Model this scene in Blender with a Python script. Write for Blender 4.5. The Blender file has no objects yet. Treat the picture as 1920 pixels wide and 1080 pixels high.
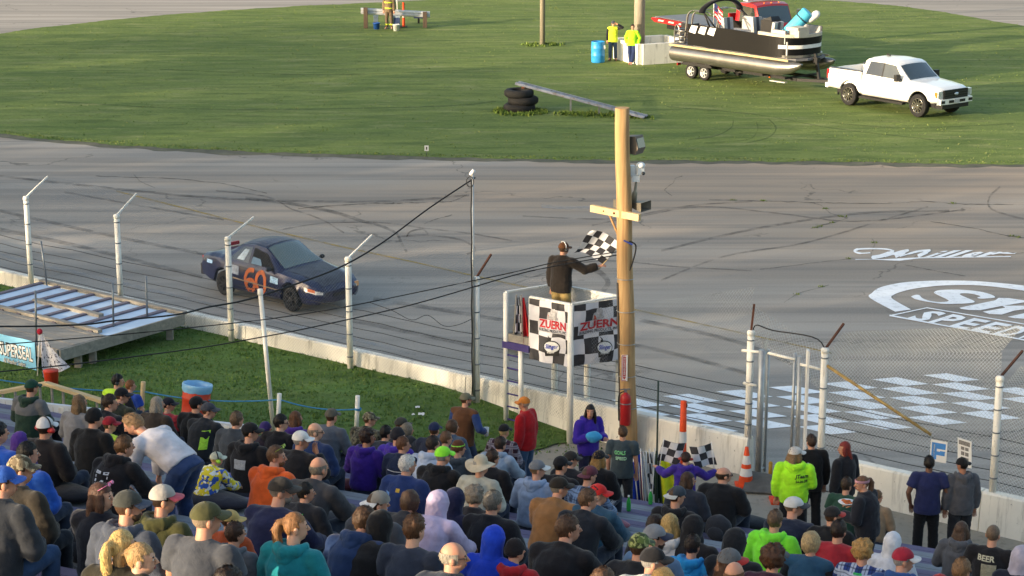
import bpy, bmesh, math, random
from mathutils import Vector, Matrix, noise
import numpy as np
rnd = random.Random(7)
S = bpy.context.scene
COL = S.collection
R = math.radians

# ------------------------------------------------------------------ camera
FPX, HORIZON, CAM_H = 3700.0, -420.0, 12.3          # focal length and horizon in photo pixels, eye height in metres
PITCH = math.atan((540 - HORIZON) / FPX)
cam = bpy.data.objects.new('camera', bpy.data.cameras.new('camera'))
COL.objects.link(cam)
cam.location = (0, 0, CAM_H)
cam.rotation_euler = (math.pi/2 - PITCH, 0, 0)
cam.data.sensor_width = 36
cam.data.lens = FPX / 1920 * 36
cam.data.clip_end = 3000
S.camera = cam

# ------------------------------------------------------------------ sky, sun, exposure
SUN_EL, SUN_DIR = R(9.5), Vector((-.87, -.5, 0)).normalized()   # low evening sun from the left, a little behind the camera
w = bpy.data.worlds.new('World'); S.world = w; w.use_nodes = True
nt = w.node_tree
sky = nt.nodes.new('ShaderNodeTexSky'); sky.sky_type = 'NISHITA'; sky.sun_disc = False
sky.sun_elevation = SUN_EL
sky.sun_rotation = math.atan2(SUN_DIR.x, SUN_DIR.y)
sky.air_density = 1.0; sky.dust_density = 3.0; sky.ozone_density = 0.8
bg = nt.nodes['Background']; bg.inputs['Strength'].default_value = 0.15
nt.links.new(sky.outputs[0], bg.inputs['Color'])
sun = bpy.data.objects.new('sun', bpy.data.lights.new('sun', 'SUN')); COL.objects.link(sun)
sun.data.energy = 3.2; sun.data.angle = R(0.6); sun.data.color = (1.0, .80, .56)
sv = Vector((SUN_DIR.x*math.cos(SUN_EL), SUN_DIR.y*math.cos(SUN_EL), math.sin(SUN_EL)))
sun.rotation_euler = sv.to_track_quat('Z', 'Y').to_euler(); sun.location = (-40, -20, 30)
S.view_settings.view_transform = 'Standard'; S.view_settings.look = 'None'
S.view_settings.gamma = 1; S.view_settings.use_curve_mapping = False
S.view_settings.exposure = 1.55

# ------------------------------------------------------------------ helpers
CT, ST = math.cos(PITCH), math.sin(PITCH)
def ray(px, py):
    a, b = (px-960)/FPX, (540-py)/FPX
    return Vector((a, CT + b*ST, -ST + b*CT))
def G(px, py, z=0.0):
    """point of the level plane z that the photograph shows at a pixel"""
    r = ray(px, py); return Vector((0, 0, CAM_H)) + r*((z-CAM_H)/r.z)
def ZAT(p, py):
    """height above the ground point p of the thing whose end shows at photo row py"""
    b = (540-py)/FPX; k = (-ST + b*CT)/(CT + b*ST); return CAM_H + p[1]*k
def UW(u, w, z=0.0): return Vector((.8*u + .6*w, -.6*u + .8*w, z))   # u runs along the track wall, w across it
def touw(p): return (.8*p[0]-.6*p[1], .6*p[0]+.8*p[1])
def lin(h):
    if not isinstance(h, str): return tuple(h)
    h = h.lstrip('#'); c = [int(h[i:i+2], 16)/255 for i in (0, 2, 4)]
    return tuple(x/12.92 if x <= .04045 else ((x+.055)/1.055)**2.4 for x in c)

def tag(o, label=None, cat=None, group=None, kind=None):
    for k, v in (('label', label), ('category', cat), ('group', group), ('kind', kind)):
        if v: o[k] = v
    return o
def empty(name, loc=(0, 0, 0), rz=0.0, label=None, cat=None, group=None):
    o = bpy.data.objects.new(name, None); COL.objects.link(o); o.empty_display_size = .2
    o.location = loc; o.rotation_euler = (0, 0, rz)
    return tag(o, label, cat, group)
def place(name, me, mats=None, parent=None, M=None):
    """link mesh data as an object; materials go on the object so that mesh data can be shared"""
    o = bpy.data.objects.new(name, me); COL.objects.link(o)
    if parent: o.parent = parent
    if M is not None: o.matrix_local = M
    if mats is not None:
        for i, m in enumerate(mats):
            if i >= len(me.materials): me.materials.append(m)
            sl = o.material_slots[i]; sl.link = 'OBJECT'; sl.material = m
    return o

class MB:
    """collects shapes into one mesh"""
    def __init__(s): s.v = []; s.f = []; s.m = []; s.sm = []
    def add(s, vs, fs, m=0, smooth=False):
        b = len(s.v); s.v += [tuple(x) for x in vs]
        for f in fs: s.f.append([b+i for i in f]); s.m.append(m); s.sm.append(smooth)
        return s
    def box(s, c, d, m=0, rz=0.0, M=None):
        x, y, z = [q/2 for q in d]
        vs = [Vector((i*x, j*y, k*z)) for i in (-1, 1) for j in (-1, 1) for k in (-1, 1)]
        if M is None: M = Matrix.Translation(c) @ Matrix.Rotation(rz, 4, 'Z')
        fs = [(0, 1, 3, 2), (4, 6, 7, 5), (0, 4, 5, 1), (2, 3, 7, 6), (0, 2, 6, 4), (1, 5, 7, 3)]
        return s.add([M @ v for v in vs], fs, m)
    def beam(s, a, b, w, h, m=0, up=(0, 0, 1)):
        """box bar from a to b, w wide and h deep"""
        a, b = Vector(a), Vector(b); t = (b-a); L = t.length; t.normalize()
        up = Vector(up)
        if abs(t.dot(up)) > .95: up = Vector((1, 0, 0))
        x = t.cross(up).normalized(); y = x.cross(t)
        M = Matrix((x, t, y)).transposed().to_4x4(); M.translation = (a+b)/2
        return s.box(None, (w, L, h), m, M=M)
    def tube(s, pts, r, n=8, m=0, side=(1, 0, 0), cap=True, smooth=True, round_=False):
        """tube along pts; r is a number, a list of radii, or a list of (a, b) half widths"""
        pts = [Vector(p) for p in pts]; k = len(pts)
        rr = r if isinstance(r, (list, tuple)) else [r]*k
        rr = [q if isinstance(q, (list, tuple)) else (q, q) for q in rr]
        if round_:
            t0 = (pts[1]-pts[0]).normalized(); t1 = (pts[-1]-pts[-2]).normalized()
            e0, e1 = min(rr[0]), min(rr[-1]); sc = lambda q, c: (q[0]*c, q[1]*c)
            pts = [pts[0]-t0*e0*.95, pts[0]-t0*e0*.6] + pts + [pts[-1]+t1*e1*.6, pts[-1]+t1*e1*.95]
            rr = [sc(rr[0], .3), sc(rr[0], .8)] + rr + [sc(rr[-1], .8), sc(rr[-1], .3)]; k += 4
        vs, fs = [], []; side = Vector(side)
        for i, p in enumerate(pts):
            t = (pts[min(i+1, k-1)] - pts[max(i-1, 0)]).normalized()
            sd = side if abs(t.dot(side)) < .93 else (Vector((0, 1, 0)) if abs(t.y) < .9 else Vector((0, 0, 1)))
            b = t.cross(sd).normalized(); a = b.cross(t)
            for j in range(n):
                q = 2*math.pi*j/n; vs.append(p + a*(rr[i][0]*math.cos(q)) + b*(rr[i][1]*math.sin(q)))
        for i in range(k-1):
            for j in range(n):
                fs.append((i*n+j, i*n+(j+1) % n, (i+1)*n+(j+1) % n, (i+1)*n+j))
        s.add(vs, fs, m, smooth)
        if cap:
            B = len(s.v)-len(vs)
            s.f.append([B+j for j in range(n)][::-1]); s.f.append([B+(k-1)*n+j for j in range(n)]); s.m += [m, m]; s.sm += [False, False]
        return s
    def ball(s, c, r, m=0, n=12, k=8, M=None):
        r = r if isinstance(r, (list, tuple)) else (r, r, r); c = Vector(c)
        vs, fs = [], []
        for i in range(1, k):
            a = math.pi*i/k
            for j in range(n):
                q = 2*math.pi*j/n
                v = Vector((r[0]*math.sin(a)*math.cos(q), r[1]*math.sin(a)*math.sin(q), r[2]*math.cos(a)))
                vs.append(c + (M @ v if M else v))
        top, bot = Vector((0, 0, r[2])), Vector((0, 0, -r[2]))
        vs += [c + (M @ top if M else top), c + (M @ bot if M else bot)]
        for i in range(k-2):
            for j in range(n): fs.append((i*n+j, (i+1)*n+j, (i+1)*n+(j+1) % n, i*n+(j+1) % n))
        for j in range(n):
            fs.append(((k-1)*n, j, (j+1) % n)); fs.append(((k-1)*n+1, (k-2)*n+(j+1) % n, (k-2)*n+j))
        return s.add(vs, fs, m, True)
    def lathe(s, prof, c=(0, 0, 0), axis='Z', n=24, m=0, smooth=True, M=None, mats=None):
        """turn (radius, height) pairs round an axis"""
        vs, fs, ms = [], [], []
        c = Vector(c)
        for r, h in prof:
            for j in range(n):
                q = 2*math.pi*j/n; a, b = r*math.cos(q), r*math.sin(q)
                v = Vector({'Z': (a, b, h), 'Y': (a, h, b), 'X': (h, a, b)}[axis])
                vs.append(c + (M @ v if M else v))
        for i in range(len(prof)-1):
            for j in range(n): fs.append((i*n+j, i*n+(j+1) % n, (i+1)*n+(j+1) % n, (i+1)*n+j))
        B = len(s.v); s.add(vs, fs, m, smooth)
        if mats:
            for i in range(len(prof)-1):
                for j in range(n): s.m[len(s.m)-len(fs)+i*n+j] = mats[i]
        return s
    def prism(s, poly, h0, h1, m=0, f=None):
        """extrude a polygon of (x, y) between two heights; f maps (x, y, h) to a point"""
        f = f or (lambda x, y, h: (x, y, h)); n = len(poly)
        vs = [f(x, y, h0) for x, y in poly] + [f(x, y, h1) for x, y in poly]
        fs = [tuple(range(n))[::-1], tuple(range(n, 2*n))] + [(i, (i+1) % n, n+(i+1) % n, n+i) for i in range(n)]
        return s.add(vs, fs, m)
    def sheet(s, poly, m=0): return s.add(poly, [tuple(range(len(poly)))], m)
    def grid(s, fn, nu, nv, m=0, smooth=True):
        vs = [fn(i/nu, j/nv) for i in range(nu+1) for j in range(nv+1)]
        fs = [(i*(nv+1)+j, (i+1)*(nv+1)+j, (i+1)*(nv+1)+j+1, i*(nv+1)+j+1) for i in range(nu) for j in range(nv)]
        return s.add(vs, fs, m, smooth)
    def mesh(s, name, org=None, fix=False):
        me = bpy.data.meshes.new(name)
        v = s.v if org is None else [(a-org[0], b-org[1], c-org[2]) for a, b, c in s.v]
        me.from_pydata(v, [], s.f)
        me.polygons.foreach_set('material_index', s.m); me.polygons.foreach_set('use_smooth', s.sm)
        if fix:
            bm = bmesh.new(); bm.from_mesh(me); bmesh.ops.recalc_face_normals(bm, faces=bm.faces); bm.to_mesh(me); bm.free()
        me.update(); return me
    def build(s, name, mats, parent=None, label=None, cat=None, group=None, kind=None, world=False, fix=True):
        """world=True: the shape is given in world coordinates (origin goes to the base of the thing, or to its parent)"""
        mats = mats if isinstance(mats, (list, tuple)) else [mats]
        org = None
        if world:
            if parent: org = parent.location
            else:
                a = np.array(s.v); org = ((a[:, 0].min()+a[:, 0].max())/2, (a[:, 1].min()+a[:, 1].max())/2, a[:, 2].min())
        me = s.mesh(name, org, fix)
        for m in mats: me.materials.append(m)
        o = bpy.data.objects.new(name, me); COL.objects.link(o)
        if parent: o.parent = parent
        elif world: o.location = org
        return tag(o, label, cat, group, kind)

def copy_tree(o, parent=None, M=None):
    c = o.copy(); COL.objects.link(c); c.parent = parent
    if parent: c.matrix_parent_inverse = o.matrix_parent_inverse
    for ch in [x for x in CH.get(o.name, [])] if False else list(o.children): copy_tree(ch, c)
    return c
CH = {}

# ------------------------------------------------------------------ materials
_mats = {}
def nodes(name):
    m = bpy.data.materials.new(name); m.use_nodes = True
    return m, m.node_tree, m.node_tree.nodes['Principled BSDF']
def N(t, typ, **kw):
    n = t.nodes.new(typ)
    for k, v in kw.items():
        if k.startswith('i_'):
            key = k[2:]; key = int(key) if key.isdigit() else key.replace('_', ' ')
            n.inputs[key].default_value = v
        else: setattr(n, k, v)
    return n
def ramp(t, fac, stops):
    r = t.nodes.new('ShaderNodeValToRGB'); e = r.color_ramp.elements
    while len(e) < len(stops): e.new(.5)
    for x, (p, c) in zip(e, stops): x.position = p; x.color = (*lin(c), 1) if not isinstance(c, float) else (c, c, c, 1)
    t.links.new(fac, r.inputs[0]); return r.outputs[0]
def mix(t, fac, a, b, blend='MIX'):
    n = t.nodes.new('ShaderNodeMix'); n.data_type = 'RGBA'; n.blend_type = blend
    for sock, val in ((n.inputs[0], fac), (n.inputs[6], a), (n.inputs[7], b)):
        if isinstance(val, bpy.types.NodeSocket): t.links.new(val, sock)
        elif isinstance(val, (int, float)): sock.default_value = val
        else: sock.default_value = (*lin(val), 1)
    return n.outputs[2]
def math_(t, op, a, b=None):
    n = t.nodes.new('ShaderNodeMath'); n.operation = op
    for s_, v in zip(n.inputs, (a, b)):
        if v is None: continue
        if isinstance(v, bpy.types.NodeSocket): t.links.new(v, s_)
        else: s_.default_value = v
    return n.outputs[0]
def coords(t, kind='Object', scale=(1, 1, 1), rot=(0, 0, 0), loc=(0, 0, 0)):
    c = t.nodes.new('ShaderNodeTexCoord'); mp = t.nodes.new('ShaderNodeMapping')
    mp.inputs['Scale'].default_value = scale; mp.inputs['Rotation'].default_value = rot; mp.inputs['Location'].default_value = loc
    t.links.new(c.outputs[kind], mp.inputs[0]); return mp.outputs[0]
def world_coords(t, scale=(1, 1, 1), rot=(0, 0, 0)):
    g = t.nodes.new('ShaderNodeNewGeometry'); mp = t.nodes.new('ShaderNodeMapping')
    mp.inputs['Scale'].default_value = scale; mp.inputs['Rotation'].default_value = rot
    t.links.new(g.outputs['Position'], mp.inputs[0]); return mp.outputs[0]
def nz(t, vec, scale, detail=4, rough=.55, dist=0.0):
    n = N(t, 'ShaderNodeTexNoise', i_Scale=scale, i_Detail=detail, i_Roughness=rough, i_Distortion=dist)
    t.links.new(vec, n.inputs['Vector']); return n.outputs['Fac']
def bump(t, b, h, strength=.3, dist=.02):
    n = N(t, 'ShaderNodeBump', i_Strength=strength, i_Distance=dist); t.links.new(h, n.inputs['Height']); t.links.new(n.outputs[0], b.inputs['Normal']); return n
def mat(c, rough=.75, metal=0.0, var=.15, scale=6.0, bmp=0.0, bscale=30.0, dirt=None, coat=0.0, spec=.4):
    """painted, metal, plastic or wooden surface with a little unevenness"""
    key = (c, rough, metal, var, scale, bmp, bscale, dirt, coat)
    if key in _mats: return _mats[key]
    m, t, b = nodes('surface'); col = lin(c)
    v = coords(t)
    n1 = nz(t, v, scale)
    lo = tuple(x*(1-var) for x in col); hi = tuple(min(1, x*(1+var*.6)) for x in col)
    out = mix(t, ramp(t, n1, [(.3, 0.0), (.7, 1.0)]), lo, hi)
    if dirt:
        out = mix(t, ramp(t, nz(t, v, scale*1.7, 6, .65), [(.5, 0.0), (.72, 1.0)]), out, dirt)
    t.links.new(out, b.inputs['Base Color'])
    b.inputs['Roughness'].default_value = rough; b.inputs['Metallic'].default_value = metal
    b.inputs['Coat Weight'].default_value = coat; b.inputs['Specular IOR Level'].default_value = spec
    if bmp: bump(t, b, nz(t, v, bscale, 5), bmp, .01)
    _mats[key] = m; return m
def cloth(c, pat=None, c2=None, c3=None):
    key = ('cloth', c, pat, c2, c3)
    if key in _mats: return _mats[key]
    m, t, b = nodes('fabric'); col = lin(c); v = coords(t)
    base = mix(t, ramp(t, nz(t, v, 7, 3), [(.35, 0.0), (.68, 1.0)]), tuple(x*.8 for x in col), tuple(min(1, x*1.12) for x in col))
    if pat == 'plaid':
        for rot, sc in (((0, 0, 0), 15), ((0, R(90), 0), 15)):
            wv = N(t, 'ShaderNodeTexWave', i_Scale=sc/6.28*1.0); wv.wave_type = 'BANDS'; wv.bands_direction = 'X'
            t.links.new(coords(t, rot=rot, scale=(1, 1, 1)), wv.inputs['Vector'])
            base = mix(t, ramp(t, wv.outputs['Fac'], [(.55, 0.0), (.62, .8)]), base, c2)
            wv2 = N(t, 'ShaderNodeTexWave', i_Scale=sc/6.28*2.0); wv2.wave_type = 'BANDS'; wv2.bands_direction = 'X'
            t.links.new(coords(t, rot=rot, loc=(.03, .03, .03)), wv2.inputs['Vector'])
            base = mix(t, ramp(t, wv2.outputs['Fac'], [(.9, 0.0), (.95, .6)]), base, c3 or c)
    elif pat == 'camo':
        base = mix(t, ramp(t, nz(t, v, 16, 2), [(.46, 0.0), (.5, 1.0)]), base, c2)
        base = mix(t, ramp(t, nz(t, coords(t, loc=(3, 5, 1)), 19, 2), [(.54, 0.0), (.57, 1.0)]), base, c3)
    elif pat == 'split':      # upper body in a second colour
        sp = N(t, 'ShaderNodeSeparateXYZ'); t.links.new(v, sp.inputs[0])
        base = mix(t, ramp(t, sp.outputs['Z'], [(.85, 0.0), (.86, 1.0)]), base, c2)
    elif pat == 'patch':
        base = mix(t, ramp(t, nz(t, v, 11, 1), [(.45, 0.0), (.47, 1.0)]), base, c2)
        base = mix(t, ramp(t, nz(t, coords(t, loc=(7, 2, 1)), 13, 1), [(.58, 0.0), (.6, 1.0)]), base, c3)
    t.links.new(base, b.inputs['Base Color']); b.inputs['Roughness'].default_value = .92; b.inputs['Specular IOR Level'].default_value = .15
    b.inputs['Sheen Weight'].default_value = .15
    h = math_(t, 'ADD', nz(t, v, 14, 4, .5, .6), math_(t, 'MULTIPLY', nz(t, v, 160, 2), .12))
    bump(t, b, h, .35, .03)
    _mats[key] = m; return m
def hairmat(c):
    key = ('hair', c)
    if key in _mats: return _mats[key]
    m, t, b = nodes('hair'); col = lin(c); v = coords(t, scale=(1, 1, .25))
    f = nz(t, v, 110, 3, .6)
    t.links.new(mix(t, ramp(t, f, [(.3, 0.0), (.7, 1.0)]), tuple(x*.5 for x in col), tuple(min(1, x*1.35) for x in col)), b.inputs['Base Color'])
    b.inputs['Roughness'].default_value = .5; b.inputs['Specular IOR Level'].default_value = .3
    bump(t, b, f, .6, .01); _mats[key] = m; return m
def skinmat(c):
    key = ('skin', c)
    if key in _mats: return _mats[key]
    m, t, b = nodes('skin'); col = lin(c); v = coords(t)
    t.links.new(mix(t, nz(t, v, 22, 3), tuple(x*.85 for x in col), (col[0]*1.06, col[1]*.97, col[2]*.95)), b.inputs['Base Color'])
    b.inputs['Roughness'].default_value = .55; b.inputs['Subsurface Weight'].default_value = .08; b.inputs['Subsurface Radius'].default_value = (.01, .005, .003)
    bump(t, b, nz(t, v, 60), .15, .004); _mats[key] = m; return m
def glassmat(c='#1b2326', alpha=1.0, rough=.06):
    key = ('glass', c, alpha, rough)
    if key in _mats: return _mats[key]
    m, t, b = nodes('glass'); b.inputs['Base Color'].default_value = (*lin(c), 1); b.inputs['Roughness'].default_value = rough
    b.inputs['Specular IOR Level'].default_value = .8; b.inputs['Coat Weight'].default_value = .6; b.inputs['Coat Roughness'].default_value = .03
    if alpha < 1: b.inputs['Alpha'].default_value = alpha
    _mats[key] = m; return m
def asphalt_mat():
    m, t, b = nodes('old_asphalt'); P = world_coords(t)
    big = nz(t, world_coords(t, (.05, .09, 1), (0, 0, R(37))), 1.0, 5, .6)
    base = mix(t, ramp(t, big, [(.35, 0.0), (.65, 1.0)]), '#9d968b', '#b3aa9e')
    # tan tint growing toward the inside of the turn, dark rubbered lane lines along the wall direction
    tan = nz(t, world_coords(t, (.03, .1, 1)), 1.3, 4, .6, .5)
    sp = N(t, 'ShaderNodeSeparateXYZ'); t.links.new(P, sp.inputs[0])
    far = math_(t, 'MULTIPLY', ramp(t, math_(t, 'DIVIDE', math_(t, 'SUBTRACT', math_(t, 'ADD', sp.outputs['Y'], math_(t, 'MULTIPLY', sp.outputs['X'], .45)), 46), 13), [(0, 0.0), (1, 1.0)]), ramp(t, tan, [(.38, 0.0), (.6, 1.0)]))
    near = ramp(t, math_(t, 'DIVIDE', math_(t, 'SUBTRACT', sp.outputs['Y'], 68), 14), [(0, 1.0), (1, 0.0)])
    base = mix(t, math_(t, 'MULTIPLY', math_(t, 'MULTIPLY', far, near), .9), base, '#b09a80')
    lanes = nz(t, world_coords(t, (.045, 1.5, 1), (0, 0, R(37))), 1.0, 5, .62, .15)
    base = mix(t, math_(t, 'MULTIPLY', ramp(t, lanes, [(.45, 0.0), (.62, 1.0)]), .5), base, '#66625c')
    lane2 = nz(t, world_coords(t, (.02, .42, 1), (0, 0, R(37))), 1.0, 3, .5)
    base = mix(t, math_(t, 'MULTIPLY', ramp(t, lane2, [(.44, 0.0), (.62, 1.0)]), .42), base, '#716c65')
    gritn = nz(t, P, 26, 4, .7)
    base = mix(t, .2, base, ramp(t, gritn, [(.3, .03), (.7, .5)]))
    vo = N(t, 'ShaderNodeTexVoronoi', feature='DISTANCE_TO_EDGE', i_Scale=.16)
    wob = N(t, 'ShaderNodeTexNoise', i_Scale=.9, i_Detail=4.0); t.links.new(P, wob.inputs['Vector'])
    va = t.nodes.new('ShaderNodeVectorMath'); va.operation = 'MULTIPLY_ADD'; t.links.new(wob.outputs['Color'], va.inputs[0]); va.inputs[1].default_value = (2.2, 2.2, 0); t.links.new(P, va.inputs[2])
    t.links.new(va.outputs[0], vo.inputs['Vector'])
    cr = math_(t, 'MULTIPLY', ramp(t, vo.outputs['Distance'], [(.0, 1.0), (.007, 0.0)]), ramp(t, nz(t, P, .35, 2), [(.5, 0.0), (.58, 1.0)]))
    base = mix(t, math_(t, 'MULTIPLY', cr, .6), base, '#3a3a36')
    t.links.new(base, b.inputs['Base Color']); b.inputs['Roughness'].default_value = .88; b.inputs['Specular IOR Level'].default_value = .25
    bump(t, b, gritn, .35, .01); return m
def grass_mat(a='#667a3f', c='#83914f', d='#9c9d6e', s=1.0):
    m, t, b = nodes('mown_grass'); P = world_coords(t)
    big = nz(t, world_coords(t, (.1, .28, 1)), 1.2*s, 5, .62, .4)
    base = mix(t, ramp(t, big, [(.32, 0.0), (.66, 1.0)]), a, c)
    dry = nz(t, world_coords(t, (.35, 1.3, 1)), 1.0*s, 6, .7)
    base = mix(t, math_(t, 'MULTIPLY', ramp(t, dry, [(.52, 0.0), (.68, 1.0)]), .8), base, d)
    clump = nz(t, world_coords(t, (.22, .7, 1)), 2.2*s, 5, .7)
    base = mix(t, math_(t, 'MULTIPLY', ramp(t, clump, [(.36, 1.0), (.5, 0.0)]), .65), base, '#4a5c2e')
    strip = nz(t, world_coords(t, (.05, 1.1, 1), (0, 0, R(4))), 1.0, 3, .5)
    base = mix(t, math_(t, 'MULTIPLY', ramp(t, strip, [(.44, 0.0), (.56, 1.0)]), .38), base, '#55683a')
    fine = nz(t, world_coords(t, (1, 1.6, 1)), 7, 5, .75)
    base = mix(t, ramp(t, fine, [(.36, .5), (.62, 0.0)]), base, '#465a2a')
    t.links.new(base, b.inputs['Base Color']); b.inputs['Roughness'].default_value = .9; b.inputs['Specular IOR Level'].default_value = .15
    bump(t, b, fine, .5, .1); return m
def concrete_mat(a='#e4e0d4', stain='#8d877a', s=1.0):
    key = ('conc', a, stain, s)
    if key in _mats: return _mats[key]
    m, t, b = nodes('painted_concrete'); P = world_coords(t)
    base = mix(t, ramp(t, nz(t, P, 1.4*s, 5, .6), [(.35, 0.0), (.65, 1.0)]), a, tuple(min(1, x*1.12) for x in lin(a)))
    drip = nz(t, world_coords(t, (2.2, 2.2, .25)), 2.0*s, 5, .7)
    base = mix(t, math_(t, 'MULTIPLY', ramp(t, drip, [(.52, 0.0), (.7, 1.0)]), .7), base, stain)
    chips = nz(t, P, 9*s, 4, .7)
    base = mix(t, ramp(t, chips, [(.66, 0.0), (.69, .9)]), base, '#6f6a60')
    t.links.new(base, b.inputs['Base Color']); b.inputs['Roughness'].default_value = .85
    bump(t, b, nz(t, P, 30, 5), .35, .01); _mats[key] = m; return m
def wood_mat(a, c, s=1.0, vert=True):
    key = ('wood', a, c, s, vert)
    if key in _mats: return _mats[key]
    m, t, b = nodes('weathered_wood')
    v = world_coords(t, (14*s, 14*s, .7*s)) if vert else coords(t, scale=(2*s, 12*s, 12*s))
    f = nz(t, v, 1.0, 5, .65, .3)
    base = mix(t, ramp(t, f, [(.3, 0.0), (.7, 1.0)]), a, c)
    base = mix(t, ramp(t, nz(t, world_coords(t, (1.2, 1.2, .5)), 1.5, 4), [(.55, 0.0), (.75, .5)]), base, tuple(x*.55 for x in lin(a)))
    t.links.new(base, b.inputs['Base Color']); b.inputs['Roughness'].default_value = .85; bump(t, b, f, .4, .01)
    _mats[key] = m; return m
def checker_mat(c1, c2, nx, ny, axes=('Generated',), wob=.0, shear=None):
    m, t, b = nodes('checker_print')
    uv = N(t, 'ShaderNodeUVMap') if axes[0] == 'UV' else None
    src = uv.outputs[0] if uv else coords(t, axes[0])
    mp = t.nodes.new('ShaderNodeMapping'); mp.inputs['Scale'].default_value = (nx, ny, 1); t.links.new(src, mp.inputs[0])
    vec = mp.outputs[0]
    if wob:
        n = N(t, 'ShaderNodeTexNoise', i_Scale=.55, i_Detail=1.0); t.links.new(vec, n.inputs['Vector'])
        va = t.nodes.new('ShaderNodeVectorMath'); va.operation = 'MULTIPLY_ADD'; t.links.new(n.outputs['Color'], va.inputs[0]); va.inputs[1].default_value = (wob, wob, 0); t.links.new(vec, va.inputs[2]); vec = va.outputs[0]
    ch = N(t, 'ShaderNodeTexChecker', i_Scale=1.0); ch.inputs[1].default_value = (*lin(c1), 1); ch.inputs[2].default_value = (*lin(c2), 1)
    t.links.new(vec, ch.inputs[0])
    t.links.new(mix(t, math_(t, 'MULTIPLY', nz(t, vec, 1.3, 3), .35), ch.outputs[0], '#77757c'), b.inputs['Base Color'])
    b.inputs['Roughness'].default_value = .45; b.inputs['Specular IOR Level'].default_value = .3
    return m

# ------------------------------------------------------------------ lettering
def text_verts(body, shear=0.0, bold=0.0, res=2):
    """outline letters of the built-in font as (verts, faces), baseline at y = 0, about 0.72 high"""
    cu = bpy.data.curves.new('t', 'FONT'); cu.body = body; cu.shear = shear; cu.offset = bold; cu.resolution_u = res; cu.fill_mode = 'FRONT'
    o = bpy.data.objects.new('t', cu); TMP.collection.objects.link(o); TMP.view_layers[0].update()
    me = bpy.data.meshes.new_from_object(o.evaluated_get(TMP.view_layers[0].depsgraph))
    vs = [v.co.copy() for v in me.vertices]; fs = [tuple(p.vertices) for p in me.polygons]
    bpy.data.objects.remove(o); bpy.data.curves.remove(cu); bpy.data.meshes.remove(me)
    return vs, fs
TMP = bpy.data.scenes.new('workbench')     # scratch scene for remeshing, removed at the end
def text_mb(mb, body, fn, w, h, shear=0.0, bold=0.0, m=0, x0=0.0, y0=0.0):
    """lay text of width w and capital height h with its lower left at (x0, y0); fn maps (x, y) to space"""
    vs, fs = text_verts(body, shear, bold)
    if not vs: return mb
    a = min(v.x for v in vs); c = max(v.x for v in vs); hb = .72
    return mb.add([fn(x0+(v.x-a)/(c-a)*w, y0+v.y/hb*h) for v in vs], fs, m)
def stroke_mb(mb, pts, wd, fn, m=0, closed=False):
    """flat brush stroke of width wd (number or list) along 2D pts"""
    P = [Vector((p[0], p[1])) for p in pts]; k = len(P); vs = []
    for i in range(k):
        t = (P[(i+1) % k if closed else min(i+1, k-1)] - P[(i-1) % k if closed else max(i-1, 0)]).normalized()
        n = Vector((-t.y, t.x)); ww = (wd[i] if isinstance(wd, (list, tuple)) else wd)/2
        vs += [fn(*(P[i]+n*ww)), fn(*(P[i]-n*ww))]
    fs = [(2*i, 2*i+1, 2*((i+1) % k)+1, 2*((i+1) % k)) for i in range(k if closed else k-1)]
    return mb.add(vs, fs, m)
def spline(pts, n=8):
    P = [Vector(p) for p in pts]; out = []
    for i in range(len(P)-1):
        a, b, c, d = P[max(i-1, 0)], P[i], P[i+1], P[min(i+2, len(P)-1)]
        for j in range(n):
            t = j/n; out.append(.5*((2*b) + (c-a)*t + (2*a-5*b+4*c-d)*t*t + (3*b-a-3*c+d)*t**3))
    out.append(P[-1]); return out
def sag(a, b, drop, n=14):
    a, b = Vector(a), Vector(b)
    return [a.lerp(b, i/n) - Vector((0, 0, drop*4*(i/n)*(1-i/n))) for i in range(n+1)]
# ================================================================== THE SETTING
ASPH = asphalt_mat(); GRASS = grass_mat(); VERGE = grass_mat('#57733a', '#668445', '#76864f', 1.6)
WHITEWALL = concrete_mat(); DIRT = concrete_mat('#8f8a7e', '#6b675c', 1.3)
def vz(u, w=29.0):                                    # the verge outside the wall drops to the walkway on the right
    t = min(1, max(0, (u+24.5)/4.5)); t = t*t*(3-2*t); return .36*(1-t) + .012
mb = MB(); mb.sheet([(-900, -900, -.03), (900, -900, -.03), (900, 900, -.03), (-900, 900, -.03)])
tag(mb.build('ground', grass_mat('#44592a', '#5d6c36', '#70754c', .6), world=True), kind='structure')
mb = MB(); mb.sheet([UW(-150, 29.75), UW(110, 29.75), UW(110, 190), UW(-150, 190)])
track = tag(mb.build('race_track', ASPH, world=True), kind='structure')
def pxs(*l): return [G(*p) for p in l]
edge = pxs((1920, 308), (1500, 303), (1100, 300), (800, 294), (400, 282), (150, 266), (0, 250))
far = pxs((0, 64), (150, 44), (300, 29), (500, 15), (700, 5), (1000, -8), (1300, -10), (1585, 3), (1750, 20), (1920, 48))
poly = spline([Vector((25, 64.2, 0))] + edge + [Vector((-25, 75, 0)), Vector((-28.5, 85, 0))] + far + [Vector((33, 92, 0)), Vector((37, 79, 0)), Vector((33, 68, 0)), Vector((25, 64.2, 0))], 6)[:-1]
fine_ = []
for a, b in zip(poly, poly[1:]+poly[:1]): fine_ += [a.lerp(b, k/8) for k in range(8)]
jit = [p + Vector((.1*noise.noise(p*2.1), .28*noise.noise(p*.9)+.16*noise.noise(p*3.7), .008)) for p in fine_]
mb = MB(); mb.sheet(jit); infield = tag(mb.build('infield_grass', GRASS, world=True), kind='structure')
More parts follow.
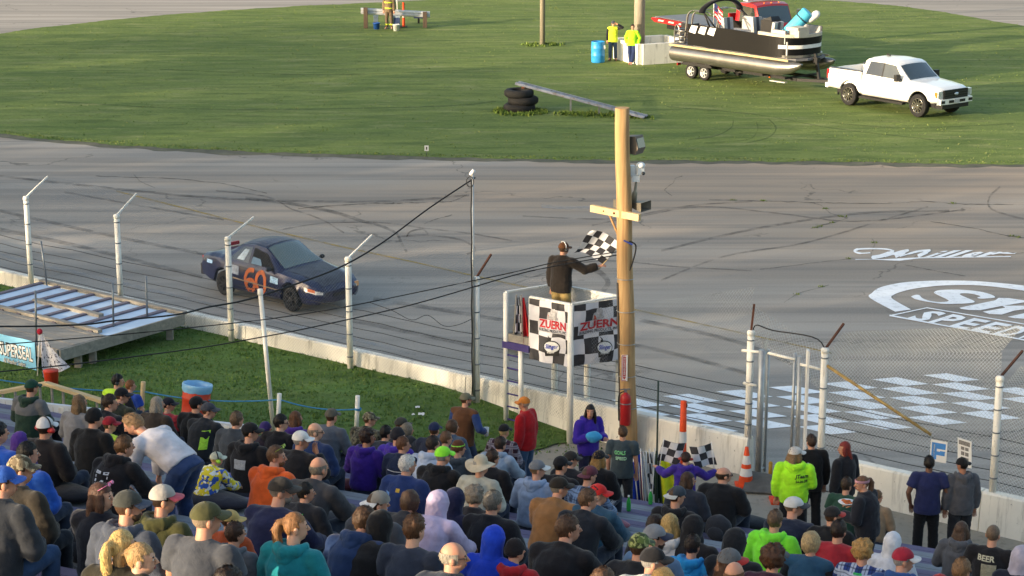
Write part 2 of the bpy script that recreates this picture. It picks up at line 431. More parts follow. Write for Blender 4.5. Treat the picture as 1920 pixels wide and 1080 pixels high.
# worn soil strip between the grass and the asphalt
mb = MB(); e2 = spline([Vector((25, 64.2, 0))] + edge + [Vector((-25, 75, 0))], 14)
for i in range(len(e2)-1):
    a, b = e2[i], e2[i+1]; wa, wb = .55+.35*noise.noise(a*1.3), .55+.35*noise.noise(b*1.3)
    mb.add([a+Vector((0, -wa, .004)), b+Vector((0, -wb, .004)), b+Vector((0, .45, .004)), a+Vector((0, .45, .004))], [(0, 1, 2, 3)])
tag(mb.build('soil_edge', mat('#5d5a46', var=.4, scale=2), track), kind='structure'); bpy.data.objects['soil_edge'].matrix_parent_inverse = Matrix.Translation(-track.location)

def inpoly(x, y, P):
    c = False; j = len(P)-1
    for i in range(len(P)):
        if (P[i].y > y) != (P[j].y > y) and x < (P[j].x-P[i].x)*(y-P[i].y)/(P[j].y-P[i].y)+P[i].x: c = not c
        j = i
    return c
def tufts(name, sites, mats, hmin, hmax, label):
    vs, fs, ms = [], [], []
    for p in sites:
        for k in range(3):
            a = rnd.uniform(0, math.pi); h = rnd.uniform(hmin, hmax); wd = h*rnd.uniform(.25, .5)
            d = Vector((math.cos(a), math.sin(a), 0))*wd; q = p + Vector((rnd.uniform(-.08, .08), rnd.uniform(-.08, .08), 0))
            l = Vector((rnd.uniform(-.6, .6), rnd.uniform(-.6, .6), 0))*h
            b = len(vs); vs += [tuple(q-d), tuple(q+d), tuple(q+l+Vector((0, 0, h)))]; fs.append((b, b+1, b+2)); ms.append(rnd.randrange(len(mats)))
    m_ = MB(); m_.v = vs; m_.f = fs; m_.m = ms; m_.sm = [False]*len(fs)
    return tag(m_.build(name, mats, world=True, fix=False), label, 'grass', kind='stuff')
TUFT = [mat(c, .9, var=.3, scale=3, spec=.1) for c in ('#62783a', '#748644', '#556b30', '#858a58')]
sites = []
while len(sites) < 5000:
    x, y = rnd.uniform(-29, 37), rnd.uniform(63, 118)
    if noise.noise(Vector((x*.25, y*.5, 0)))+rnd.uniform(-.5, .9) > 0 and inpoly(x, y, poly): sites.append(Vector((x, y, .005)))
for i in range(len(e2)-1):                                   # ragged rim
    for k in range(10): sites.append(e2[i].lerp(e2[i+1], rnd.random()) + Vector((0, rnd.uniform(.05, .5), .004)))
def ring(px, py, rx, ry, n_):
    c_ = G(px, py); sites.extend(c_ + Vector((rx*math.cos(a)*q, ry*math.sin(a)*q, 0)) for a, q in ((rnd.uniform(0, 6.3), rnd.uniform(.55, 1.1)) for _ in range(n_)))
tufts('grass_tufts', sites, TUFT, .02, .055, 'short mown grass tufts growing over the infield')
sites = []
ring(976, 210, 1.0, .9, 300); ring(1017, 85, .9, .6, 90)
for k in range(220): q = rnd.random(); sites.append(G(1050+165*q, 213+8*q) + Vector((rnd.uniform(-.3, .3), rnd.gauss(0, .25), 0)))
tufts('rank_grass', sites, TUFT[:3], .06, .15, 'longer unmown grass round the tyres, rail and poles')

# the outer ground: walkway by the stand, grass verge by the wall
mb = MB(); mb.sheet([UW(-60, 5, .0), UW(20, 5, .0), UW(20, 29.8, .0), UW(-60, 29.8, .0)])
tag(mb.build('walkway', DIRT, world=True), kind='structure')
mb = MB()
def vg(a, b):
    w_ = 20 + 9.7*b; hi = -20.3 - 1.6*max(0, (29.3-w_))*.35 + .35*noise.noise(Vector((w_*1.4, 3, 0))) + .15*noise.noise(Vector((w_*6, 9, 0)))
    u_ = -75 + (hi+75)*(a**.5); return UW(u_, w_, vz(u_) + .02*noise.noise(Vector((u_, w_, 0))))
mb.grid(vg, 60, 26); tag(mb.build('grass_verge', VERGE, world=True), kind='structure')
sites = []
while len(sites) < 22000:
    u_, w_ = rnd.uniform(-45, -17.5), rnd.uniform(22.5, 29.6)
    lim = -20.3 - 1.6*max(0, (29.3-w_))*.35
    if u_ < lim + rnd.uniform(-.4, .1) or (u_ < lim+2.6 and w_ > 28.2 and rnd.random() < .25): sites.append(UW(u_, w_, vz(u_)-.01))
tufts('verge_grass', sites, [mat(c, .9, var=.3, scale=3, spec=.1) for c in ('#577439', '#637f40', '#4f6a33', '#6d804a')], .02, .06, 'lush green grass blades on the verge outside the wall')

# ---- paint, marks and cracks on the track
PAINT = concrete_mat('#eef1f3', '#c2c4c4', 1.2)
def wear_mat(name, c, amt, sc, lo=.35, hi=.65):
    m, t, b = nodes(name); f = nz(t, world_coords(t), sc, 5, .7)
    b.inputs['Base Color'].default_value = (*lin(c), 1); b.inputs['Roughness'].default_value = .85
    t.links.new(math_(t, 'MULTIPLY', ramp(t, f, [(lo, 0.0), (hi, 1.0)]), amt), b.inputs['Alpha']); return m
RUB = wear_mat('rubber_mark', '#3a3939', .45, 1.6); CRK = wear_mat('crack_fill', '#403d35', .6, 3, .3, .55); YEL = wear_mat('worn_yellow', '#a98f45', .75, 2.2, .3, .6)
def on_track(name, mb_, m, z=None):
    o = mb_.build(name, m, track); o.matrix_parent_inverse = Matrix.Translation(-track.location); return o
gz = lambda z: (lambda x, y: G(x, y, z))
def c1(pts, ox, oy, s): return [(ox+x/s, oy+y/s) for x, y in pts]
marks = [
 (c1([(-80, 285), (0, 295), (180, 315), (400, 350), (620, 400), (800, 460), (870, 472)], 480, 300, 4), 4.5), (c1([(880, 465), (1100, 485), (1250, 510), (1600, 550), (1920, 605)], 480, 300, 4), 1.8),
 (c1([(1060, 572), (1300, 565), (1500, 590), (1620, 640), (1640, 680), (1580, 705)], 480, 300, 4), 2.6), (c1([(870, 470), (1000, 520), (1060, 560), (1090, 620), (1130, 690)], 480, 300, 4), 3.5),
 (c1([(-300, 230), (0, 260), (150, 300), (260, 365), (400, 410), (520, 460), (600, 510), (660, 545)], 480, 300, 4), 2), (c1([(200, 520), (400, 485), (560, 470), (850, 465)], 480, 300, 4), 1.6),
 (c1([(1130, 575), (1160, 535), (1250, 520), (1290, 555)], 480, 300, 4), 2.2), (c1([(290, 445), (335, 465), (360, 500), (340, 532)], 960, 280, 2), 7), (c1([(1830, 140), (1790, 180), (1800, 225), (1920, 262)], 960, 280, 2), 2.5),
 (c1([(560, 490), (800, 400), (1100, 350), (1400, 262), (1560, 215)], 960, 280, 2), 2.2), (c1([(300, 285), (640, 215), (900, 195)], 960, 280, 2), 2), (c1([(0, 505), (300, 420), (620, 440), (900, 455)], 960, 280, 2), 1.6),
 (c1([(40, 250), (400, 260), (700, 215), (1000, 240), (1300, 270), (1700, 225)], 960, 280, 2), 1.8), (c1([(560, 380), (900, 300), (1300, 240), (1640, 230)], 960, 280, 2), 3), ([(0, 330), (200, 352), (420, 372), (700, 378), (880, 366)], 3),
 ([(120, 360), (300, 392), (420, 412)], 2.5), ([(700, 560), (1000, 610), (1250, 660), (1400, 700)], 5), ([(660, 600), (900, 650), (1150, 700)], 6), ([(1200, 600), (1380, 640), (1500, 690)], 5), ([(0, 395), (200, 440), (400, 480)], 4), ([(0, 430), (150, 462), (380, 520)], 5)]
for p, wd in marks:
    wd *= 1.35
    mb = MB(); stroke_mb(mb, [tuple(q) for q in spline([(a, b, 0) for a, b in p], 6)] and [(q.x, q.y) for q in spline([(a, b, 0) for a, b in p], 6)], wd, gz(.004+rnd.uniform(0, .004))); on_track('tyre_mark', mb, RUB)
cracks = [
 (c1([(320, 365), (450, 350), (850, 325), (1100, 322), (1300, 318), (1470, 312)], 480, 300, 4), 1.6), (c1([(1470, 312), (1530, 285), (1580, 262)], 480, 300, 4), 1), (c1([(1260, 480), (1340, 445), (1470, 410)], 480, 300, 4), 1),
 (c1([(740, 188), (900, 192), (1100, 198), (1150, 200), (1400, 203), (1550, 195), (1700, 205), (1880, 207)], 960, 280, 2), 1.2), (c1([(1120, 198), (1160, 210), (1195, 240), (1260, 258), (1120, 297)], 960, 280, 2), 1),
 (c1([(600, 175), (570, 152), (605, 125), (612, 108), (640, 100)], 960, 280, 2), 1), (c1([(1570, 270), (1740, 297), (1830, 318), (1920, 332)], 960, 280, 2), 1.2), (c1([(930, 450), (1100, 430), (1280, 408)], 960, 280, 2), .8),
 (c1([(1350, 335), (1362, 350), (1345, 400)], 960, 280, 2), .9), (c1([(1020, 575), (1070, 540), (1190, 508)], 960, 280, 2), .9), (c1([(1470, 432), (1600, 458), (1700, 475)], 960, 280, 2), 1),
 ([(180, 330), (320, 334), (420, 344), (500, 362)], 1.1), ([(250, 326), (262, 340), (290, 352)], .8)]
weeds = []
for p, wd in cracks:
    q = [Vector((a, b, 0)) for a, b in p]; fine = []
    for i in range(len(q)-1):
        for k in range(9): fine.append(q[i].lerp(q[i+1], k/9))
    fine.append(q[-1]); fine = [(a.x + .5*rnd.uniform(-1, 1), a.y + .9*noise.noise(a*.07) + rnd.uniform(-.35, .35)) for a in fine]
    mb = MB(); stroke_mb(mb, fine, [wd*rnd.uniform(.5, 1.3) for _ in fine], gz(.0095)); on_track('crack', mb, CRK)
    if p[0][0] > 1300:
        for a in fine:
            if rnd.random() < .07: weeds += [G(a[0]+rnd.uniform(-2, 2), a[1]+rnd.uniform(-.5, .5), 0) for _ in range(5)]
tufts('crack_weeds', weeds, TUFT[:2], .02, .06, 'sparse weeds growing out of the track cracks')
mb = MB(); stroke_mb(mb, [(218, 358), (350, 391), (451, 417), (510, 432), (630, 460), (780, 492), (880, 515), (1040, 550), (1194, 581), (1372, 620), (1560, 662)], 2.4, gz(.011)); on_track('yellow_line', mb, YEL)
mb = MB(); stroke_mb(mb, [(0, 478), (300, 548), (560, 612), (780, 664)], 6, gz(.011)); on_track('pale_line', mb, wear_mat('worn_white', '#a9adb0', .5, 1.2, .35, .7))
mb = MB(); stroke_mb(mb, [(1015, 386), (1070, 390), (1130, 389)], 7, gz(.011)); on_track('pale_patch', mb, wear_mat('pale_spill', '#b5b3ae', .55, 1.0, .3, .7))
RUT = wear_mat('pressed_grass', '#465a2e', .5, 1.1, .3, .7)
for p, wd in ((([(1290, 262), (1340, 255), (1370, 240), (1375, 225)]), 2.2), ([(1400, 268), (1440, 258), (1455, 240), (1440, 222)], 2.4), ([(1320, 268), (1400, 262), (1420, 245), (1418, 228)], 1.8), ([(1250, 200), (1420, 215), (1560, 240), (1750, 262)], 2), ([(100, 190), (400, 205), (800, 200), (930, 190)], 2.2), ([(300, 130), (600, 140), (900, 130)], 1.6), ([(1560, 230), (1700, 240), (1900, 232)], 2)):
    mb = MB(); stroke_mb(mb, [(q.x, q.y) for q in spline([(a, b, 0) for a, b in p], 7)], wd, gz(.012+rnd.uniform(0, .004))); o = mb.build('tyre_rut', RUT, infield); o.matrix_parent_inverse = Matrix.Translation(-infield.location)
# chequered start line, each painted cell on its own
o0 = G(1633, 711.7); ea = G(1696.5, 724.9)-o0; eb = G(1680.5, 707.9)-o0
top = [(1150, 746), (1500, 716), (1640, 704), (1770, 702), (1940, 740)]; bot = [(1150, 803), (1400, 812), (1620, 812), (1940, 784)]
def yat(L, x):
    for (a, b), (c, d) in zip(L, L[1:]):
        if a <= x <= c: return b+(d-b)*(x-a)/(c-a)
def pix(p):
    q = Vector(p)-Vector((0, 0, CAM_H)); d = q.y*CT-q.z*ST; return 960+FPX*q.x/d, 540-FPX*(q.y*ST+q.z*CT)/d
for i in range(-16, 16):
    for j in range(-22, 16):
        if (i+j) % 2: continue
        c_ = o0 + ea*(i+.5) + eb*(j+.5); x, y = pix(c_)
        if not (1190 < x < 1935) or not (yat(top, x) < y < yat(bot, x)): continue
        mb = MB(); k = [o0+ea*(i+a)+eb*(j+b)+Vector((rnd.uniform(-.015, .015), rnd.uniform(-.015, .015), .012)) for a, b in ((.02, .02), (.98, .02), (.98, .98), (.02, .98))]
        mb.sheet(k); on_track('painted_check', mb, PAINT)
# oval club emblem with its lettering
def cr(l): return c1(l, 1540, 430, 4.695)
ZP = [.012]
def f(x, y): return G(1540+x/4.695, 430+y/4.695, ZP[0])
mb = MB()
def pc(poly): mb.add([f(x, y) for x, y in poly], [tuple(range(len(poly)))])
ro = [(650, 725), (430, 605), (445, 560), (520, 510), (700, 470), (900, 455), (1120, 450), (1400, 458), (1784, 495), (2200, 560)]; ri = [(790, 705), (625, 610), (640, 575), (720, 545), (820, 522), (930, 507), (1100, 493), (1400, 494), (1784, 540), (2180, 610)]
so = spline([(a, b, 0) for a, b in ro], 6); si = spline([(a, b, 0) for a, b in ri], 6)
for i in range(len(so)-1): pc([(so[i].x, so[i].y), (so[i+1].x, so[i+1].y), (si[i+1].x, si[i+1].y), (si[i].x, si[i].y)])
on_track('painted_ring', mb, PAINT); ZP[0] = .0135; mb = MB()
pc([(q.x, q.y) for q in spline([(788, 592, 0), (820, 578, 0), (862, 578, 0), (890, 606, 0), (960, 630, 0), (1050, 640, 0), (1122, 630, 0), (1080, 604, 0), (1000, 566, 0), (998, 548, 0), (1050, 534, 0), (1200, 530, 0), (1380, 545, 0), (1490, 572, 0), (1530, 598, 0), (1470, 608, 0), (1400, 610, 0), (1372, 600, 0), (1400, 588, 0), (1320, 567, 0), (1240, 563, 0), (1222, 575, 0), (1300, 610, 0), (1350, 634, 0), (1320, 648, 0), (1200, 656, 0), (1060, 655, 0), (900, 632, 0), (820, 612, 0)], 3)])
on_track('painted_letter', mb, PAINT)
for L in ([(1215, 690), (1310, 670), (1530, 625), (1560, 603), (1650, 605), (1784, 625), (1800, 640), (1560, 680), (1400, 712), (1300, 710), (1230, 700)], [(1420, 725), (1620, 690), (1590, 672), (1784, 672), (1900, 690), (1700, 715), (1590, 750), (1480, 745)], [(1640, 770), (1800, 735), (1960, 745), (1860, 790), (1700, 782)], [(1870, 805), (2040, 765), (2200, 800), (2000, 835)]):
    mb = MB(); pc(L); on_track('painted_letter', mb, PAINT)
ZP[0] = .0145; mb = MB(); stroke_mb(mb, [(620, 756), (930, 690), (1800, 836), (2200, 900)], [9, 8, 9, 9], f); ZP[0] += .0008; stroke_mb(mb, [(600, 757), (1200, 868), (1800, 975), (2200, 1045)], [14, 10, 12, 12], f); on_track('painted_frame', mb, PAINT)
fa = lambda x, y: f(742+x*165+y*230, 783+x*30-y*72)
ZP[0] = .0165
for k, ch in enumerate('SPEEDW'):
    ZP[0] += .0002; mb = MB(); text_mb(mb, ch, fa, .92, 1.0, bold=.035, x0=k*1.14); on_track('painted_letter', mb, PAINT)
# script word painted on the apron
ZP[0] = .012; mb = MB(); pc([(300, 262), (430, 262), (560, 262), (850, 247), (1280, 240), (1668, 236), (1668, 243), (1280, 249), (860, 256), (690, 277), (560, 272), (440, 265), (300, 268)]); on_track('painted_underline', mb, PAINT)
mb = MB()
for L, wd in (([(430, 206), (340, 210), (292, 192), (330, 174), (450, 170), (570, 174), (630, 190), (590, 212), (520, 236), (440, 248)], [7, 12, 16, 10, 9, 10, 20, 26, 24, 8]), ([(560, 240), (640, 215), (720, 192), (770, 184)], [10, 18, 16, 10]), ([(770, 184), (730, 205), (680, 225), (650, 240)], [10, 20, 22, 22]),
              ([(690, 238), (780, 212), (860, 192), (960, 184)], [8, 14, 14, 12]), ([(960, 184), (930, 200), (880, 222), (850, 236)], [12, 22, 24, 22])):
    ZP[0] += .0006; stroke_mb(mb, [(q.x, q.y) for q in spline([(a, b, 0) for a, b in L], 5)], [1.3*wd[min(i//5, len(wd)-1)] for i in range(5*(len(L)-1)+1)], f)
on_track('painted_letter', mb, PAINT)
fb = lambda x, y: f(900+x*140+y*140, 238-x*.8-y*46)
for k, (ch, ww, x0) in enumerate((('i', .35, .15), ('l', .42, .75), ('l', .42, 1.5), ('e', .8, 2.3), ('r', .9, 3.35))):
    ZP[0] += .0006; mb = MB(); text_mb(mb, ch, fb, ww*1.15, 1.05, bold=.11, x0=x0); on_track('painted_letter', mb, PAINT)
ZP[0] += .0006; mb = MB(); pc([(1540, 206), (1640, 200), (1690, 212), (1720, 203), (1700, 216), (1640, 216), (1560, 212)]); on_track('painted_letter', mb, PAINT)

# ---- terraced stand: one step for each seat row
def MN(m, n, z=0.0): return Vector((.903*m + .431*n, -.431*m + .903*n, z))     # m runs along the seat rows, n down towards the track
def tomn(p): return (.903*p[0]-.431*p[1], .431*p[0]+.903*p[1])
ROW_ANG = math.atan2(-.431, .903)
ROWS = 25
def row_n(i): return 29.2 - .85*i
def row_z(i): return .14 + .2643*i
STEP = concrete_mat('#63605a', '#45433e', 1.5)
terr = empty('terrace', MN(-12, 20, 0)); tag(terr, kind='structure')
for i in range(ROWS):
    if i == 0: continue
    m0 = -16.2 if i < 4 else -27; m1 = -12.2 if i == 1 else 3
    mb = MB(); c_ = (MN(m0, 0)+MN(m1, 0))/2; n0, n1 = row_n(i)-.22, row_n(i)+.63
    p = [MN(m0, n0), MN(m1, n0), MN(m1, n1), MN(m0, n1)]
    mb.prism([(q.x, q.y) for q in p], -.02+.002*i, row_z(i)); mb.build('step', STEP, terr, world=True)
BENCH_C = ['#8e88b4', '#b9c2cc', '#8e88b4', '#a9b4c0', '#8e88b4']
WORDS = ['first', 'second', 'third', 'fourth', 'fifth', 'sixth', 'seventh', 'eighth', 'ninth', 'tenth', 'eleventh', 'twelfth', 'thirteenth', 'fourteenth', 'fifteenth', 'sixteenth', 'seventeenth', 'eighteenth', 'nineteenth', 'twentieth', 'twenty-first', 'twenty-second', 'twenty-third', 'twenty-fourth', 'twenty-fifth']
for i in range(ROWS):
    if i == 0: continue
    m0 = -16 if i < 4 else -25; n_ = row_n(i); z = row_z(i); m1 = -12.4 if i == 1 else 0
    col = 'purple' if i % 2 == 0 else 'pale grey'
    r_ = empty('bench', MN((m0+m1)/2, n_, z), 0, f'long {col} plank bench carrying the {WORDS[i-1]} seat row up from the walkway', 'bench', 'plank benches of the stand')
    for dn in (-.075, .075):
        mb = MB(); mb.beam(MN(m0, n_+dn, z+.405), MN(m1, n_+dn, z+.405), .14, .05); mb.build('seat_plank', mat('#5a5674' if i % 2 == 0 else '#747c86', .7, var=.35, scale=1.2, bmp=.2), r_, world=True)
    k = m0+.5
    while k < m1:
        mb = MB(); mb.beam(MN(k, n_, z-.005), MN(k, n_, z+.38), .06, .22); mb.build('leg', mat('#7d7f80', .6, .3), r_, world=True); k += 2.4

# ---- concrete wall along the track, panel by panel
def wall_run(us, label):
    r_ = empty('concrete_wall', UW(us[0], 29.8, 0), 0, label, 'wall', 'concrete walls beside the track')
    for a, b in zip(us, us[1:]):
        mb = MB(); top = .70 + rnd.uniform(-.012, .012); off = rnd.uniform(-.008, .008)
        prof = [(29.60, -.02), (29.655, .66), (29.68, top), (29.84, top), (29.87, .66), (29.93, -.02)]
        vs = [UW(a+.008, w_+off, z) for w_, z in prof] + [UW(b-.008, w_+off, z) for w_, z in prof]; n = len(prof)
        mb.add(vs, [tuple(range(n)), tuple(range(n, 2*n))[::-1]] + [(i, n+i, n+(i+1) % n, (i+1) % n) for i in range(n)])
        mb.build('wall_panel', WHITEWALL, r_, world=True)
def u_at(px, w_, z):
    lo, hi = -70.0, 10.0
    for _ in range(50):
        m = (lo+hi)/2
        if pix(UW(m, w_, z))[0] < px: lo = m
        else: hi = m
    return m
u_end = u_at(1402, 29.66, .7); u_start = u_at(1590, 29.66, .7)
wall_run([-60+3.05*i for i in range(14)] + [u_end], 'long white concrete wall running from the deck past the flag stand')
wall_run([u_start, -12.4, -9.35, -6.3, -3.2, 0], 'white concrete wall to the right of the open gate')

# ---- unseen trees placed to shade the stand from the low sun
LEAF = [mat(c, .8, var=.3, scale=2, spec=.2) for c in ('#3e5a24', '#4f6d2c', '#2f481c')]; BARK = wood_mat('#4a4036', '#6b5f50')
def unseen_tree_meshes(seed):
    r = random.Random(seed); t = MB()
    t.tube([(0, 0, -.1), (.1, .05, 2), (0, .1, 5), (.15, 0, 8.5)], [.26, .22, .15, .05], 8)
    for k in range(9):
        a = r.uniform(0, 6.3); h = 2+.75*k; L = 2.8*(1-k/12); t.tube([(0, .05, h), (L*.5*math.cos(a), L*.5*math.sin(a), h+.6), (L*math.cos(a), L*math.sin(a), h+1.4)], [.09, .06, .02], 6)
    c = MB(); cl = []
    for k in range(46):
        a = r.uniform(0, 6.3); h = r.uniform(1.2, 10.6); rad = 3.3*math.sqrt(max(.05, 1-((h-5)/6.6)**2))*math.sqrt(r.random()); cl.append(Vector((rad*math.cos(a), rad*math.sin(a), h)))
    for p in cl:
        s_ = r.uniform(.7, 1.25)
        for k in range(34):
            q = p + Vector((r.gauss(0, .45), r.gauss(0, .45), r.gauss(0, .38)))*s_
            x = Vector((r.uniform(-1, 1), r.uniform(-1, 1), r.uniform(-1, 1))).normalized(); y = x.orthogonal().normalized(); z = r.uniform(.13, .27)
            c.add([q-x*z, q-y*z*.6, q+x*z, q+y*z*.6], [(0, 1, 2, 3)], r.randrange(3))
    return t.mesh('trunk'), c.mesh('crown')
TM = [unseen_tree_meshes(3), unseen_tree_meshes(5)]
for i in range(56):
    t_ = -75 + 2.45*i; p = Vector((-50, 8, 0)) + Vector((-.5, .87, 0))*t_ + Vector((.87, .5, 0))*(rnd.uniform(-1.5, 1.5) - (3 if i % 2 else 0))
    s_ = 1.25 + rnd.uniform(-.05, .04)
    o = empty('tree', p, rnd.uniform(0, 6.3), 'added unseen leafy green tree in the dense row beside the stand', 'tree', 'row of unseen trees shading the stand'); o.scale = (s_*1.05, s_*1.05, s_)
    a, c = TM[i % 2]; place('trunk', a, [BARK], o); place('crown', c, LEAF, o)
# ================================================================== THINGS BY THE TRACK
WP = concrete_mat('#dcdad2', '#9c978a', 3.0); GALV = mat('#a4a8aa', .45, .6, .2); STEEL = mat('#7f858a', .5, .6, .25); RUST = mat('#5f3b2b', .8, .2, .4, 9)
BLACK = mat('#1b1b1c', .6); WHITE = mat('#d8d8d6', .6, var=.1); NEWOOD = wood_mat('#b79d72', '#cdb68c', 1, False); GREYWOOD = wood_mat('#7c7871', '#9d978c', 1, False)
PURPLE = mat('#3f3672', .7); REDP = mat('#a31a1e', .45); ORANGE = mat('#dd4a17', .6, var=.2); CREAM = mat('#cfc8b4', .6)
def tip_from(base, d, px, py):
    """point above the line base + s*d that shows at a pixel"""
    lo, hi = -4.0, 4.0; d = Vector(d)
    f_ = lambda s_: pix(Vector((base[0], base[1], 2.5)) + d*s_)[0]
    for _ in range(50):
        m = (lo+hi)/2
        if (f_(m) < px) == (f_(4) > f_(-4)): lo = m
        else: hi = m
    p = Vector((base[0], base[1], 0)) + d*m; p.z = ZAT(p, py); return p
def Dp(px, py, d): return Vector((0, 0, CAM_H)) + ray(px, py)*d
WDIR = Vector((.6, .8, 0)); UDIR = Vector((.8, -.6, 0))
TIPS = {}
def fence_post(bx, w_, z0, ty, tip, label, rust=False, stub=False):
    p = UW(u_at(bx, w_, z0), w_, z0); zt = ZAT(p, ty)
    r_ = empty('fence_post', p, 0, label, 'post', 'fence posts along the wall')
    mb = MB(); mb.tube([p - Vector((0, 0, .03)), Vector((p.x, p.y, zt))], .064, 12); mb.build('shaft', WP, r_, world=True)
    mb = MB(); mb.lathe([(.001, .03), (.055, .025), (.072, 0), (.072, -.06), (.066, -.062)], (p.x, p.y, zt)); mb.build('cap', WP, r_, world=True)
    for k in range(5):
        mb = MB(); zc = z0+.25+(zt-z0-.4)*k/4; mb.lathe([(.062, -.012), (.069, -.012), (.069, .012), (.062, .012)], (p.x, p.y, zc), n=12); mb.build('tie_band', STEEL, r_, world=True)
    if tip:
        TIPS[bx] = q = tip_from(p, WDIR, *tip); mb = MB(); mb.beam((p.x, p.y, zt), q, .035, .035); mb.build('outrigger_arm', RUST if rust else WP, r_, world=True)
    return p, zt
TIPS_OK = True
POSTS = []
fl = ['white fence post behind the back corner of the striped deck', 'white fence post standing at the striped deck back beam', 'white fence post in front of the rear wheel of the race car', 'white fence post in front of the nose of the race car', 'white fence post carrying the tall thin mast']
for (bx, ty, tip), l in zip([(60, 370, (92, 331)), (228, 404, (258, 363)), (434, 446, (477, 407)), (657, 484, (698, 441)), (894, 521, (921, 477))], fl):
    POSTS.append(fence_post(bx, 29.46, vz(u_at(bx, 29.46, .36)), ty, tip, l, rust=(bx == 894)))
# tall thin mast bound to the last post, with its cable loop
p5 = POSTS[-1][0]; b = p5 + WDIR*-.095; zt = ZAT(b, 325)
r_ = empty('mast', b, 0, 'tall thin grey mast with a white cap bound to a fence post', 'mast')
mb = MB(); mb.tube([b, (b.x, b.y, zt)], .024, 10); mb.build('tube', GALV, r_, world=True)
mb = MB(); mb.tube([(b.x-.05, b.y, zt-.03), (b.x+.03, b.y, zt+.06)], [.03, .045], 10); mb.build('insulator', WHITE, r_, world=True)
mb = MB(); mb.tube([(b.x-.05+.07*math.sin(a/16*6.283), b.y-.03, zt-.16+.1*math.cos(a/16*6.283)) for a in range(17)], .008, 6); mb.build('cable_loop', BLACK, r_, world=True)
mb = MB(); mb.tube([(b.x-.032+.008*math.sin(k*2.1), b.y-.02, zt-.1-(zt-.5)*k/14) for k in range(15)], .011, 6); mb.build('down_cable', BLACK, r_, world=True)
pA, zA = fence_post(1402, 29.76, .69, 622, (1412, 570), 'leaning white fence post with rusty arm beside the gate hinge', True)
pB, zB = fence_post(1536, 29.76, .0, 655, (1580, 607), 'white gate post with rusty arm and yellow brace', True)
pC, zC = fence_post(1861, 29.76, .69, 708, (1914, 658), 'white fence post with rusty arm right of the notice boards', True)
# chain link: two families of crossing wires, panel by panel
WIREL = mat('#8d9194', .5, .4); WIRER = mat('#c4c3bb', .5, .2)
def chain(a, b, h0, h1, pitch, r, m, label, out=None, rag=0.0):
    """a, b: feet of the panel; h0..h1 heights; out: sideways reach and rise of the overhang above"""
    a, b = Vector(a), Vector(b); L = (b-a).length; d = (b-a)/L; H_ = h1-h0
    r_ = empty('chain_link_fence', (a.x, a.y, h0), 0, label, 'fence', 'chain link panels')
    def fam(H_, fn, name):
        mb = MB()
        n = int((L+H_)/pitch)+1
        for sgn in (0, 1):
            for k in range(n):
                s0 = k*pitch; x0, y0 = (s0, 0) if s0 <= L else (L, s0-L); x1, y1 = (s0-H_, H_) if s0 >= H_ else (0, s0)
                if sgn: x0, x1 = L-x0, L-x1
                p, q = fn(x0, y0), fn(x1, y1)
                if (p-q).length > .05:
                    mid = p.lerp(q, .5)+Vector((rnd.uniform(-.01, .01), rnd.uniform(-.01, .01), 0))
                    mb.tube([p, mid, q], r, 3, cap=False, smooth=False)
        o = mb.build(name, m, r_, world=True, fix=False); o['kind'] = 'stuff'
    fam(H_, lambda x, y: Vector((a.x, a.y, h0)) + d*x + Vector((0, 0, y)) + WDIR*(.03*math.sin(x*2+y)), 'wire_mesh')
    if out:
        va, vb = (out if len(out) == 2 else (WDIR*out[0]+Vector((0, 0, out[1]*out[2])),)*2); h2 = va.length
        fam(h2, lambda x, y: Vector((a.x, a.y, h1)) + d*x + va.lerp(vb, x/L)*(y/h2), 'overhang_mesh')
for k in range(4):
    a, b = POSTS[k][0]+WDIR*.055, POSTS[k+1][0]+WDIR*.055
    chain(a, b, .42, POSTS[k][1]-.05, .075, .0013, WIREL, ['fine chain link panel above the striped deck', 'fine chain link panel behind which the race car tail shows', 'fine chain link panel in front of the race car', 'fine chain link panel between race car and tall mast'][k], (.45, .55, .9))
a = POSTS[0][0]; chain(a-UDIR*6, a, .42, 2.35, .075, .0013, WIREL, 'fine chain link panel at the deck far corner running out of sight', (.45, .55, .9))
chain(POSTS[4][0]+WDIR*.055, UW(-19.9, 29.5), .5, 2.5, .07, .0015, WIREL, 'chain link panel behind the flag stand', (.45, .55, .9))
vA, vB, vC = [TIPS[k]-Vector((p.x, p.y, z)) for k, p, z in ((1402, pA, zA), (1536, pB, zB), (1861, pC, zC))]
chain(UW(-19.7, 29.8), pA, .72, 2.3, .065, .0014, WIRER, 'chain link panel between wooden pole and gate', (vA*.8, vA))
chain(pA+Vector((0, 0, 0)), pB, zA-.16, zA-.04, .065, .0022, WIRER, 'narrow chain link overhang above the gate', (vA, vB))
chain(pB, pC, .72, 2.45, .068, .0029, WIRER, 'coarse chain link panel behind the two notice boards', (vB, vC))
chain(pC, UW(-9.0, 29.78), .72, 2.45, .068, .0029, WIRER, 'coarse chain link panel at the wall end right of the last post', (vC, vC))
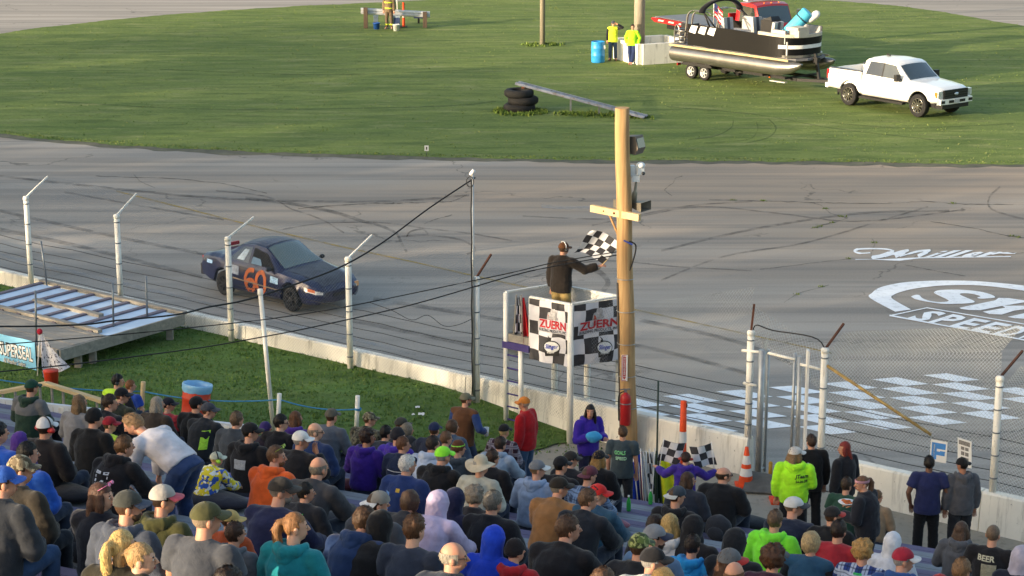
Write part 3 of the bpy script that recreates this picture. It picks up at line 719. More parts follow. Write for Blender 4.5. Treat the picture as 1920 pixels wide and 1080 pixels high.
# horizontal safety cables
for (ua, ub, nm) in ((-50, touw(pA)[0], 'left of the gate'), (touw(pB)[0], -7, 'right of the gate')):
    for z, wd in ((.86, 'lowest'), (1.05, 'second lowest'), (1.24, 'middle'), (1.43, 'second highest'), (1.64, 'highest')):
        mb = MB(); n = int((ub-ua)/.5); mb.tube([UW(ua+(ub-ua)*i/n, 29.56 + (.22 if ua > -30 else .2*max(0, (ua+(ub-ua)*i/n+24)/8)) , z-.03*abs(math.sin(i*.5*math.pi/3.05*1.0))+.008*rnd.uniform(-1, 1)) for i in range(n+1)], .0075, 5)
        mb.build('fence_cable', mat('#2b2a29', .7, .3), None, f'{wd} dark steel cable strung along the fence {nm}', 'cable', 'fence cables', world=True)
        if ua > -30 and z < 1.3:   # rusty twists where the cable is clamped
            pass
# gate frame pieces
def bar(name, a, b, w_, h_, m, parent=None, rnd_=True, **k):
    mb = MB()
    if rnd_: mb.tube([a, b], w_, 12)
    else: mb.beam(a, b, w_, h_)
    return mb.build(name, m, parent, world=True, **k)
gb = G(1421, 893); gate = empty('chain_link_gate', gb, 0, 'open galvanised chain link gate leaf beside the traffic cone', 'gate')
gt = Vector((gb.x, gb.y, ZAT(gb, 656))); bar('hinge_stile', gb, gt, .058, 0, GALV, gate)
g2 = gb + (Vector((.55, .84, 0)).normalized()*.26); bar('outer_stile', g2+Vector((0, 0, .02)), (g2.x, g2.y, gt.z-.05), .03, 0, GALV, gate)
bar('top_rail', gt-Vector((0, 0, .1)), (g2.x, g2.y, gt.z-.1), .02, 0, GALV, gate); bar('bottom_rail', gb+Vector((0, 0, .1)), (g2.x, g2.y, .1), .02, 0, GALV, gate)
mb = MB(); L_ = (g2-gb).length; dd = (g2-gb)/L_
for k in range(60):
    for sg in (0, 1):
        y0 = k*.045; mb.tube([gb+dd*(L_ if sg else 0)+Vector((0, 0, y0)), gb+dd*(0 if sg else L_)+Vector((0, 0, min(gt.z-.1, y0+L_)))], .003, 3, cap=False)
mb.build('wire_mesh', WIRER, gate, world=True, fix=False)['kind'] = 'stuff'
for (a, b_, y0, y1, ww, m, nm, rd, l) in ((1481, 1491, 840, 662, .028, GALV, 'gate_stake', True, 'thin galvanised stake with clips in the gate opening'), (1493, 1500, 845, 668, .042, GALV, 'gate_pipe', True, 'galvanised latch pipe next to the flat white board'), (1506, 1515, 850, 656, .16, WHITE, 'gate_board', False, 'flat bright white board standing upright in the gate')):
    p = UW(u_at(a, 29.75, 0), 29.75, 0); q = tip_from(p, UDIR, b_, y1)
    bar(nm, p, q, ww, .04, m, None, rd, label=l, cat='post')
for (x0, y0, x1, y1, l) in ((1392, 657, 1425, 660, 'short white rail from leaning post to gate leaf top'), (1441, 662, 1492, 674, 'white top rail across the gate opening'), (1397, 718, 1421, 723, 'short white lower rail from leaning post to gate leaf'), (1502, 683, 1538, 692, 'white latch bar joining the flat board and gate post')):
    a, b = (tip_from(UW(-17, 29.72), UDIR, x0, y0), tip_from(UW(-17, 29.72), UDIR, x1, y1)); bar('gate_rail', a, b, .026, 0, WP, None, label=l, cat='rail')
q = tip_from(pB, UDIR, 1546, 682); q2 = tip_from(pB, UDIR, 1752, 815); bar('brace_pipe', q, q2, .028, 0, mat('#a98f56', .6, .1, .4, 8, dirt='#7b5a3a'), None, label='yellowed diagonal brace pipe running down from the gate post', cat='pipe')
# notice boards on the fence
for (x, y, w_, h_, l, kind) in ((1768, 846, .30, .375, 'white notice board with a large blue block letter', 0), (1817, 849, .25, .47, 'tall white notice board with rows of dark print', 1)):
    p = tip_from(UW(-12, 29.7), UDIR, x, y); r_ = empty('notice_board', p, 0, l, 'sign', 'notice boards on the fence')
    tl = -.03 if kind == 0 else .1
    F_ = lambda a, b, o_=0.0: p + UDIR*(a*w_ - tl*b*h_*.6) + Vector((0, 0, b*h_ - tl*a*w_)) - WDIR*o_
    mb = MB(); mb.add([F_(-.5, -.5, 0), F_(.5, -.5, 0), F_(.5, .5, 0), F_(-.5, .5, 0), F_(-.5, -.5, .015), F_(.5, -.5, .015), F_(.5, .5, .015), F_(-.5, .5, .015)], [(0, 1, 2, 3), (4, 5, 6, 7), (0, 1, 5, 4), (1, 2, 6, 5), (2, 3, 7, 6), (3, 0, 4, 7)]); mb.build('panel', WHITE, r_, world=True)
    mb = MB(); qd = lambda a, b, c, d: mb.add([F_(a, b, .018), F_(c, b, .018), F_(c, d, .018), F_(a, d, .018)], [(0, 1, 2, 3)])
    if kind == 0:
        for z in ((-.42, -.4, -.1, .4), (-.1, .12, .42, .4), (-.1, -.18, .4, .0), (.1, .0, .42, .04)): qd(*z)
        mb.build('letter', mat('#3f7fc4', .6), r_, world=True)
        mb = MB(); qd(-.3, -.3, -.22, .3); mb.build('letter_gap', WHITE, r_, world=True)
    else:
        for z in ((-.4, .28, .4, .44), (-.25, .1, .0, .22), (.05, .1, .3, .22), (-.25, -.1, .0, .04), (.05, -.1, .3, .04), (-.25, -.34, .3, -.16)): qd(*z)
        mb.build('print', mat('#7a7876', .8, var=.5, scale=60), r_, world=True)
# overhead cables, as they hang between pole, mast and the stand
for pts, r__, l in (([(891, 333, 40.6), (805, 390, 40), (720, 453, 39.4), (650, 495, 38.8), (582, 523, 38.2), (467, 561, 37.2), (389, 576, 36.6), (331, 590, 36), (218, 601, 35), (148, 609, 34.5), (0, 612, 33.4), (-160, 604, 32)], .017, 'thick black cable climbing from the deck to the tall mast'),
    ([(1158, 472, 36.8), (1040, 492, 36.6), (960, 511, 36.4), (850, 534, 36), (730, 559, 35.7), (649, 575, 35.4), (573, 588, 35.2), (489, 600, 35), (389, 611, 34.6), (272, 623, 34.2), (148, 634, 33.8), (0, 646, 33.2), (-160, 656, 32.4)], .010, 'upper black cable hanging from the wooden pole towards the deck'),
    ([(1158, 478, 36.7), (1040, 499, 36.5), (960, 517, 36.2), (817, 559, 35.6), (720, 584, 35.2), (569, 617, 34.6), (480, 634, 34.3), (389, 650, 33.9), (272, 666, 33.3), (136, 683, 32.6), (0, 697, 32), (-160, 712, 31)], .011, 'lower black cable hanging from the wooden pole towards the stand')):
    mb = MB(); mb.tube(spline([Dp(*p) for p in pts], 4), r__, 6); mb.build('overhead_cable', BLACK, None, l, 'cable', 'overhead cables', world=True)
mb = MB(); mb.tube(spline([Dp(x, y, 40.5-(x-735)*.0055) for x, y in ((690, 566), (735, 582), (772, 600), (802, 591), (832, 611), (862, 608), (888, 596))], 5), .007, 5); mb.build('loose_wire', BLACK, None, 'thin loose wire looping along the fence left of the mast', 'wire', world=True)
a = Vector((pA.x, pA.y, zA)); b = Vector((pB.x, pB.y, zB)); mb = MB(); mb.tube(spline([a+Vector((.03, 0, -.1)), a+Vector((.08, 0, .12)), a.lerp(b, .3)+Vector((0, 0, .12)), a.lerp(b, .9)+Vector((0, 0, .15)), b+Vector((.05, 0, -.25))], 6), .012, 6); mb.build('gate_cable', BLACK, None, 'black cable looped across the gate between two posts', 'cable', world=True)

# ---- wooden utility pole with its fittings
pb = G(1179, 848); zt = ZAT(pb, 202); POLE = wood_mat('#8e6d47', '#b8996c', 1.0)
pole = empty('utility_pole', pb, 0, 'thick wooden utility pole with crossarm and horn beside the flag stand', 'pole')
lean = Vector((-.22, 0, 0)); at_ = lambda z: Vector((pb.x, pb.y, z)) + lean*(z/zt)
mb = MB(); mb.tube([at_(z) + Vector((.008*math.sin(z*3), 0, 0)) for z in [-.05+ (zt+.05)*k/14 for k in range(15)]], [.165-.035*k/14 for k in range(15)], 18); mb.build('shaft', POLE, pole, world=True)
def atpx(dz_u, dz_w, py): p = Vector((pb.x, pb.y, 0)) + UDIR*dz_u + WDIR*dz_w; p.z = ZAT(p, py); return p
c0 = tip_from(pb-WDIR*.18, UDIR, 1107, 390); c1_ = tip_from(pb-WDIR*.18, UDIR, 1196, 408); mb = MB(); mb.beam(c0, c1_, .09, .125); mb.build('crossarm', NEWOOD, pole, world=True)
mb = MB(); mb.ball(c0.lerp(c1_, .5)-WDIR*.05, .022); mb.ball(c0.lerp(c1_, .28)-WDIR*.05, .014); mb.build('bolt', RUST, pole, world=True)
mb = MB(); mb.beam(tip_from(pb-WDIR*.2, UDIR, 1139, 400), tip_from(pb-WDIR*.17, UDIR, 1160, 449), .03, .03); mb.build('brace', wood_mat('#8a6a44', '#a98456'), pole, world=True)
h0 = tip_from(pb+WDIR*.14, UDIR, 1182, 383)     # horn loudspeaker
mb = MB(); hd = UDIR
def hornp(s_, wx, wz): return [h0+hd*s_+WDIR*sx*wx+Vector((0, 0, sz*wz)) for sx, sz in ((-1, -1), (1, -1), (1, 1), (-1, 1))]
for sg in (-1, 1):
    R0, R1 = hornp(0, .05, .05), hornp(sg*.30, .17, .085); R2 = hornp(sg*.12, .04, .035)
    mb.add(R0+R1+R2, [(i, (i+1) % 4, 4+(i+1) % 4, 4+i) for i in range(4)] + [(4+i, 4+(i+1) % 4, 8+(i+1) % 4, 8+i) for i in range(4)] + [(8, 9, 10, 11)])
mb.build('horn_speaker', mat('#6f6a60', .5, .3), pole, world=True)
mb = MB(); s0 = h0 + Vector((.02, 0, .0)); s1 = tip_from(pb+WDIR*.12, UDIR, 1189, 338); mb.tube([s0, s0.lerp(s1, .5), s0.lerp(s1, .55), s1], [.055, .05, .028, .022], 10); mb.build('camera_stem', mat('#8b8576', .5, .4), pole, world=True)
mb = MB(); s2 = s1 + Vector((0, 0, .12)); mb.box(s1+Vector((-.01, 0, .04)), (.13, .12, .12)); mb.box(s2+Vector((.05, 0, .06)), (.13, .14, .13), rz=.4); mb.ball(s2+Vector((.07, -.02, .16)), (.085, .08, .06)); mb.box(s2+Vector((-.08, .02, .05)), (.09, .1, .2), rz=.3); mb.build('camera_housing', mat('#dfe3e4', .4), pole, world=True)
mb = MB(); mb.ball(s2+Vector((.12, -.06, .02)), .035); mb.build('lens', glassmat('#101418'), pole, world=True)
l0 = tip_from(pb+WDIR*.16, UDIR, 1188, 271); mb = MB(); mb.prism([(-.22, -.14), (.06, -.17), (.13, -.05), (.06, .17), (-.22, .14)], -.13, .13, f=lambda x, y, h: l0+UDIR*x*.9+WDIR*h+Vector((0, 0, y))); mb.build('floodlight_box', mat('#6d655c', .6, .2), pole, world=True)
mb = MB(); mb.prism([(.065, -.13), (.12, -.04), (.07, .13)], -.11, .11, f=lambda x, y, h: l0+UDIR*(x*.9+.012)+WDIR*h+Vector((0, 0, y))); mb.build('floodlight_glass', glassmat('#3c4044'), pole, world=True)
mb = MB(); mb.tube([Vector((pb.x-.15, pb.y-.06, .1+k*.4)) + lean*((.1+k*.4)/zt) for k in range(9)], .02, 8); mb.build('conduit', mat('#4d4945', .6), pole, world=True)
for k in range(5):
    mb = MB(); z = .9+.62*k; mb.tube([at_(z)+Vector((.172*math.cos(a), .172*math.sin(a), 0)) for a in [math.pi*(.75+j*.1) for j in range(12)]], .008, 5); mb.build('strap', GALV, pole, world=True)
mb = MB(); q = tip_from(pb-Vector((.02, .19, 0)), UDIR, 1170, 452); mb.tube(spline([q, q+Vector((.12, 0, -.02)), q+Vector((.2, .05, -.12)), q+Vector((.14, 0, -.4)), q+Vector((.02, 0, -.7))], 6), .014, 6); mb.build('hanging_cable', BLACK, pole, world=True)
mb = MB(); mb.beam(q+Vector((-.03, -.02, .02)), q+Vector((.13, -.02, -.06)), .03, .03); mb.build('cable_tie', mat('#2b3f86', .6), pole, world=True)
# vertical arrow sign on the pole
sg = tip_from(pb-Vector((.0, .28, 0)), UDIR, 1172, 690); SX = Vector((1, .1, 0)).normalized()
r_ = empty('pole_sign', sg-Vector((0, 0, .26)), 0, 'narrow vertical red and white sign nailed on the wooden pole', 'sign')
SF = lambda x, y, o_=0.0: sg + SX*x + Vector((0, 0, y)) + Vector((0, -1, 0))*o_
mb = MB(); mb.box(sg, (.115, .012, .5)); mb.build('panel', WHITE, r_, world=True)
mb = MB()
for a, b, c, d in ((-.052, -.245, -.042, .245), (.042, -.245, .052, .245), (-.042, .235, .042, .245), (-.042, -.245, .042, -.235)): mb.add([SF(a, b, .009), SF(c, b, .009), SF(c, d, .009), SF(a, d, .009)], [(0, 1, 2, 3)])
mb.build('border', mat('#b02a2e', .6), r_, world=True)
mb = MB(); mb.add([SF(-.032, -.17, .009), SF(0, -.225, .009), SF(.032, -.17, .009)], [(0, 1, 2)]); mb.add([SF(-.026, -.16, .009), SF(.026, -.16, .009), SF(.026, .22, .009), SF(-.026, .22, .009)], [(0, 1, 2, 3)]); mb.build('arrow', mat('#b02a2e', .6), r_, world=True)
mb = MB(); text_mb(mb, 'EXTINGUISHER', lambda x, y: SF(-y+.012, -x+.2, .012), .34, .028, bold=.02); mb.build('lettering', WHITE, r_, world=True)
# fire extinguisher
fx = tip_from(pb-Vector((.03, .3, 0)), UDIR, 1175, 797); r_ = empty('fire_extinguisher', fx, 0, 'red fire extinguisher strapped to the wooden pole', 'extinguisher')
mb = MB(); mb.lathe([(.001, 0), (.085, .005), (.1, .03), (.1, .52), (.085, .58), (.045, .61), (.03, .64), (.001, .64)], fx, n=24); mb.build('cylinder', REDP, r_, world=True)
mb = MB(); mb.box(fx+Vector((0, 0, .66)), (.05, .05, .05)); mb.beam(fx+Vector((-.1, 0, .69)), fx+Vector((.08, 0, .7)), .025, .02); mb.build('valve', STEEL, r_, world=True)
mb = MB(); mb.tube(spline([fx+Vector((-.02, 0, .66)), fx+Vector((-.12, -.03, .6)), fx+Vector((-.13, -.04, .35)), fx+Vector((-.12, -.03, .1))], 5), .013, 6); mb.build('hose', BLACK, r_, world=True)
mb = MB(); mb.lathe([(.102, 0), (.104, 0), (.104, .02), (.102, .02)], fx+Vector((0, 0, .42))); mb.build('strap', STEEL, r_, world=True)

# ---- flag stand
FN = Vector((1.10, 35.62, 0)); FL, FWD = 1.52, 1.12; WS = Vector((.85, .53, 0)).normalized(); FZ, FT = 1.72, 2.73
fp = lambda a, b, z=0.0: FN - UDIR*a + WS*b + Vector((0, 0, z))        # a along the wall to the left, b towards the track
fs = empty('flag_stand', fp(FL/2, FWD/2), 0, 'raised white flag stand with chequered sponsor banners and purple ladder', 'stand')
for a, b, t in ((0, 0, FT), (0, FWD, FT), (.74, FWD, FZ), (FL, FWD, FT)):
    bar('post', fp(a+.0, b, -.02), fp(a, b, t), .062, 0, WP, fs)
for a, z in ((FL, FT), (FL-.36, FZ)): bar('ladder_rail', fp(a, 0, -.02), fp(a, 0, z), .05, 0, WP, fs)
for k in range(6):
    bar('rung', fp(FL, -.01, .2+.26*k), fp(FL-.36, -.01, .2+.26*k), .016, 0, PURPLE, fs)
mb = MB(); mb.prism([(0, 0), (FL, 0), (FL, FWD), (0, FWD)], FZ-.1, FZ+.2, f=lambda x, y, h: fp(x*.995, y*.995, h)); mb.build('floor', GREYWOOD, fs, world=True)
mb = MB(); mb.prism([(FL-.60, -.06), (FL+.03, -.06), (FL+.03, .14), (FL-.60, .14)], FZ-.08, FZ+.05, f=lambda x, y, h: fp(x, y, h)); mb.build('step', PURPLE, fs, world=True)
INNER = mat('#cfd0cd', .7, var=.15, scale=3)
for nm, q in (('back_panel', [(0, FWD), (FL, FWD)]), ('side_panel', [(FL, 0.02), (FL, FWD)])):
    (a0, b0), (a1, b1) = q
    k = 5
    for i in range(k):
        mb = MB(); z0 = FZ-.25+i*(FT-FZ+.25)/k; mb.beam(fp(a0, b0, z0+.12), fp(a1, b1, z0+.12), .02, (FT-FZ+.25)/k-.012); mb.build('panel_board', INNER, fs, world=True)
for q in (((0, 0), (0, FWD)), ((0, FWD), (FL, FWD)), ((FL, 0), (FL, FWD)), ((0, 0), (FL-.58, 0))):
    mb = MB(); mb.beam(fp(*q[0], FT+.012), fp(*q[1], FT+.012), .06, .035); mb.build('top_rail', WP, fs, world=True)
bar('inner_post', fp(FL-.58, 0, FZ), fp(FL-.58, 0, FT), .03, 0, WP, fs)
# banners: hanging printed sheets
def banner(name, a, b, nx, ny, label, seed, big):
    a, b = Vector(a), Vector(b); L = (b-a).length; H_ = 1.2; out = (b-a).normalized().cross(Vector((0, 0, 1)))
    if out.y > 0: out = -out
    def S_(x, y, o_=0.0):
        t = (1-y/H_); wv = .03*math.sin(x*4.2+seed)*t + .06*noise.noise(Vector((x*2.6+seed, y*2.2, 0)))*(.3+t) + .012*noise.noise(Vector((x*9, y*5+seed, 0)))
        return a + (b-a)*(x/L) + Vector((0, 0, y-H_ - .05*math.sin(x/L*math.pi)*(y/H_)*0 + .03*noise.noise(Vector((x*3+seed, 0, 2)))*t)) + out*(.055+wv+o_)
    r_ = empty(name, fp(0, 0, 0)*0+a-Vector((0, 0, H_)), 0, label, 'banner', 'banners on the flag stand')
    mb = MB(); mb.grid(lambda u, v: S_(u*L, v*H_), 24, 24)
    mb.v = mb.v; o = mb.build('sheet', checker_mat('#d9d8de', '#17171b', nx, ny, ('UV',), .45), r_, world=True, fix=False)
    uv = o.data.uv_layers.new(); 
    for lp in o.data.loops:
        i = lp.vertex_index; uv.data[lp.index].uv = ((i//25)/24, (i % 25)/24)
    x0, w_ = (.12, L*.84) if big else (L*.27, L*.68)
    mb = MB(); mb.grid(lambda u, v: S_(x0-.03+u*(w_+.06), .60+v*.25, .006), 12, 4); mb.build('name_patch', mat('#c4c3ca', .5), r_, world=True, fix=False)
    mb = MB(); text_mb(mb, 'ZUERN', lambda x, y: S_(x, y, .014), w_, .155, bold=.035, x0=x0, y0=.69); mb.build('lettering', mat('#b3202c', .5), r_, world=True, fix=False)
    mb = MB(); text_mb(mb, 'BUILDING PRODUCTS, INC', lambda x, y: S_(x, y, .014), w_, .055, bold=.02, x0=x0, y0=.615); mb.build('lettering', mat('#26262a', .5), r_, world=True, fix=False)
    cx = x0 + w_*.48      # figure above the name
    mb = MB(); mb.add([S_(cx+x*1.1, .86+y*1.0, .008) for x, y in ((-.12, 0), (.1, 0), (.12, .04), (.08, .08), (.1, .15), (.06, .22), (-.02, .21), (-.04, .14), (-.09, .13))], [tuple(range(9))]); mb.build('figure', mat('#a9a9ac', .6, var=.4, scale=20), r_, world=True, fix=False)
    mb = MB(); mb.add([S_(cx-.06+.05*math.cos(k*.785)*(1.2 if k % 2 else .6), .9+.06*math.sin(k*.785)*(1.2 if k % 2 else .6), .012) for k in range(8)], [tuple(range(8))]); mb.build('figure_star', mat('#b5503c', .6), r_, world=True, fix=False)
    lx, ly = (x0+w_*.62, .30) if big else (x0+w_*.48, .33)   # oval club badge
    def oval(rx, ry, o_, m, nm, dy=0.0):
        mb = MB(); mb.add([S_(lx+rx*math.cos(k*.393), ly+dy+ry*math.sin(k*.393), o_) for k in range(16)], [tuple(range(16))]); mb.build(nm, m, r_, world=True, fix=False)
    oval(.175, .13, .006, BLACK, 'badge_rim'); oval(.155, .11, .012, WHITE, 'badge_field')
    mb = MB(); mb.add([S_(lx+x, ly+y, .006) for x, y in ((-.14, -.19), (.14, -.17), (.15, -.06), (-.15, -.07))], [(0, 1, 2, 3)]); mb.build('badge_base', BLACK, r_, world=True, fix=False); mb = MB(); mb.add([S_(lx+x, ly+y, .0065) for x, y in ((-.09, .1), (.0, .1), (-.03, .17), (-.09, .22), (-.06, .16))], [(0, 1, 2, 3, 4)]); mb.build('badge_crest', BLACK, r_, world=True, fix=False)
    mb = MB(); text_mb(mb, 'Slinger', lambda x, y: S_(x, y, .018), .26, .085, .25, .02, x0=lx-.13, y0=ly-.03); mb.build('badge_lettering', mat('#2a3fa8', .5), r_, world=True, fix=False)
    mb = MB(); text_mb(mb, 'SPEEDWAY', lambda x, y: S_(x, y, .012), .2, .045, .2, .02, x0=lx-.1, y0=ly-.125); mb.build('badge_lettering', WHITE, r_, world=True, fix=False)
banner('sponsor_banner', fp(FL-.60, 0, FT), fp(0.03, 0, FT), 3.0, 4.2, 'chequered banner with smaller red name on ladder side of flag stand', 1.3, False)
banner('sponsor_banner', fp(-.02, .02, FT), fp(-.02, FWD-.05, FT), 3.3, 4.2, 'chequered banner with larger red name beside the wooden pole', 4.1, True)
# flags standing in the corner of the flag stand
def flag(name, base, top, cols, m, label, hang=.9, wid=.2, seed=0, group=None, tilt=Vector((0, 0, 0))):
    base, top = Vector(base), Vector(top); r_ = empty(name, base, 0, label, 'flag', group)
    bar('staff', base, top, .011, 0, cols, r_)
    d = (base-top).normalized()
    def S_(u, v):
        p = top + d*(.05+hang*v) + tilt*v; s_ = wid*(.25+.75*v)*u
        return p + Vector((1, .25, 0)).normalized()*(s_+.02) + Vector((0, -1, 0))*(.04*math.sin(u*9+seed)*(.3+v)+.01)
    mb = MB(); mb.grid(S_, 12, 12); o = mb.build('cloth', m, r_, world=True, fix=False)
    uv = o.data.uv_layers.new()
    for lp in o.data.loops: uv.data[lp.index].uv = ((lp.vertex_index//13)/12, (lp.vertex_index % 13)/12)
    return r_
CHK = checker_mat('#e3e3e6', '#151519', 3, 5, ('UV',), .1)
flag('racing_flag', fp(FL-.12, .05, FZ+.045), fp(FL-.2, .05, FT-.02), GREYWOOD, CHK, 'furled chequered flag leaning in the flag stand corner', .88, .2, 1, 'flags kept in the flag stand')
flag('racing_flag', fp(FL-.38, .02, FZ+.045), fp(FL-.33, .03, FT+.0), GREYWOOD, cloth('#c22428'), 'furled red flag leaning in the flag stand corner', .92, .17, 2, 'flags kept in the flag stand')
flag('racing_flag', fp(FL-.52, .10, FZ+.045), fp(FL-.48, .10, FT-.03), GREYWOOD, cloth('#26242a'), 'furled black flag leaning in the flag stand corner', .85, .1, 4, 'flags kept in the flag stand')

# ---- flags in a bin by the walkway, cones, ramp plate
fb_ = G(1212, 985); r_ = empty('flag_bin', fb_, 0, 'dark bin holding a bunch of racing flags by the walkway', 'bin')
mb = MB(); mb.lathe([(.001, 0), (.2, 0), (.25, .42), (.27, .43), (.26, .45), (.23, .42), (.19, .05), (.001, .04)], fb_); mb.build('tub', mat('#2a2a2c', .6), r_, world=True)
for k, (bx, tx, ty, m, l, hg, wd, tl) in enumerate(((1196, 1188, 846, cloth('#1f3fb0'), 'blue racing flag hanging from its staff in the bin', 1.0, .20, -.22), (1203, 1198, 842, cloth('#8d1f2c'), 'dark red racing flag bundled in the bin', .95, .09, 0), (1209, 1203, 841, cloth('#d9d9da'), 'white racing flag with narrow folds next to the red one', .95, .06, 0), (1213, 1214, 846, CHK, 'chequered racing flag rolled up in the bin', .9, .1, 0), (1218, 1220, 842, cloth('#d5d6da'), 'white racing flag with wide folds beside the green one', .9, .12, .03), (1226, 1230, 840, cloth('#24402c'), 'dark green racing flag rolled tightly in the bin', .95, .07, 0), (1236, 1236, 845, cloth('#d8da2a'), 'yellow racing flag with black script in the bin', .9, .18, .1))):
    p0 = Vector((fb_.x + (bx-1214)*.006, fb_.y + .05*math.sin(k*2), .05)); p1 = tip_from(p0, Vector((1, 0, 0)), tx, ty)
    flag('racing_flag', p0, p1, WHITE, m, l, hg, wd*2.4, k, 'flags kept in the bin', Vector((tl, 0, 0)))
p = G(1229, 1000); q = tip_from(p, Vector((1, 0, 0)), 1234, 714); bar('antenna_pole', p, q, .016, 0, mat('#22332a', .6), None, label='thin dark green pole standing behind the yellow flag', cat='pole')
def cone(base, h_, label, tall=False):
    r_ = empty('traffic_cone', base, 0, label, 'cone')
    if tall: prof = [(.001, h_), (.04, h_), (.045, h_-.06), (.05, h_-.08), (.07, .1), (.075, .08)]
    else: prof = [(.001, h_), (.025, h_), (.03, h_-.02), (.14, .04)]
    n = 20; mb = MB(); full = []
    r0, r1 = prof[-1][0], (.055 if tall else .03)
    bands = ((0, .38, 0), (.38, .55, 1), (.55, 1, 0)) if tall else ((0, .25, 0), (.25, .45, 1), (.45, .56, 0), (.56, .78, 1), (.78, 1, 0))
    for k, (a, b, m) in enumerate(bands):
        q = MB(); f_ = lambda t: r0+(r1-r0)*t; e = .0015 if m else 0
        q.lathe([(f_(a)+e, .04+(h_-.04)*a), (f_(b)+e, .04+(h_-.04)*b)] + ([(.001, h_)] if b == 1 else []), base, n=n); q.build('reflective_band' if m else 'cone_body', WHITE if m else ORANGE, r_, world=True)
    q = MB(); q.box(Vector(base)+Vector((0, 0, .02)), (.36, .36, .04)); q.build('base_plate', mat('#26221f', .8) if tall else ORANGE, r_, world=True)
    if tall: q = MB(); q.tube([Vector(base)+Vector((.03+.03*math.cos(k*.52), -.02, h_-.08+.045*math.sin(k*.52))) for k in range(13)], .012, 6); q.build('handle', BLACK, r_, world=True)
b = UW(u_at(1279, 29.2, 0), 29.2); cone(b, ZAT(b, 752), 'tall orange channelizer post with white band against the wall', True)
b = G(1398, 912); cone(b, ZAT(b, 838), 'orange and white striped cone beside the open gate leaf'); b = G(1463, 940); cone(b, ZAT(b, 868), 'orange and white striped cone behind the man in lime hoodie')
pl = G(1432, 915); mb = MB(); mb.prism([(-.42, -.3), (.38, -.42), (.45, .1), (-.25, .3)], 0, .018, f=lambda x, y, h: Vector((pl.x+x, pl.y+y, .03+h+max(0, y+.3)*.3))); mb.build('ramp_plate', mat('#66645f', .7, .3, .3), None, 'grey metal ramp plate lying under the open gate leaf', 'plate', world=True)
mb = MB(); b = G(1444, 900); mb.tube([b, (b.x, b.y, .32)], .035, 10); mb.ball((b.x, b.y, .32), .035); mb.build('marker_post', mat('#b98a2a', .7), None, 'short ochre marker post behind the open gate leaf', 'post', world=True)

# ---- roped-off edge of the stand
def wpost(x, y0, y1, z0, r__, m, label, x1=None, dpt=0):
    b = G(x, y0, z0); q = tip_from(b, Vector((1, 0, 0)), x1 or x, y1); return bar('rope_post', b, q, r__, 0, m, None, label=label, cat='post', group='posts of the rope line'), q
_, q1 = wpost(520, 815, 738, .37, .042, WP, 'short white rope post beside the tall leaning pole'); _, q2 = wpost(668, 815, 742, .37, .042, WP, 'short white rope post at the end of the blue rope')
_, q0 = wpost(264, 800, 716, .37, .045, NEWOOD, 'pale bare wood rope post behind the white railing', 263)
b = G(513, 812, .37); q = tip_from(b, Vector((1, 0, 0)), 490, 547); r_ = empty('leaning_pole', b, 0, 'tall white pole leaning left in front of the race car', 'pole'); bar('shaft', b, q, .042, 0, WP, r_)
mb = MB(); mb.lathe([(.001, .06), (.05, .05), (.055, -.05), (.048, -.06)], q); mb.build('cap', WP, r_, world=True)
mb = MB(); mb.tube(sag(q0-Vector((.06, 0, .18)), q1-Vector((.05, 0, .12)), .1) + sag(q1-Vector((.04, 0, .1)), q2-Vector((0, 0, .26)), .09)[1:], .013, 6); mb.tube(sag(G(-60, 702, 1.7), q0-Vector((.06, 0, .19)), .08), .012, 6)
for k in range(3): mb.tube([q2-Vector((0, 0, .25+.012*k)) + Vector((.056*math.cos(a*.524), .056*math.sin(a*.524), 0)) for a in range(13)], .012, 5)
mb.build('rope', mat('#3f86b4', .8), None, 'blue rope strung between the short posts', 'rope', world=True)
# white railing with balusters
ra, rb = G(-40, 744, 1.6), G(482, 801, 1.6); rail = empty('railing', (ra.x, ra.y, .3), 0, 'low white railing with wide top board behind the spectators', 'railing')
mb = MB(); mb.beam(ra-Vector((0, 0, .1)), rb-Vector((0, 0, .1)), .07, .24); mb.build('top_board', mat('#c3cbd4', .6, var=.12, scale=2), rail, world=True)
L_ = (rb-ra).length; n = int(L_/.16)
for k in range(n+1):
    p = ra.lerp(rb, (k+.5)/(n+1)); mb = MB(); mb.beam((p.x, p.y, .3), (p.x, p.y, 1.58), .1 if k % 10 == 0 else .07, .1 if k % 10 == 0 else .025); mb.build('post' if k % 10 == 0 else 'baluster', WP if k % 10 == 0 else GREYWOOD, rail, world=True)
mb = MB(); mb.beam(ra-Vector((0, 0, .9)), rb-Vector((0, 0, .9)), .05, .09); mb.build('bottom_rail', GREYWOOD, rail, world=True)
# peaked lumber rail of the ramp
ya = G(-30, 741, 1.5); yb = G(86, 719, 1.72); yc = G(192, 752, 1.5); r_ = empty('ramp_railing', (yb.x, yb.y, .3), 0, 'peaked raw lumber railing beyond the white railing', 'railing')
for a, b in ((ya, yb), (yb, yc)):
    mb = MB(); mb.beam(a, b, .11, .06); mb.build('lumber_rail', NEWOOD, r_, world=True)
    k = int((b-a).length/.2)
    for i in range(k): p = a.lerp(b, (i+.5)/k); mb = MB(); mb.beam((p.x, p.y, .3), (p.x, p.y, p.z-.025), .09, .03); mb.build('picket', GREYWOOD, r_, world=True)
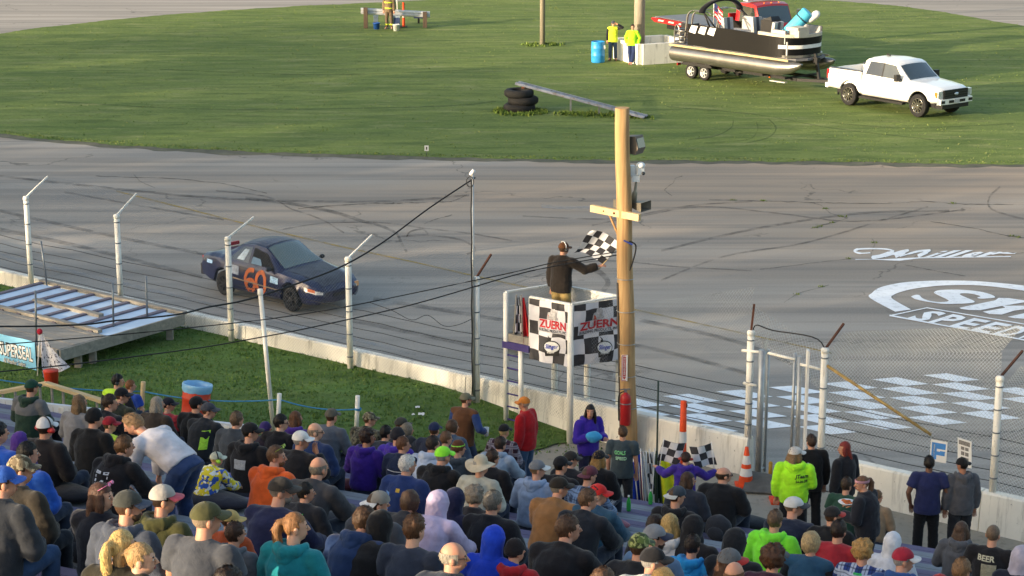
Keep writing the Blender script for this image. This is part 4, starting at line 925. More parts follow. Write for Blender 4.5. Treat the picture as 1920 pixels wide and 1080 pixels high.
# red trash barrel with blue liner
tb = G(362, 806, .37); r_ = empty('trash_barrel', tb, 0, 'red plastic trash barrel lined with a pale blue bag on the verge', 'barrel')
TM_ = Matrix.Rotation(R(7), 3, 'Y') @ Matrix.Rotation(R(-6), 3, 'X')
mb = MB(); mb.lathe([(.001, 0), (.2, 0), (.23, .05), (.25, .3), (.262, .32), (.25, .34), (.262, .6), (.275, .62), (.262, .64), (.27, .8)], tb, n=28, M=TM_); mb.build('drum', mat('#c43a22', .5), r_, world=True)
mb = MB(); mb.lathe([(.272, .74), (.285, .8), (.288, .88), (.275, .9), (.25, .86), (.22, .6), (.15, .35), (.001, .3)], tb, n=28, M=TM_)
mb.v = [(x+.012*noise.noise(Vector((x*30, y*30, z*12))), y+.012*noise.noise(Vector((y*30, z*20, x*30))), z+.012*noise.noise(Vector((x*20, y*20, 5)))) for x, y, z in mb.v]; mb.build('liner', mat('#7fb2d8', .35), r_, world=True)
for (x, y, s_) in ((783, 765, .09), (790, 778, .12), (775, 779, .06)):
    b = G(x, y, .36); mb = MB(); mb.grid(lambda u, v: (b.x+(u-.5)*s_, b.y+(v-.5)*s_*1.2, .385+.03*noise.noise(Vector((u*3, v*3, x)))), 4, 4, smooth=False); mb.build('paper_scrap', WHITE, None, 'scrap of white paper lying on the grass verge', 'paper', 'paper scraps on the verge', world=True)

# ---- low deck with pale sheet panels at the left
DZ = .92; u0, u1, w0, wm, w1 = -35.4, -30.75, 25.5, 26.85, 29.0
deck = empty('low_deck', UW((u0+u1)/2, (w0+w1)/2, .3), 0, 'low weathered deck with pale blue striped sheet panels beside the wall', 'deck')
SHEET = mat('#b9cfe6', .5, var=.12, scale=2.5); n = 8; pt = (u1-u0)/n
for k in range(n):
    mb = MB(); a = u0+k*pt; mb.prism([(a+.12, wm), (a+pt-.01, wm), (a+pt-.01, w1-.1), (a+.12, w1-.1)], DZ-.05, DZ-.02, f=lambda x, y, h: UW(x, y, h)); mb.build('sheet_panel', SHEET, deck, world=True)
    mb = MB(); mb.prism([(a, wm-.05), (a+.115, wm-.05), (a+.115, w1-.05), (a, w1-.05)], DZ-.12, DZ+.015, f=lambda x, y, h: UW(x, y, h)); mb.build('joist', wood_mat('#5f5963', '#7d7580', 1, False), deck, world=True)
for (a, b, c, d, zz, m) in ((u0-.05, w1-.05, u1+.05, w1+.08, DZ+.05, GREYWOOD), (u0, wm-.02, u1-.3, wm+.1, DZ+.055, GREYWOOD), (u0+1.2, wm+.85, u0+3.4, wm+.99, DZ+.05, GREYWOOD)):
    mb = MB(); mb.prism([(a, b), (c, b), (c, d), (a, d)], zz-.07, zz, f=lambda x, y, h: UW(x, y, h)); mb.build('beam', m, deck, world=True)
k = w0
while k < wm-.1:
    mb = MB(); mb.prism([(u0, k), (u1, k), (u1, k+.135), (u0, k+.135)], DZ-.04, DZ+rnd.uniform(-.004, .004), f=lambda x, y, h: UW(x, y, h)); mb.build('plank', GREYWOOD, deck, world=True); k += .142
for q in ((u1+.03, w0, u1+.03, w1), (u0, w0-.03, u1, w0-.03)):
    mb = MB(); mb.beam(UW(q[0], q[1], DZ-.13), UW(q[2], q[3], DZ-.13), .05, .24); mb.build('rim_board', GREYWOOD, deck, world=True)
for (a, b) in ((u1-.12, w0+.6), (u1-.12, w0+1.0), (u1-.12, w1-.3), (u0+.3, w0+.2), (-33, w0+.2)):
    mb = MB(); p = UW(a, b); mb.beam((p.x, p.y, .3), (p.x, p.y, DZ-.1), .14, .14); mb.build('leg', GREYWOOD, deck, world=True)
for k, (x, y0, y1, w_, x1) in enumerate(((68, 622, 545, 25.6, 64), (213, 632, 530, 27.4, 208), (88, 534, 452, 28.9, 74), (276, 600, 518, 28.4, 271))):
    b = UW(u_at(x, w_, DZ-.02), w_, DZ-.02); q = tip_from(b, UDIR, x1, y1); bar('stake', b, q, .022, 0, STEEL, deck)
# blue banner at the deck front
bu1 = u_at(66, w0-.08, DZ); bu0 = bu1-1.25
BF = lambda x, y, o_=0.0: UW(bu0+x, w0-.09-.02*math.sin(x*5)-o_, .02+y*1.15)
bn = empty('vinyl_banner', UW(bu0, w0-.09, .12), 0, 'pale blue vinyl banner with white block letters on the deck front', 'banner')
mb = MB(); mb.grid(lambda u, v: BF(u*1.25, v*.84), 20, 8); mb.build('sheet', mat('#7fbfe4', .4, var=.2, scale=2.5), bn, world=True, fix=False)
for bold, c, o_ in ((.07, '#20262c', .006), (.02, '#d8dee2', .012)):
    mb = MB(); text_mb(mb, 'SUPERSEAL', lambda x, y: BF(x, y, o_), 1.02, .24, 0, bold, x0=.14, y0=.46); text_mb(mb, 'MENARDS', lambda x, y: BF(x, y, o_), 0.74, .16, .1, bold, x0=.16, y0=.09); text_mb(mb, 'All Weather Sealant', lambda x, y: BF(x, y, o_), 0.66, .085, .1, bold*.6, x0=.24, y0=.32); mb.build('lettering', mat(c, .5), bn, world=True, fix=False)
p0 = UW(u_at(70, w0-.32, .3), w0-.32, .3); p1 = tip_from(p0, UDIR, 68, 622)
def scriptmat():
    m, t, b = nodes('printed_flag'); v = coords(t, 'UV'); f_ = nz(t, v, 9, 2, .5, 1.5)
    t.links.new(mix(t, ramp(t, f_, [(.57, 0.0), (.6, 1.0)]), '#c9cbd6', '#2b2a44'), b.inputs['Base Color']); b.inputs['Roughness'].default_value = .8; return m
r_ = empty('event_flag', p0, 0, 'white flag with dark script and red tip hanging beside the blue banner', 'flag'); bar('staff', p0, p1, .014, 0, WHITE, r_)
mb = MB(); mb.grid(lambda u, v: p1 + Vector((.02+u*(.07+.5*v**1.3), -.05-.05*math.sin(u*7+v*3)*v, -.04-.95*v+.25*u*v)), 12, 14); o = mb.build('cloth', scriptmat(), r_, world=True, fix=False); uv = o.data.uv_layers.new()
for lp in o.data.loops: uv.data[lp.index].uv = ((lp.vertex_index//15)/12, (lp.vertex_index % 15)/14)
mb = MB(); mb.ball(p1, (.06, .05, .07)); mb.build('red_tip', cloth('#b0283a'), r_, world=True)
mb = MB(); b = G(97, 722, .37); mb.lathe([(.001, 0), (.13, 0), (.15, .3), (.16, .31), (.001, .31)], b); mb.build('bucket', mat('#c63a26', .5), None, 'red bucket on the verge under the white event flag', 'bucket', world=True)
# ================================================================== VEHICLES AND INFIELD THINGS
TYRE = mat('#1c1c1d', .85, var=.25, bmp=.3); CHROME = mat('#b9babc', .18, .95, .1); DARK = mat('#151517', .5); RUBBER = mat('#232324', .8)
def lerp_tab(tab, x):
    if x <= tab[0][0]: return tab[0][1:]
    for a, b in zip(tab, tab[1:]):
        if x <= b[0]:
            t = (x-a[0])/(b[0]-a[0]); return [p+(q-p)*t for p, q in zip(a[1:], b[1:])]
    return tab[-1][1:]
class Car:
    def __init__(s, tab, wheels, ra, rc, bed=None): s.tab, s.wheels, s.ra, s.rc, s.bed = tab, wheels, ra, rc, bed
    def prof(s, x):
        W, zs, zb, zr, wr = lerp_tab(s.tab, x)
        P = [[W-.09, zs], [W-.005, zs+.07], [W+.02, (zs+zb)/2+.04], [W-.01, zb-.09], [W-.05, zb], [wr+(W-.08-wr)*.42, zb+(zr-zb)*.58], [wr, zr-.055*min(1, (zr-zb)/.3)], [wr*.62, zr-.012], [0, zr]]
        if s.bed and s.bed[0] < x < s.bed[1]:
            f = s.bed[2]; P[4:] = [[W-.045, zb], [W-.11, zb-.005], [W-.12, f], [(W-.12)*.6, f], [0, f]]
        for xw in s.wheels:
            if abs(x-xw) < s.ra:
                za = s.rc + math.sqrt(s.ra**2-(x-xw)**2)
                P[0][1] = max(P[0][1], za); P[1][1] = max(P[1][1], za+.006); P[2][1] = max(P[2][1], za+.035); P[3][1] = max(P[3][1], P[2][1]+.03); 
        return P
    def side_y(s, x, z):
        P = s.prof(x)
        for a, b in zip(P, P[1:]):
            if a[1] <= z <= b[1] and b[1] > a[1]: return a[0]+(b[0]-a[0])*(z-a[1])/(b[1]-a[1])
        return P[4][0]
    def top_z(s, x, y):
        P = s.prof(x)[4:]; y = abs(y)
        for a, b in zip(P, P[1:]):
            if b[0] <= y <= a[0] and a[0] > b[0]: return b[1]+(a[1]-b[1])*(y-b[0])/(a[0]-b[0])
        return P[0][1]
    def body(s, xs):
        mb = MB(); k = 9; n = len(xs)
        for x in xs:
            P = s.prof(x); mb.v += [(x, -y, z) for y, z in P] + [(x, y, z) for y, z in P[-2::-1]]
        w_ = 2*k-1
        for i in range(n-1):
            for j in range(w_-1): mb.f.append([i*w_+j, (i+1)*w_+j, (i+1)*w_+j+1, i*w_+j+1])
        mb.f.append(list(range(w_))); mb.f.append([(n-1)*w_+j for j in range(w_)][::-1])
        mb.m = [0]*len(mb.f); mb.sm = [True]*len(mb.f); return mb
    def side_patch(s, mb, quad, off, sy=-1, nx=8, nz_=5):
        a, b, c, d = [Vector((q[0], q[1], 0)) for q in quad]      # lower rear, lower front, upper front, upper rear as (x, z)
        def f_(u, v):
            p = a.lerp(b, u).lerp(d.lerp(c, u), v); return (p.x, sy*(s.side_y(p.x, p.y)+off), p.y)
        return mb.grid(f_, nx, nz_)
    def top_patch(s, mb, x0, x1, w0, w1, off, nx=8, ny=10):
        def f_(u, v):
            x = x0+(x1-x0)*u; w_ = w0+(w1-w0)*u; y = (v*2-1)*w_; return (x, y, s.top_z(x, y)+off)
        return mb.grid(f_, nx, ny)
    def side_text(s, mb, txt, x0, z0, w_, h_, off, sy=-1, bold=.02, flip=True):
        return text_mb(mb, txt, lambda x, y: (x0-x if False else x0+x, sy*(s.side_y(x0+x, z0+y)+off), z0+y), w_, h_, 0, bold)
def dense(a, b, step, extra=()):
    xs = [a+(b-a)*i/int((b-a)/step) for i in range(int((b-a)/step)+1)]; return sorted(set([round(x, 4) for x in list(xs)+list(extra)]))
def sharp(o, ang=32): o.data.set_sharp_from_angle(angle=R(ang)); return o
def wheel(parent, pos, r, wd, rim, spokes=8, sy=-1):
    x, y, z = pos
    w_ = empty('wheel', pos); w_.parent = parent
    mb = MB(); h = wd/2; mb.lathe([(r*.64, -h*.9), (r*.82, -h), (r*.95, -h*.86), (r, -h*.5), (r, h*.5), (r*.95, h*.86), (r*.82, h), (r*.64, h*.9), (r*.64, -h*.9)], axis='Y', n=28); sharp(mb.build('tyre', TYRE, w_))
    mb = MB(); o_ = sy*h*.8; mb.lathe([(r*.64, o_), (r*.66, o_*1.12), (r*.6, o_*1.1), (r*.55, o_*.55), (.001, o_*.5)], axis='Y', n=28)
    for k in range(spokes):
        a = 2*math.pi*k/spokes; d = Vector((math.cos(a), 0, math.sin(a))); mb.beam(d*r*.08+Vector((0, o_*.92, 0)), d*r*.61+Vector((0, o_*1.02, 0)), r*.13, r*.09, up=(0, 1, 0))
    mb.lathe([(r*.13, o_*.6), (r*.13, o_*1.08), (.001, o_*1.1)], axis='Y', n=14); mb.build('rim', rim, w_)
    mb = MB(); mb.lathe([(r*.5, o_*.56), (.001, o_*.56)], axis='Y', n=20); mb.build('rim_shade_disc', DARK, w_)  # flat dark disc standing in for the shade between the spokes
# ---- dark blue race car
RC = Car([(-2.25, .66, .44, .70, .74, .58), (-2.2, .76, .36, .84, .90, .62), (-1.9, .81, .28, .88, .955, .64), (-1.5, .84, .24, .89, .965, .62), (-1.35, .84, .22, .89, 1.03, .60), (-.78, .845, .20, .88, 1.315, .53), (-.3, .845, .20, .87, 1.36, .55), (.12, .845, .20, .86, 1.335, .545), (.3, .845, .2, .855, 1.26, .55), (.95, .84, .20, .83, .885, .64), (1.5, .83, .22, .77, .83, .58), (1.95, .80, .22, .69, .735, .55), (2.2, .70, .24, .60, .63, .48), (2.3, .56, .32, .5, .53, .40)], (1.34, -1.30), .365, .30)
c0 = (G(425, 551)+G(553, 582))/2 + Vector((.0, .0, 0)); hdg = R(-40)
pos = c0 + WDIR*.62 + UDIR*.10
car = empty('race_car', (pos.x, pos.y, .012), hdg, 'battered dark blue four door race car with orange number on track', 'car'); car.scale = (.89, 1, 1.05)
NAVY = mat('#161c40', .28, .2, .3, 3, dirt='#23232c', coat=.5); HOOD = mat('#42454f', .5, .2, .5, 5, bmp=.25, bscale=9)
sharp(RC.body(dense(-2.25, 2.3, .06, (-2.2, -.78, .12, .95))).build('body', NAVY, car))
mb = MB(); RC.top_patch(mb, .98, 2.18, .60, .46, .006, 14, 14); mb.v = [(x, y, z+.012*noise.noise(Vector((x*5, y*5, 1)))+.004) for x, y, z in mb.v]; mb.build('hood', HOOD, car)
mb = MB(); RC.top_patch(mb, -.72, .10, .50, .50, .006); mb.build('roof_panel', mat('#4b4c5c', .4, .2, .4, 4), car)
mb = MB(); RC.top_patch(mb, .17, .90, .50, .60, .007); mb.build('windshield', glassmat('#59655f'), car)
mb = MB(); RC.top_patch(mb, -1.34, -.84, .56, .47, .007); mb.build('rear_window', glassmat('#20262a'), car)
for sy in (-1, 1):
    mb = MB(); RC.side_patch(mb, ((-1.1, .915), (-.30, .905), (-.32, 1.25), (-.72, 1.22)), .006, sy); mb.build('rear_side_window', glassmat('#1d2427'), car)
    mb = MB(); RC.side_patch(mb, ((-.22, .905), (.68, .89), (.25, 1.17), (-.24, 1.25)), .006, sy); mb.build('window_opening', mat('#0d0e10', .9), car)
mb = MB(); mb.ball((.12, -.48, 1.06), (.11, .12, .13)); mb.build('driver_helmet', mat('#26262a', .3), car)
mb = MB(); RC.side_patch(mb, ((-.2, .915), (.22, .905), (.1, 1.04), (-.2, 1.06)), .012); mb.build('window_net', mat('#5f7f98', .5), car)
NUM = mat('#c2622c', .6, var=.3)
mb = MB(); F_ = lambda x, z: (x, -(RC.side_y(x, z)+.009), z)
stroke_mb(mb, [(q.x, q.y) for q in spline([(-.02, .78, 0), (-.22, .76, 0), (-.34, .58, 0), (-.30, .36, 0), (-.14, .30, 0), (.0, .40, 0), (-.04, .54, 0), (-.2, .54, 0), (-.31, .46, 0)], 5)], .1, F_); mb.build('number', NUM, car, fix=False)
mb = MB(); stroke_mb(mb, [(q.x, q.y) for q in spline([(.24, .78, 0), (.12, .68, 0), (.09, .5, 0), (.16, .34, 0), (.28, .3, 0), (.4, .42, 0), (.42, .62, 0), (.34, .76, 0), (.24, .78, 0)], 5)], .1, F_); mb.build('number', NUM, car, fix=False)
for q, c, nm in ((((-.78, .95), (-.5, .94), (-.42, 1.18), (-.6, 1.18)), '#aebfcc', 'window_sticker'), (((-1.2, .62), (-.6, .6), (-.62, .8), (-1.15, .82)), '#7f8a9c', 'door_decal'), (((.62, .6), (.92, .58), (.92, .72), (.62, .75)), '#9cc0dd', 'fender_decal'), (((-1.95, .72), (-1.7, .72), (-1.7, .8), (-1.95, .8)), '#8fb4dc', 'quarter_decal')):
    mb = MB(); RC.side_patch(mb, q, .010, -1, 6, 4); mb.build(nm, mat(c, .5, var=.5, scale=25), car, fix=False)
mb = MB(); RC.side_patch(mb, ((-.85, .50), (.95, .44), (.95, .47), (-.85, .53)), .012, -1, 20, 1); mb.build('trim_strip', mat('#8b7a66', .5), car, fix=False)
for sy in (-1, 1):
    mb = MB(); RC.side_patch(mb, ((1.86, .565), (2.285, .475), (2.27, .545), (1.84, .645)), .008, sy, 10, 4); mb.build('headlight', mat('#d8cfc6', .15, .1, .4, 14), car)
    mb = MB(); RC.side_patch(mb, ((1.98, .56), (2.16, .525), (2.14, .585), (1.97, .625)), .012, sy, 5, 3); mb.build('indicator', mat('#cf6a2c', .3), car)
    mb = MB(); mb.box((-2.2, sy*.6, .76), (.1, .22, .14)); mb.build('tail_light', mat('#8d1c1c', .3), car)
    mb = MB(); mb.ball((.62, sy*.89, .90), (.06, .08, .05)); mb.beam((.64, sy*.76, .88), (.62, sy*.88, .89), .05, .05); mb.build('door_mirror', DARK, car)
    for xw in (1.34, -1.30):
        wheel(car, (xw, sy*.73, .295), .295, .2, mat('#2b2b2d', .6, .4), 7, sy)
mb = MB(); mb.grid(lambda u, v: (2.33-.16*(2*u-1)**2*1.6, (2*u-1)*.68, .26+.24*v), 16, 4); mb.build('front_bumper', mat('#171b34', .5), car)
mb = MB(); mb.box((2.335, 0, .43), (.03, .5, .07)); mb.build('grille', DARK, car)
mb = MB(); mb.box((-2.28, 0, .5), (.12, 1.42, .26)); mb.build('rear_bumper', mat('#23252f', .6), car)
mb = MB(); mb.box((0, 0, .32), (3.6, 1.2, .2)); mb.build('underbody', DARK, car)
mb = MB(); mb.box((1.6, -.6, .74), (.3, .025, .012)); mb.build('hood_sticker', mat('#c9c64a', .5), car)
for x in (-.27, .74, -1.02):
    mb = MB(); RC.side_patch(mb, ((x-.008, .3), (x+.008, .3), (x+.008, .86), (x-.008, .86)), .004, -1, 1, 8); mb.build('door_gap', DARK, car, fix=False)
mb = MB(); mb.box((2.23, .60, .53), (.06, .12, .11)); mb.build('corner_lamp', mat('#d79d6a', .3), car)
mb = MB(); mb.beam((-2.0, .3, 1.0), (-2.05, -.1, 1.0), .05, .08); mb.build('brake_light', mat('#a0222a', .4), car)

# ---- white crew cab pickup
TK = Car([(-2.95, .90, .66, 1.26, 1.27, .8), (-2.88, 1.0, .6, 1.33, 1.34, .86), (-1.06, 1.01, .52, 1.36, 1.37, .86), (-1.05, 1.01, .5, 1.27, 1.83, .78), (-.92, 1.01, .5, 1.26, 1.93, .77), (-.2, 1.01, .5, 1.24, 1.965, .78), (.45, 1.01, .5, 1.22, 1.93, .77), (.66, 1.01, .5, 1.22, 1.86, .77), (1.36, 1.0, .5, 1.2, 1.27, .84), (2.0, .99, .52, 1.13, 1.23, .80), (2.6, .97, .6, 1.06, 1.16, .78), (2.82, .93, .62, 1.0, 1.09, .72), (2.9, .88, .62, .93, 1.0, .66)], (1.93, -1.74), .53, .44, (-2.83, -1.055, .78))
tw = (G(1590, 198)+G(1720, 221))/2; thd = math.atan2(-.79, .61)
hx, hy = math.cos(thd), math.sin(thd); tp = tw + Vector((-hy, hx, 0))*.98 - Vector((hx, hy, 0))*.1
tk = empty('pickup_truck', (tp.x, tp.y, .012), thd, 'white crew cab pickup truck parked on the infield grass', 'truck'); tk.scale = (.945, .98, 1)
WPAINT = mat('#e6e6e3', .25, 0, .04, 2, coat=.6)
sharp(TK.body(dense(-2.95, 2.9, .07, (-2.88, -2.83, -2.829, -1.056, -1.055, -1.05, -1.045, .66, 1.36))).build('body', WPAINT, tk), 30)
mb = MB(); TK.top_patch(mb, .72, 1.30, .72, .78, .008); mb.build('windshield', glassmat('#2c3533'), tk)
for sy in (-1, 1):
    mb = MB(); TK.side_patch(mb, ((-.9, 1.31), (-.06, 1.29), (-.06, 1.80), (-.78, 1.80)), .008, sy); mb.build('rear_door_glass', glassmat('#23262b'), tk)
    mb = MB(); TK.side_patch(mb, ((.0, 1.29), (1.02, 1.26), (.56, 1.76), (.0, 1.80)), .008, sy); mb.build('front_door_glass', glassmat('#3a3f40'), tk)
    mb = MB(); TK.side_patch(mb, ((-.065, 1.28), (.005, 1.28), (.005, 1.8), (-.065, 1.8)), .006, sy, 1, 5); mb.build('door_pillar', DARK, tk, fix=False)
    mb = MB(); mb.box((.92, sy*1.12, 1.36), (.14, .22, .25)); mb.beam((.95, sy*1.0, 1.3), (.92, sy*1.08, 1.3), .06, .06); mb.build('door_mirror', DARK, tk)
    for x, a in ((-.98, .03), (-.03, .02), (1.1, .02)):
        mb = MB(); TK.side_patch(mb, ((x-.008, .62), (x+.008, .62), (x+.008, 1.24), (x-.008, 1.24)), .004, sy, 1, 6); mb.build('door_gap', mat('#6f7274', .7), tk, fix=False)
    mb = MB(); mb.box((-1.055, sy*1.008, .95), (.022, .03, .8)); mb.build('bed_gap', mat('#55585a', .7), tk)
    for x in (-.75, .2): mb = MB(); mb.box((x, sy*1.035, 1.12), (.2, .03, .035)); mb.build('door_handle', WPAINT, tk)
    mb = MB(); mb.box((.05, sy*.98, .42), (2.3, .2, .07)); mb.build('running_board', DARK, tk)
    mb = MB(); mb.box((-2.90, sy*.955, 1.12), (.12, .1, .34)); mb.build('tail_light', mat('#b3202a', .25), tk)
    mb = MB(); mb.box((2.80, sy*.82, .92), (.2, .26, .26)); mb.build('headlight', mat('#d9dde0', .1, .3, .3, 12), tk)
    mb = MB(); mb.box((2.78, sy*.945, .92), (.14, .03, .2)); mb.build('indicator', mat('#d8702c', .3), tk)
    mb = MB(); mb.box((2.99, sy*.78, .66), (.06, .2, .1)); mb.build('fog_lamp', DARK, tk)
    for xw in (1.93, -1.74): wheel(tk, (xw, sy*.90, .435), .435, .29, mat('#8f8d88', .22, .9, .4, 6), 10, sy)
    mb = MB(); mb.box((-1.95, sy*.96, 1.385), (1.75, .1, .03)); mb.build('bed_rail_cap', mat('#2c2f3c', .5), tk)
    mb = MB(); TK.side_text(mb, '4x4', -2.6, 1.16, .34, .09, .006, sy); mb.build('bed_decal', mat('#6b6b70', .5), tk, fix=False)
mb = MB(); mb.box((2.91, 0, .90), (.08, 1.36, .36)); mb.build('grille', DARK, tk)
for z in (.81, .9, .99): mb = MB(); mb.box((2.955, 0, z), (.03, 1.3, .035)); mb.build('grille_bar', mat('#36373a', .4, .5), tk)
mb = MB(); mb.lathe([(.001, 0), (.12, 0), (.11, .02), (.001, .025)], (2.965, 0, .92), 'X', 20); mb.v = [(x, y, .92+(z-.92)*.5) for x, y, z in mb.v]; mb.build('oval_badge', mat('#b9c2cc', .3, .6), tk)
mb = MB(); mb.grid(lambda u, v: (3.02-.14*(2*u-1)**4, (2*u-1)*1.0, .56+.2*v), 18, 3); mb.box((2.94, 0, .66), (.12, 1.8, .19)); mb.build('front_bumper', WPAINT, tk)
mb = MB(); mb.box((3.03, 0, .66), (.03, .9, .1)); mb.build('bumper_intake', DARK, tk)
mb = MB(); mb.box((3.05, -.05, .66), (.015, .31, .15)); mb.build('licence_plate', mat('#b8b8bb', .5, var=.4, scale=30), tk)
mb = MB(); mb.box((2.75, 0, .46), (.4, 1.5, .14)); mb.build('air_dam', DARK, tk)
mb = MB(); mb.box((-3.0, 0, .66), (.16, 1.9, .18)); mb.build('rear_bumper', WPAINT, tk)
mb = MB(); mb.box((0, 0, .55), (5.2, 1.5, .3)); mb.build('underbody', DARK, tk)
mb = MB(); mb.box((-1.25, 0, 1.05), (.3, 1.5, .35)); mb.build('bed_toolbox', mat('#2a2a2e', .6), tk)
mb = MB(); mb.add([(-.7, 0, 1.95), (-.45, .0, 1.97), (-.68, 0, 2.05)], [(0, 1, 2)]); mb.box((-.6, 0, 1.98), (.18, .05, .05)); mb.build('roof_antenna', DARK, tk)
mb = MB(); mb.beam((-3.05, 0, .5), (-3.5, 0, .5), .08, .08); mb.build('tow_bar', DARK, tk)

# ---- pontoon boat on its trailer
bh = math.atan2(-.755, .656); st = G(1264, 100, .95); BR = Matrix.Rotation(bh, 3, 'Z'); bo = st - BR @ Vector((-3.45, -1.0, 0)); bo.z = .012
trl = empty('boat_trailer', bo, bh, 'black tandem axle trailer under the pontoon boat', 'trailer')
for sy in (-1, 1):
    mb = MB(); mb.beam((-3.3, sy*.55, .5), (3.0, sy*.55, .5), .09, .12); mb.build('rail', DARK, trl)
    for x in (-2.35, -1.6):
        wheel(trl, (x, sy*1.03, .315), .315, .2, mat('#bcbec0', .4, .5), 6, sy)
    mb = MB(); mb.prism([(-2.8, .6), (-2.6, .72), (-1.35, .72), (-1.15, .6), (-1.15, .56), (-2.8, .56)], sy*1.0-.14, sy*1.0+.14, f=lambda x, y, h: (x, h, y)); mb.build('fender', DARK, trl)
    mb = MB(); mb.beam((3.0, sy*.55, .5), (4.3, 0, .52), .09, .12); mb.build('draw_bar', DARK, trl)
    mb = MB(); mb.box((-3.3, sy*.85, .5), (.05, .2, .1)); mb.build('marker_light', mat('#a3201f', .3), trl)
    mb = MB(); mb.box((1.6, sy*.62, .46), (.06, .03, .06)); mb.build('side_lamp', mat('#d9681f', .3), trl)
for x in (-3, -1.5, 0, 1.5, 2.7): mb = MB(); mb.beam((x, -1.0, .56), (x, 1.0, .56), .1, .07); mb.build('crossmember', DARK, trl)
mb = MB(); mb.beam((4.25, 0, .52), (5.35, 0, .5), .1, .1); mb.build('tongue', DARK, trl)
mb = MB(); mb.tube([(4.7, 0, .05), (4.7, 0, .95)], .04, 10); mb.lathe([(.03, 0), (.14, .02), (.14, .05), (.03, .06)], (4.7, -.08, .9), 'Y'); mb.build('jack', mat('#33343a', .5, .4), trl)
mb = MB(); mb.beam((3.7, 0, .5), (3.45, 0, 1.55), .1, .1); mb.box((3.5, 0, 1.3), (.25, .2, .2)); mb.build('winch_post', DARK, trl)
mb = MB(); mb.box((2.2, -.75, .36), (.8, .18, .03)); mb.build('step', mat('#c9cbc9', .5), trl)
boat = empty('pontoon_boat', bo, bh, 'black and silver pontoon boat with bimini resting on the trailer', 'boat')
ALU = mat('#8f8d8a', .33, .85, .15, 2); BHULL = mat('#060608', .5, 0, .2, 3, spec=.2); CRM = mat('#b9b0a0', .6); UPH = mat('#a9a9a8', .7, var=.15); UPH2 = mat('#4f5058', .7)
for sy in (-1, 1):
    mb = MB(); mb.tube([(-3.5, sy*1.0, .97), (-3.44, sy*1.0, .97), (1.9, sy*1.0, .97), (2.5, sy*1.0, .98), (3.1, sy*1.0, 1.05), (3.5, sy*1.0, 1.16), (3.62, sy*1.0, 1.22)], [.27, .33, .33, .32, .24, .12, .03], 24); sharp(mb.build('pontoon', ALU, boat))
    mb = MB(); mb.beam((2.3, sy*1.0-.0, 1.28), (3.45, sy*1.0, 1.24), .06, .05); mb.build('nose_keel', ALU, boat)
    mb = MB(); mb.box((-.2, sy*1.24, 1.33), (6.6, .05, .08)); mb.build('deck_trim', mat('#c2b189', .4, .5), boat)
mb = MB(); mb.prism([(-3.4, -1.22), (2.6, -1.22), (3.2, -.9), (3.4, -.4), (3.4, .4), (3.2, .9), (2.6, 1.22), (-3.4, 1.22)], 1.29, 1.38); mb.build('deck', mat('#6d6d70', .8), boat)
pathb = spline([(-2.5, -1.19, 0), (0, -1.19, 0), (2.0, -1.19, 0), (2.75, -1.05, 0), (3.15, -.6, 0), (3.22, 0, 0), (3.15, .6, 0), (2.75, 1.05, 0), (2.0, 1.19, 0), (0, 1.19, 0), (-2.5, 1.19, 0)], 6)
def fence_band(name, i0, i1, z0, z1, off, m, th=.05):
    mb = MB(); P = pathb[i0:i1+1]; vs = []
    for i, p in enumerate(P):
        t = (P[min(i+1, len(P)-1)]-P[max(i-1, 0)]).normalized(); n_ = Vector((t.y, -t.x, 0))
        a, b = p+n_*off, p+n_*(off-th); f0 = z0(p.x) if callable(z0) else z0; f1 = z1(p.x) if callable(z1) else z1
        vs += [(a.x, a.y, f0), (a.x, a.y, f1), (b.x, b.y, f1), (b.x, b.y, f0)]
    k = len(P); fs_ = [(4*i+j, 4*i+(j+1) % 4, 4*(i+1)+(j+1) % 4, 4*(i+1)+j) for i in range(k-1) for j in range(4)] + [(0, 1, 2, 3), (4*k-4, 4*k-1, 4*k-2, 4*k-3)]
    mb.add(vs, fs_); return mb.build(name, m, boat)
N_ = len(pathb)-1
tz = lambda x: 2.06 if x < 0 else 2.06-.06*x/3
fence_band('side_panel', 0, N_, 1.40, tz, 0, BHULL); fence_band('cream_trim', 10, N_-10, lambda x: tz(x)-.005, lambda x: tz(x)+.085, .03, CRM, .12)
fence_band('white_stripe', 15, N_-15, 1.66, 1.77, .012, WHITE, .01); fence_band('lower_rail', 17, N_-17, 1.40, 1.47, .07, ALU, .06)
for k in range(3):
    mb = MB(); a = -2.42+.52*k; mb.add([(a, -1.202, 1.82), (a+.36, -1.202, 1.78), (a+.50, -1.202, 2.03), (a+.14, -1.202, 2.03)], [(0, 1, 2, 3)]); mb.build('white_graphic', WHITE, boat)
for (x, z, txt, w_) in ((-.9, 1.72, 'VOYAGE', .6),):
    pass
for (c, d, nm) in (((-1.0, .6, 1.62), (1.4, .6, .5), 'bench_seat'), ((1.9, .78, 1.62), (1.9, .5, .5), 'bench_seat'), ((1.9, -.78, 1.62), (1.9, .5, .5), 'bench_seat'), ((.2, -.85, 1.62), (1.3, .45, .5), 'bench_seat'), ((-1.9, -.4, 1.62), (.7, 1.4, .5), 'bench_seat')):
    mb = MB(); mb.box(c, d); mb.build(nm, UPH, boat)
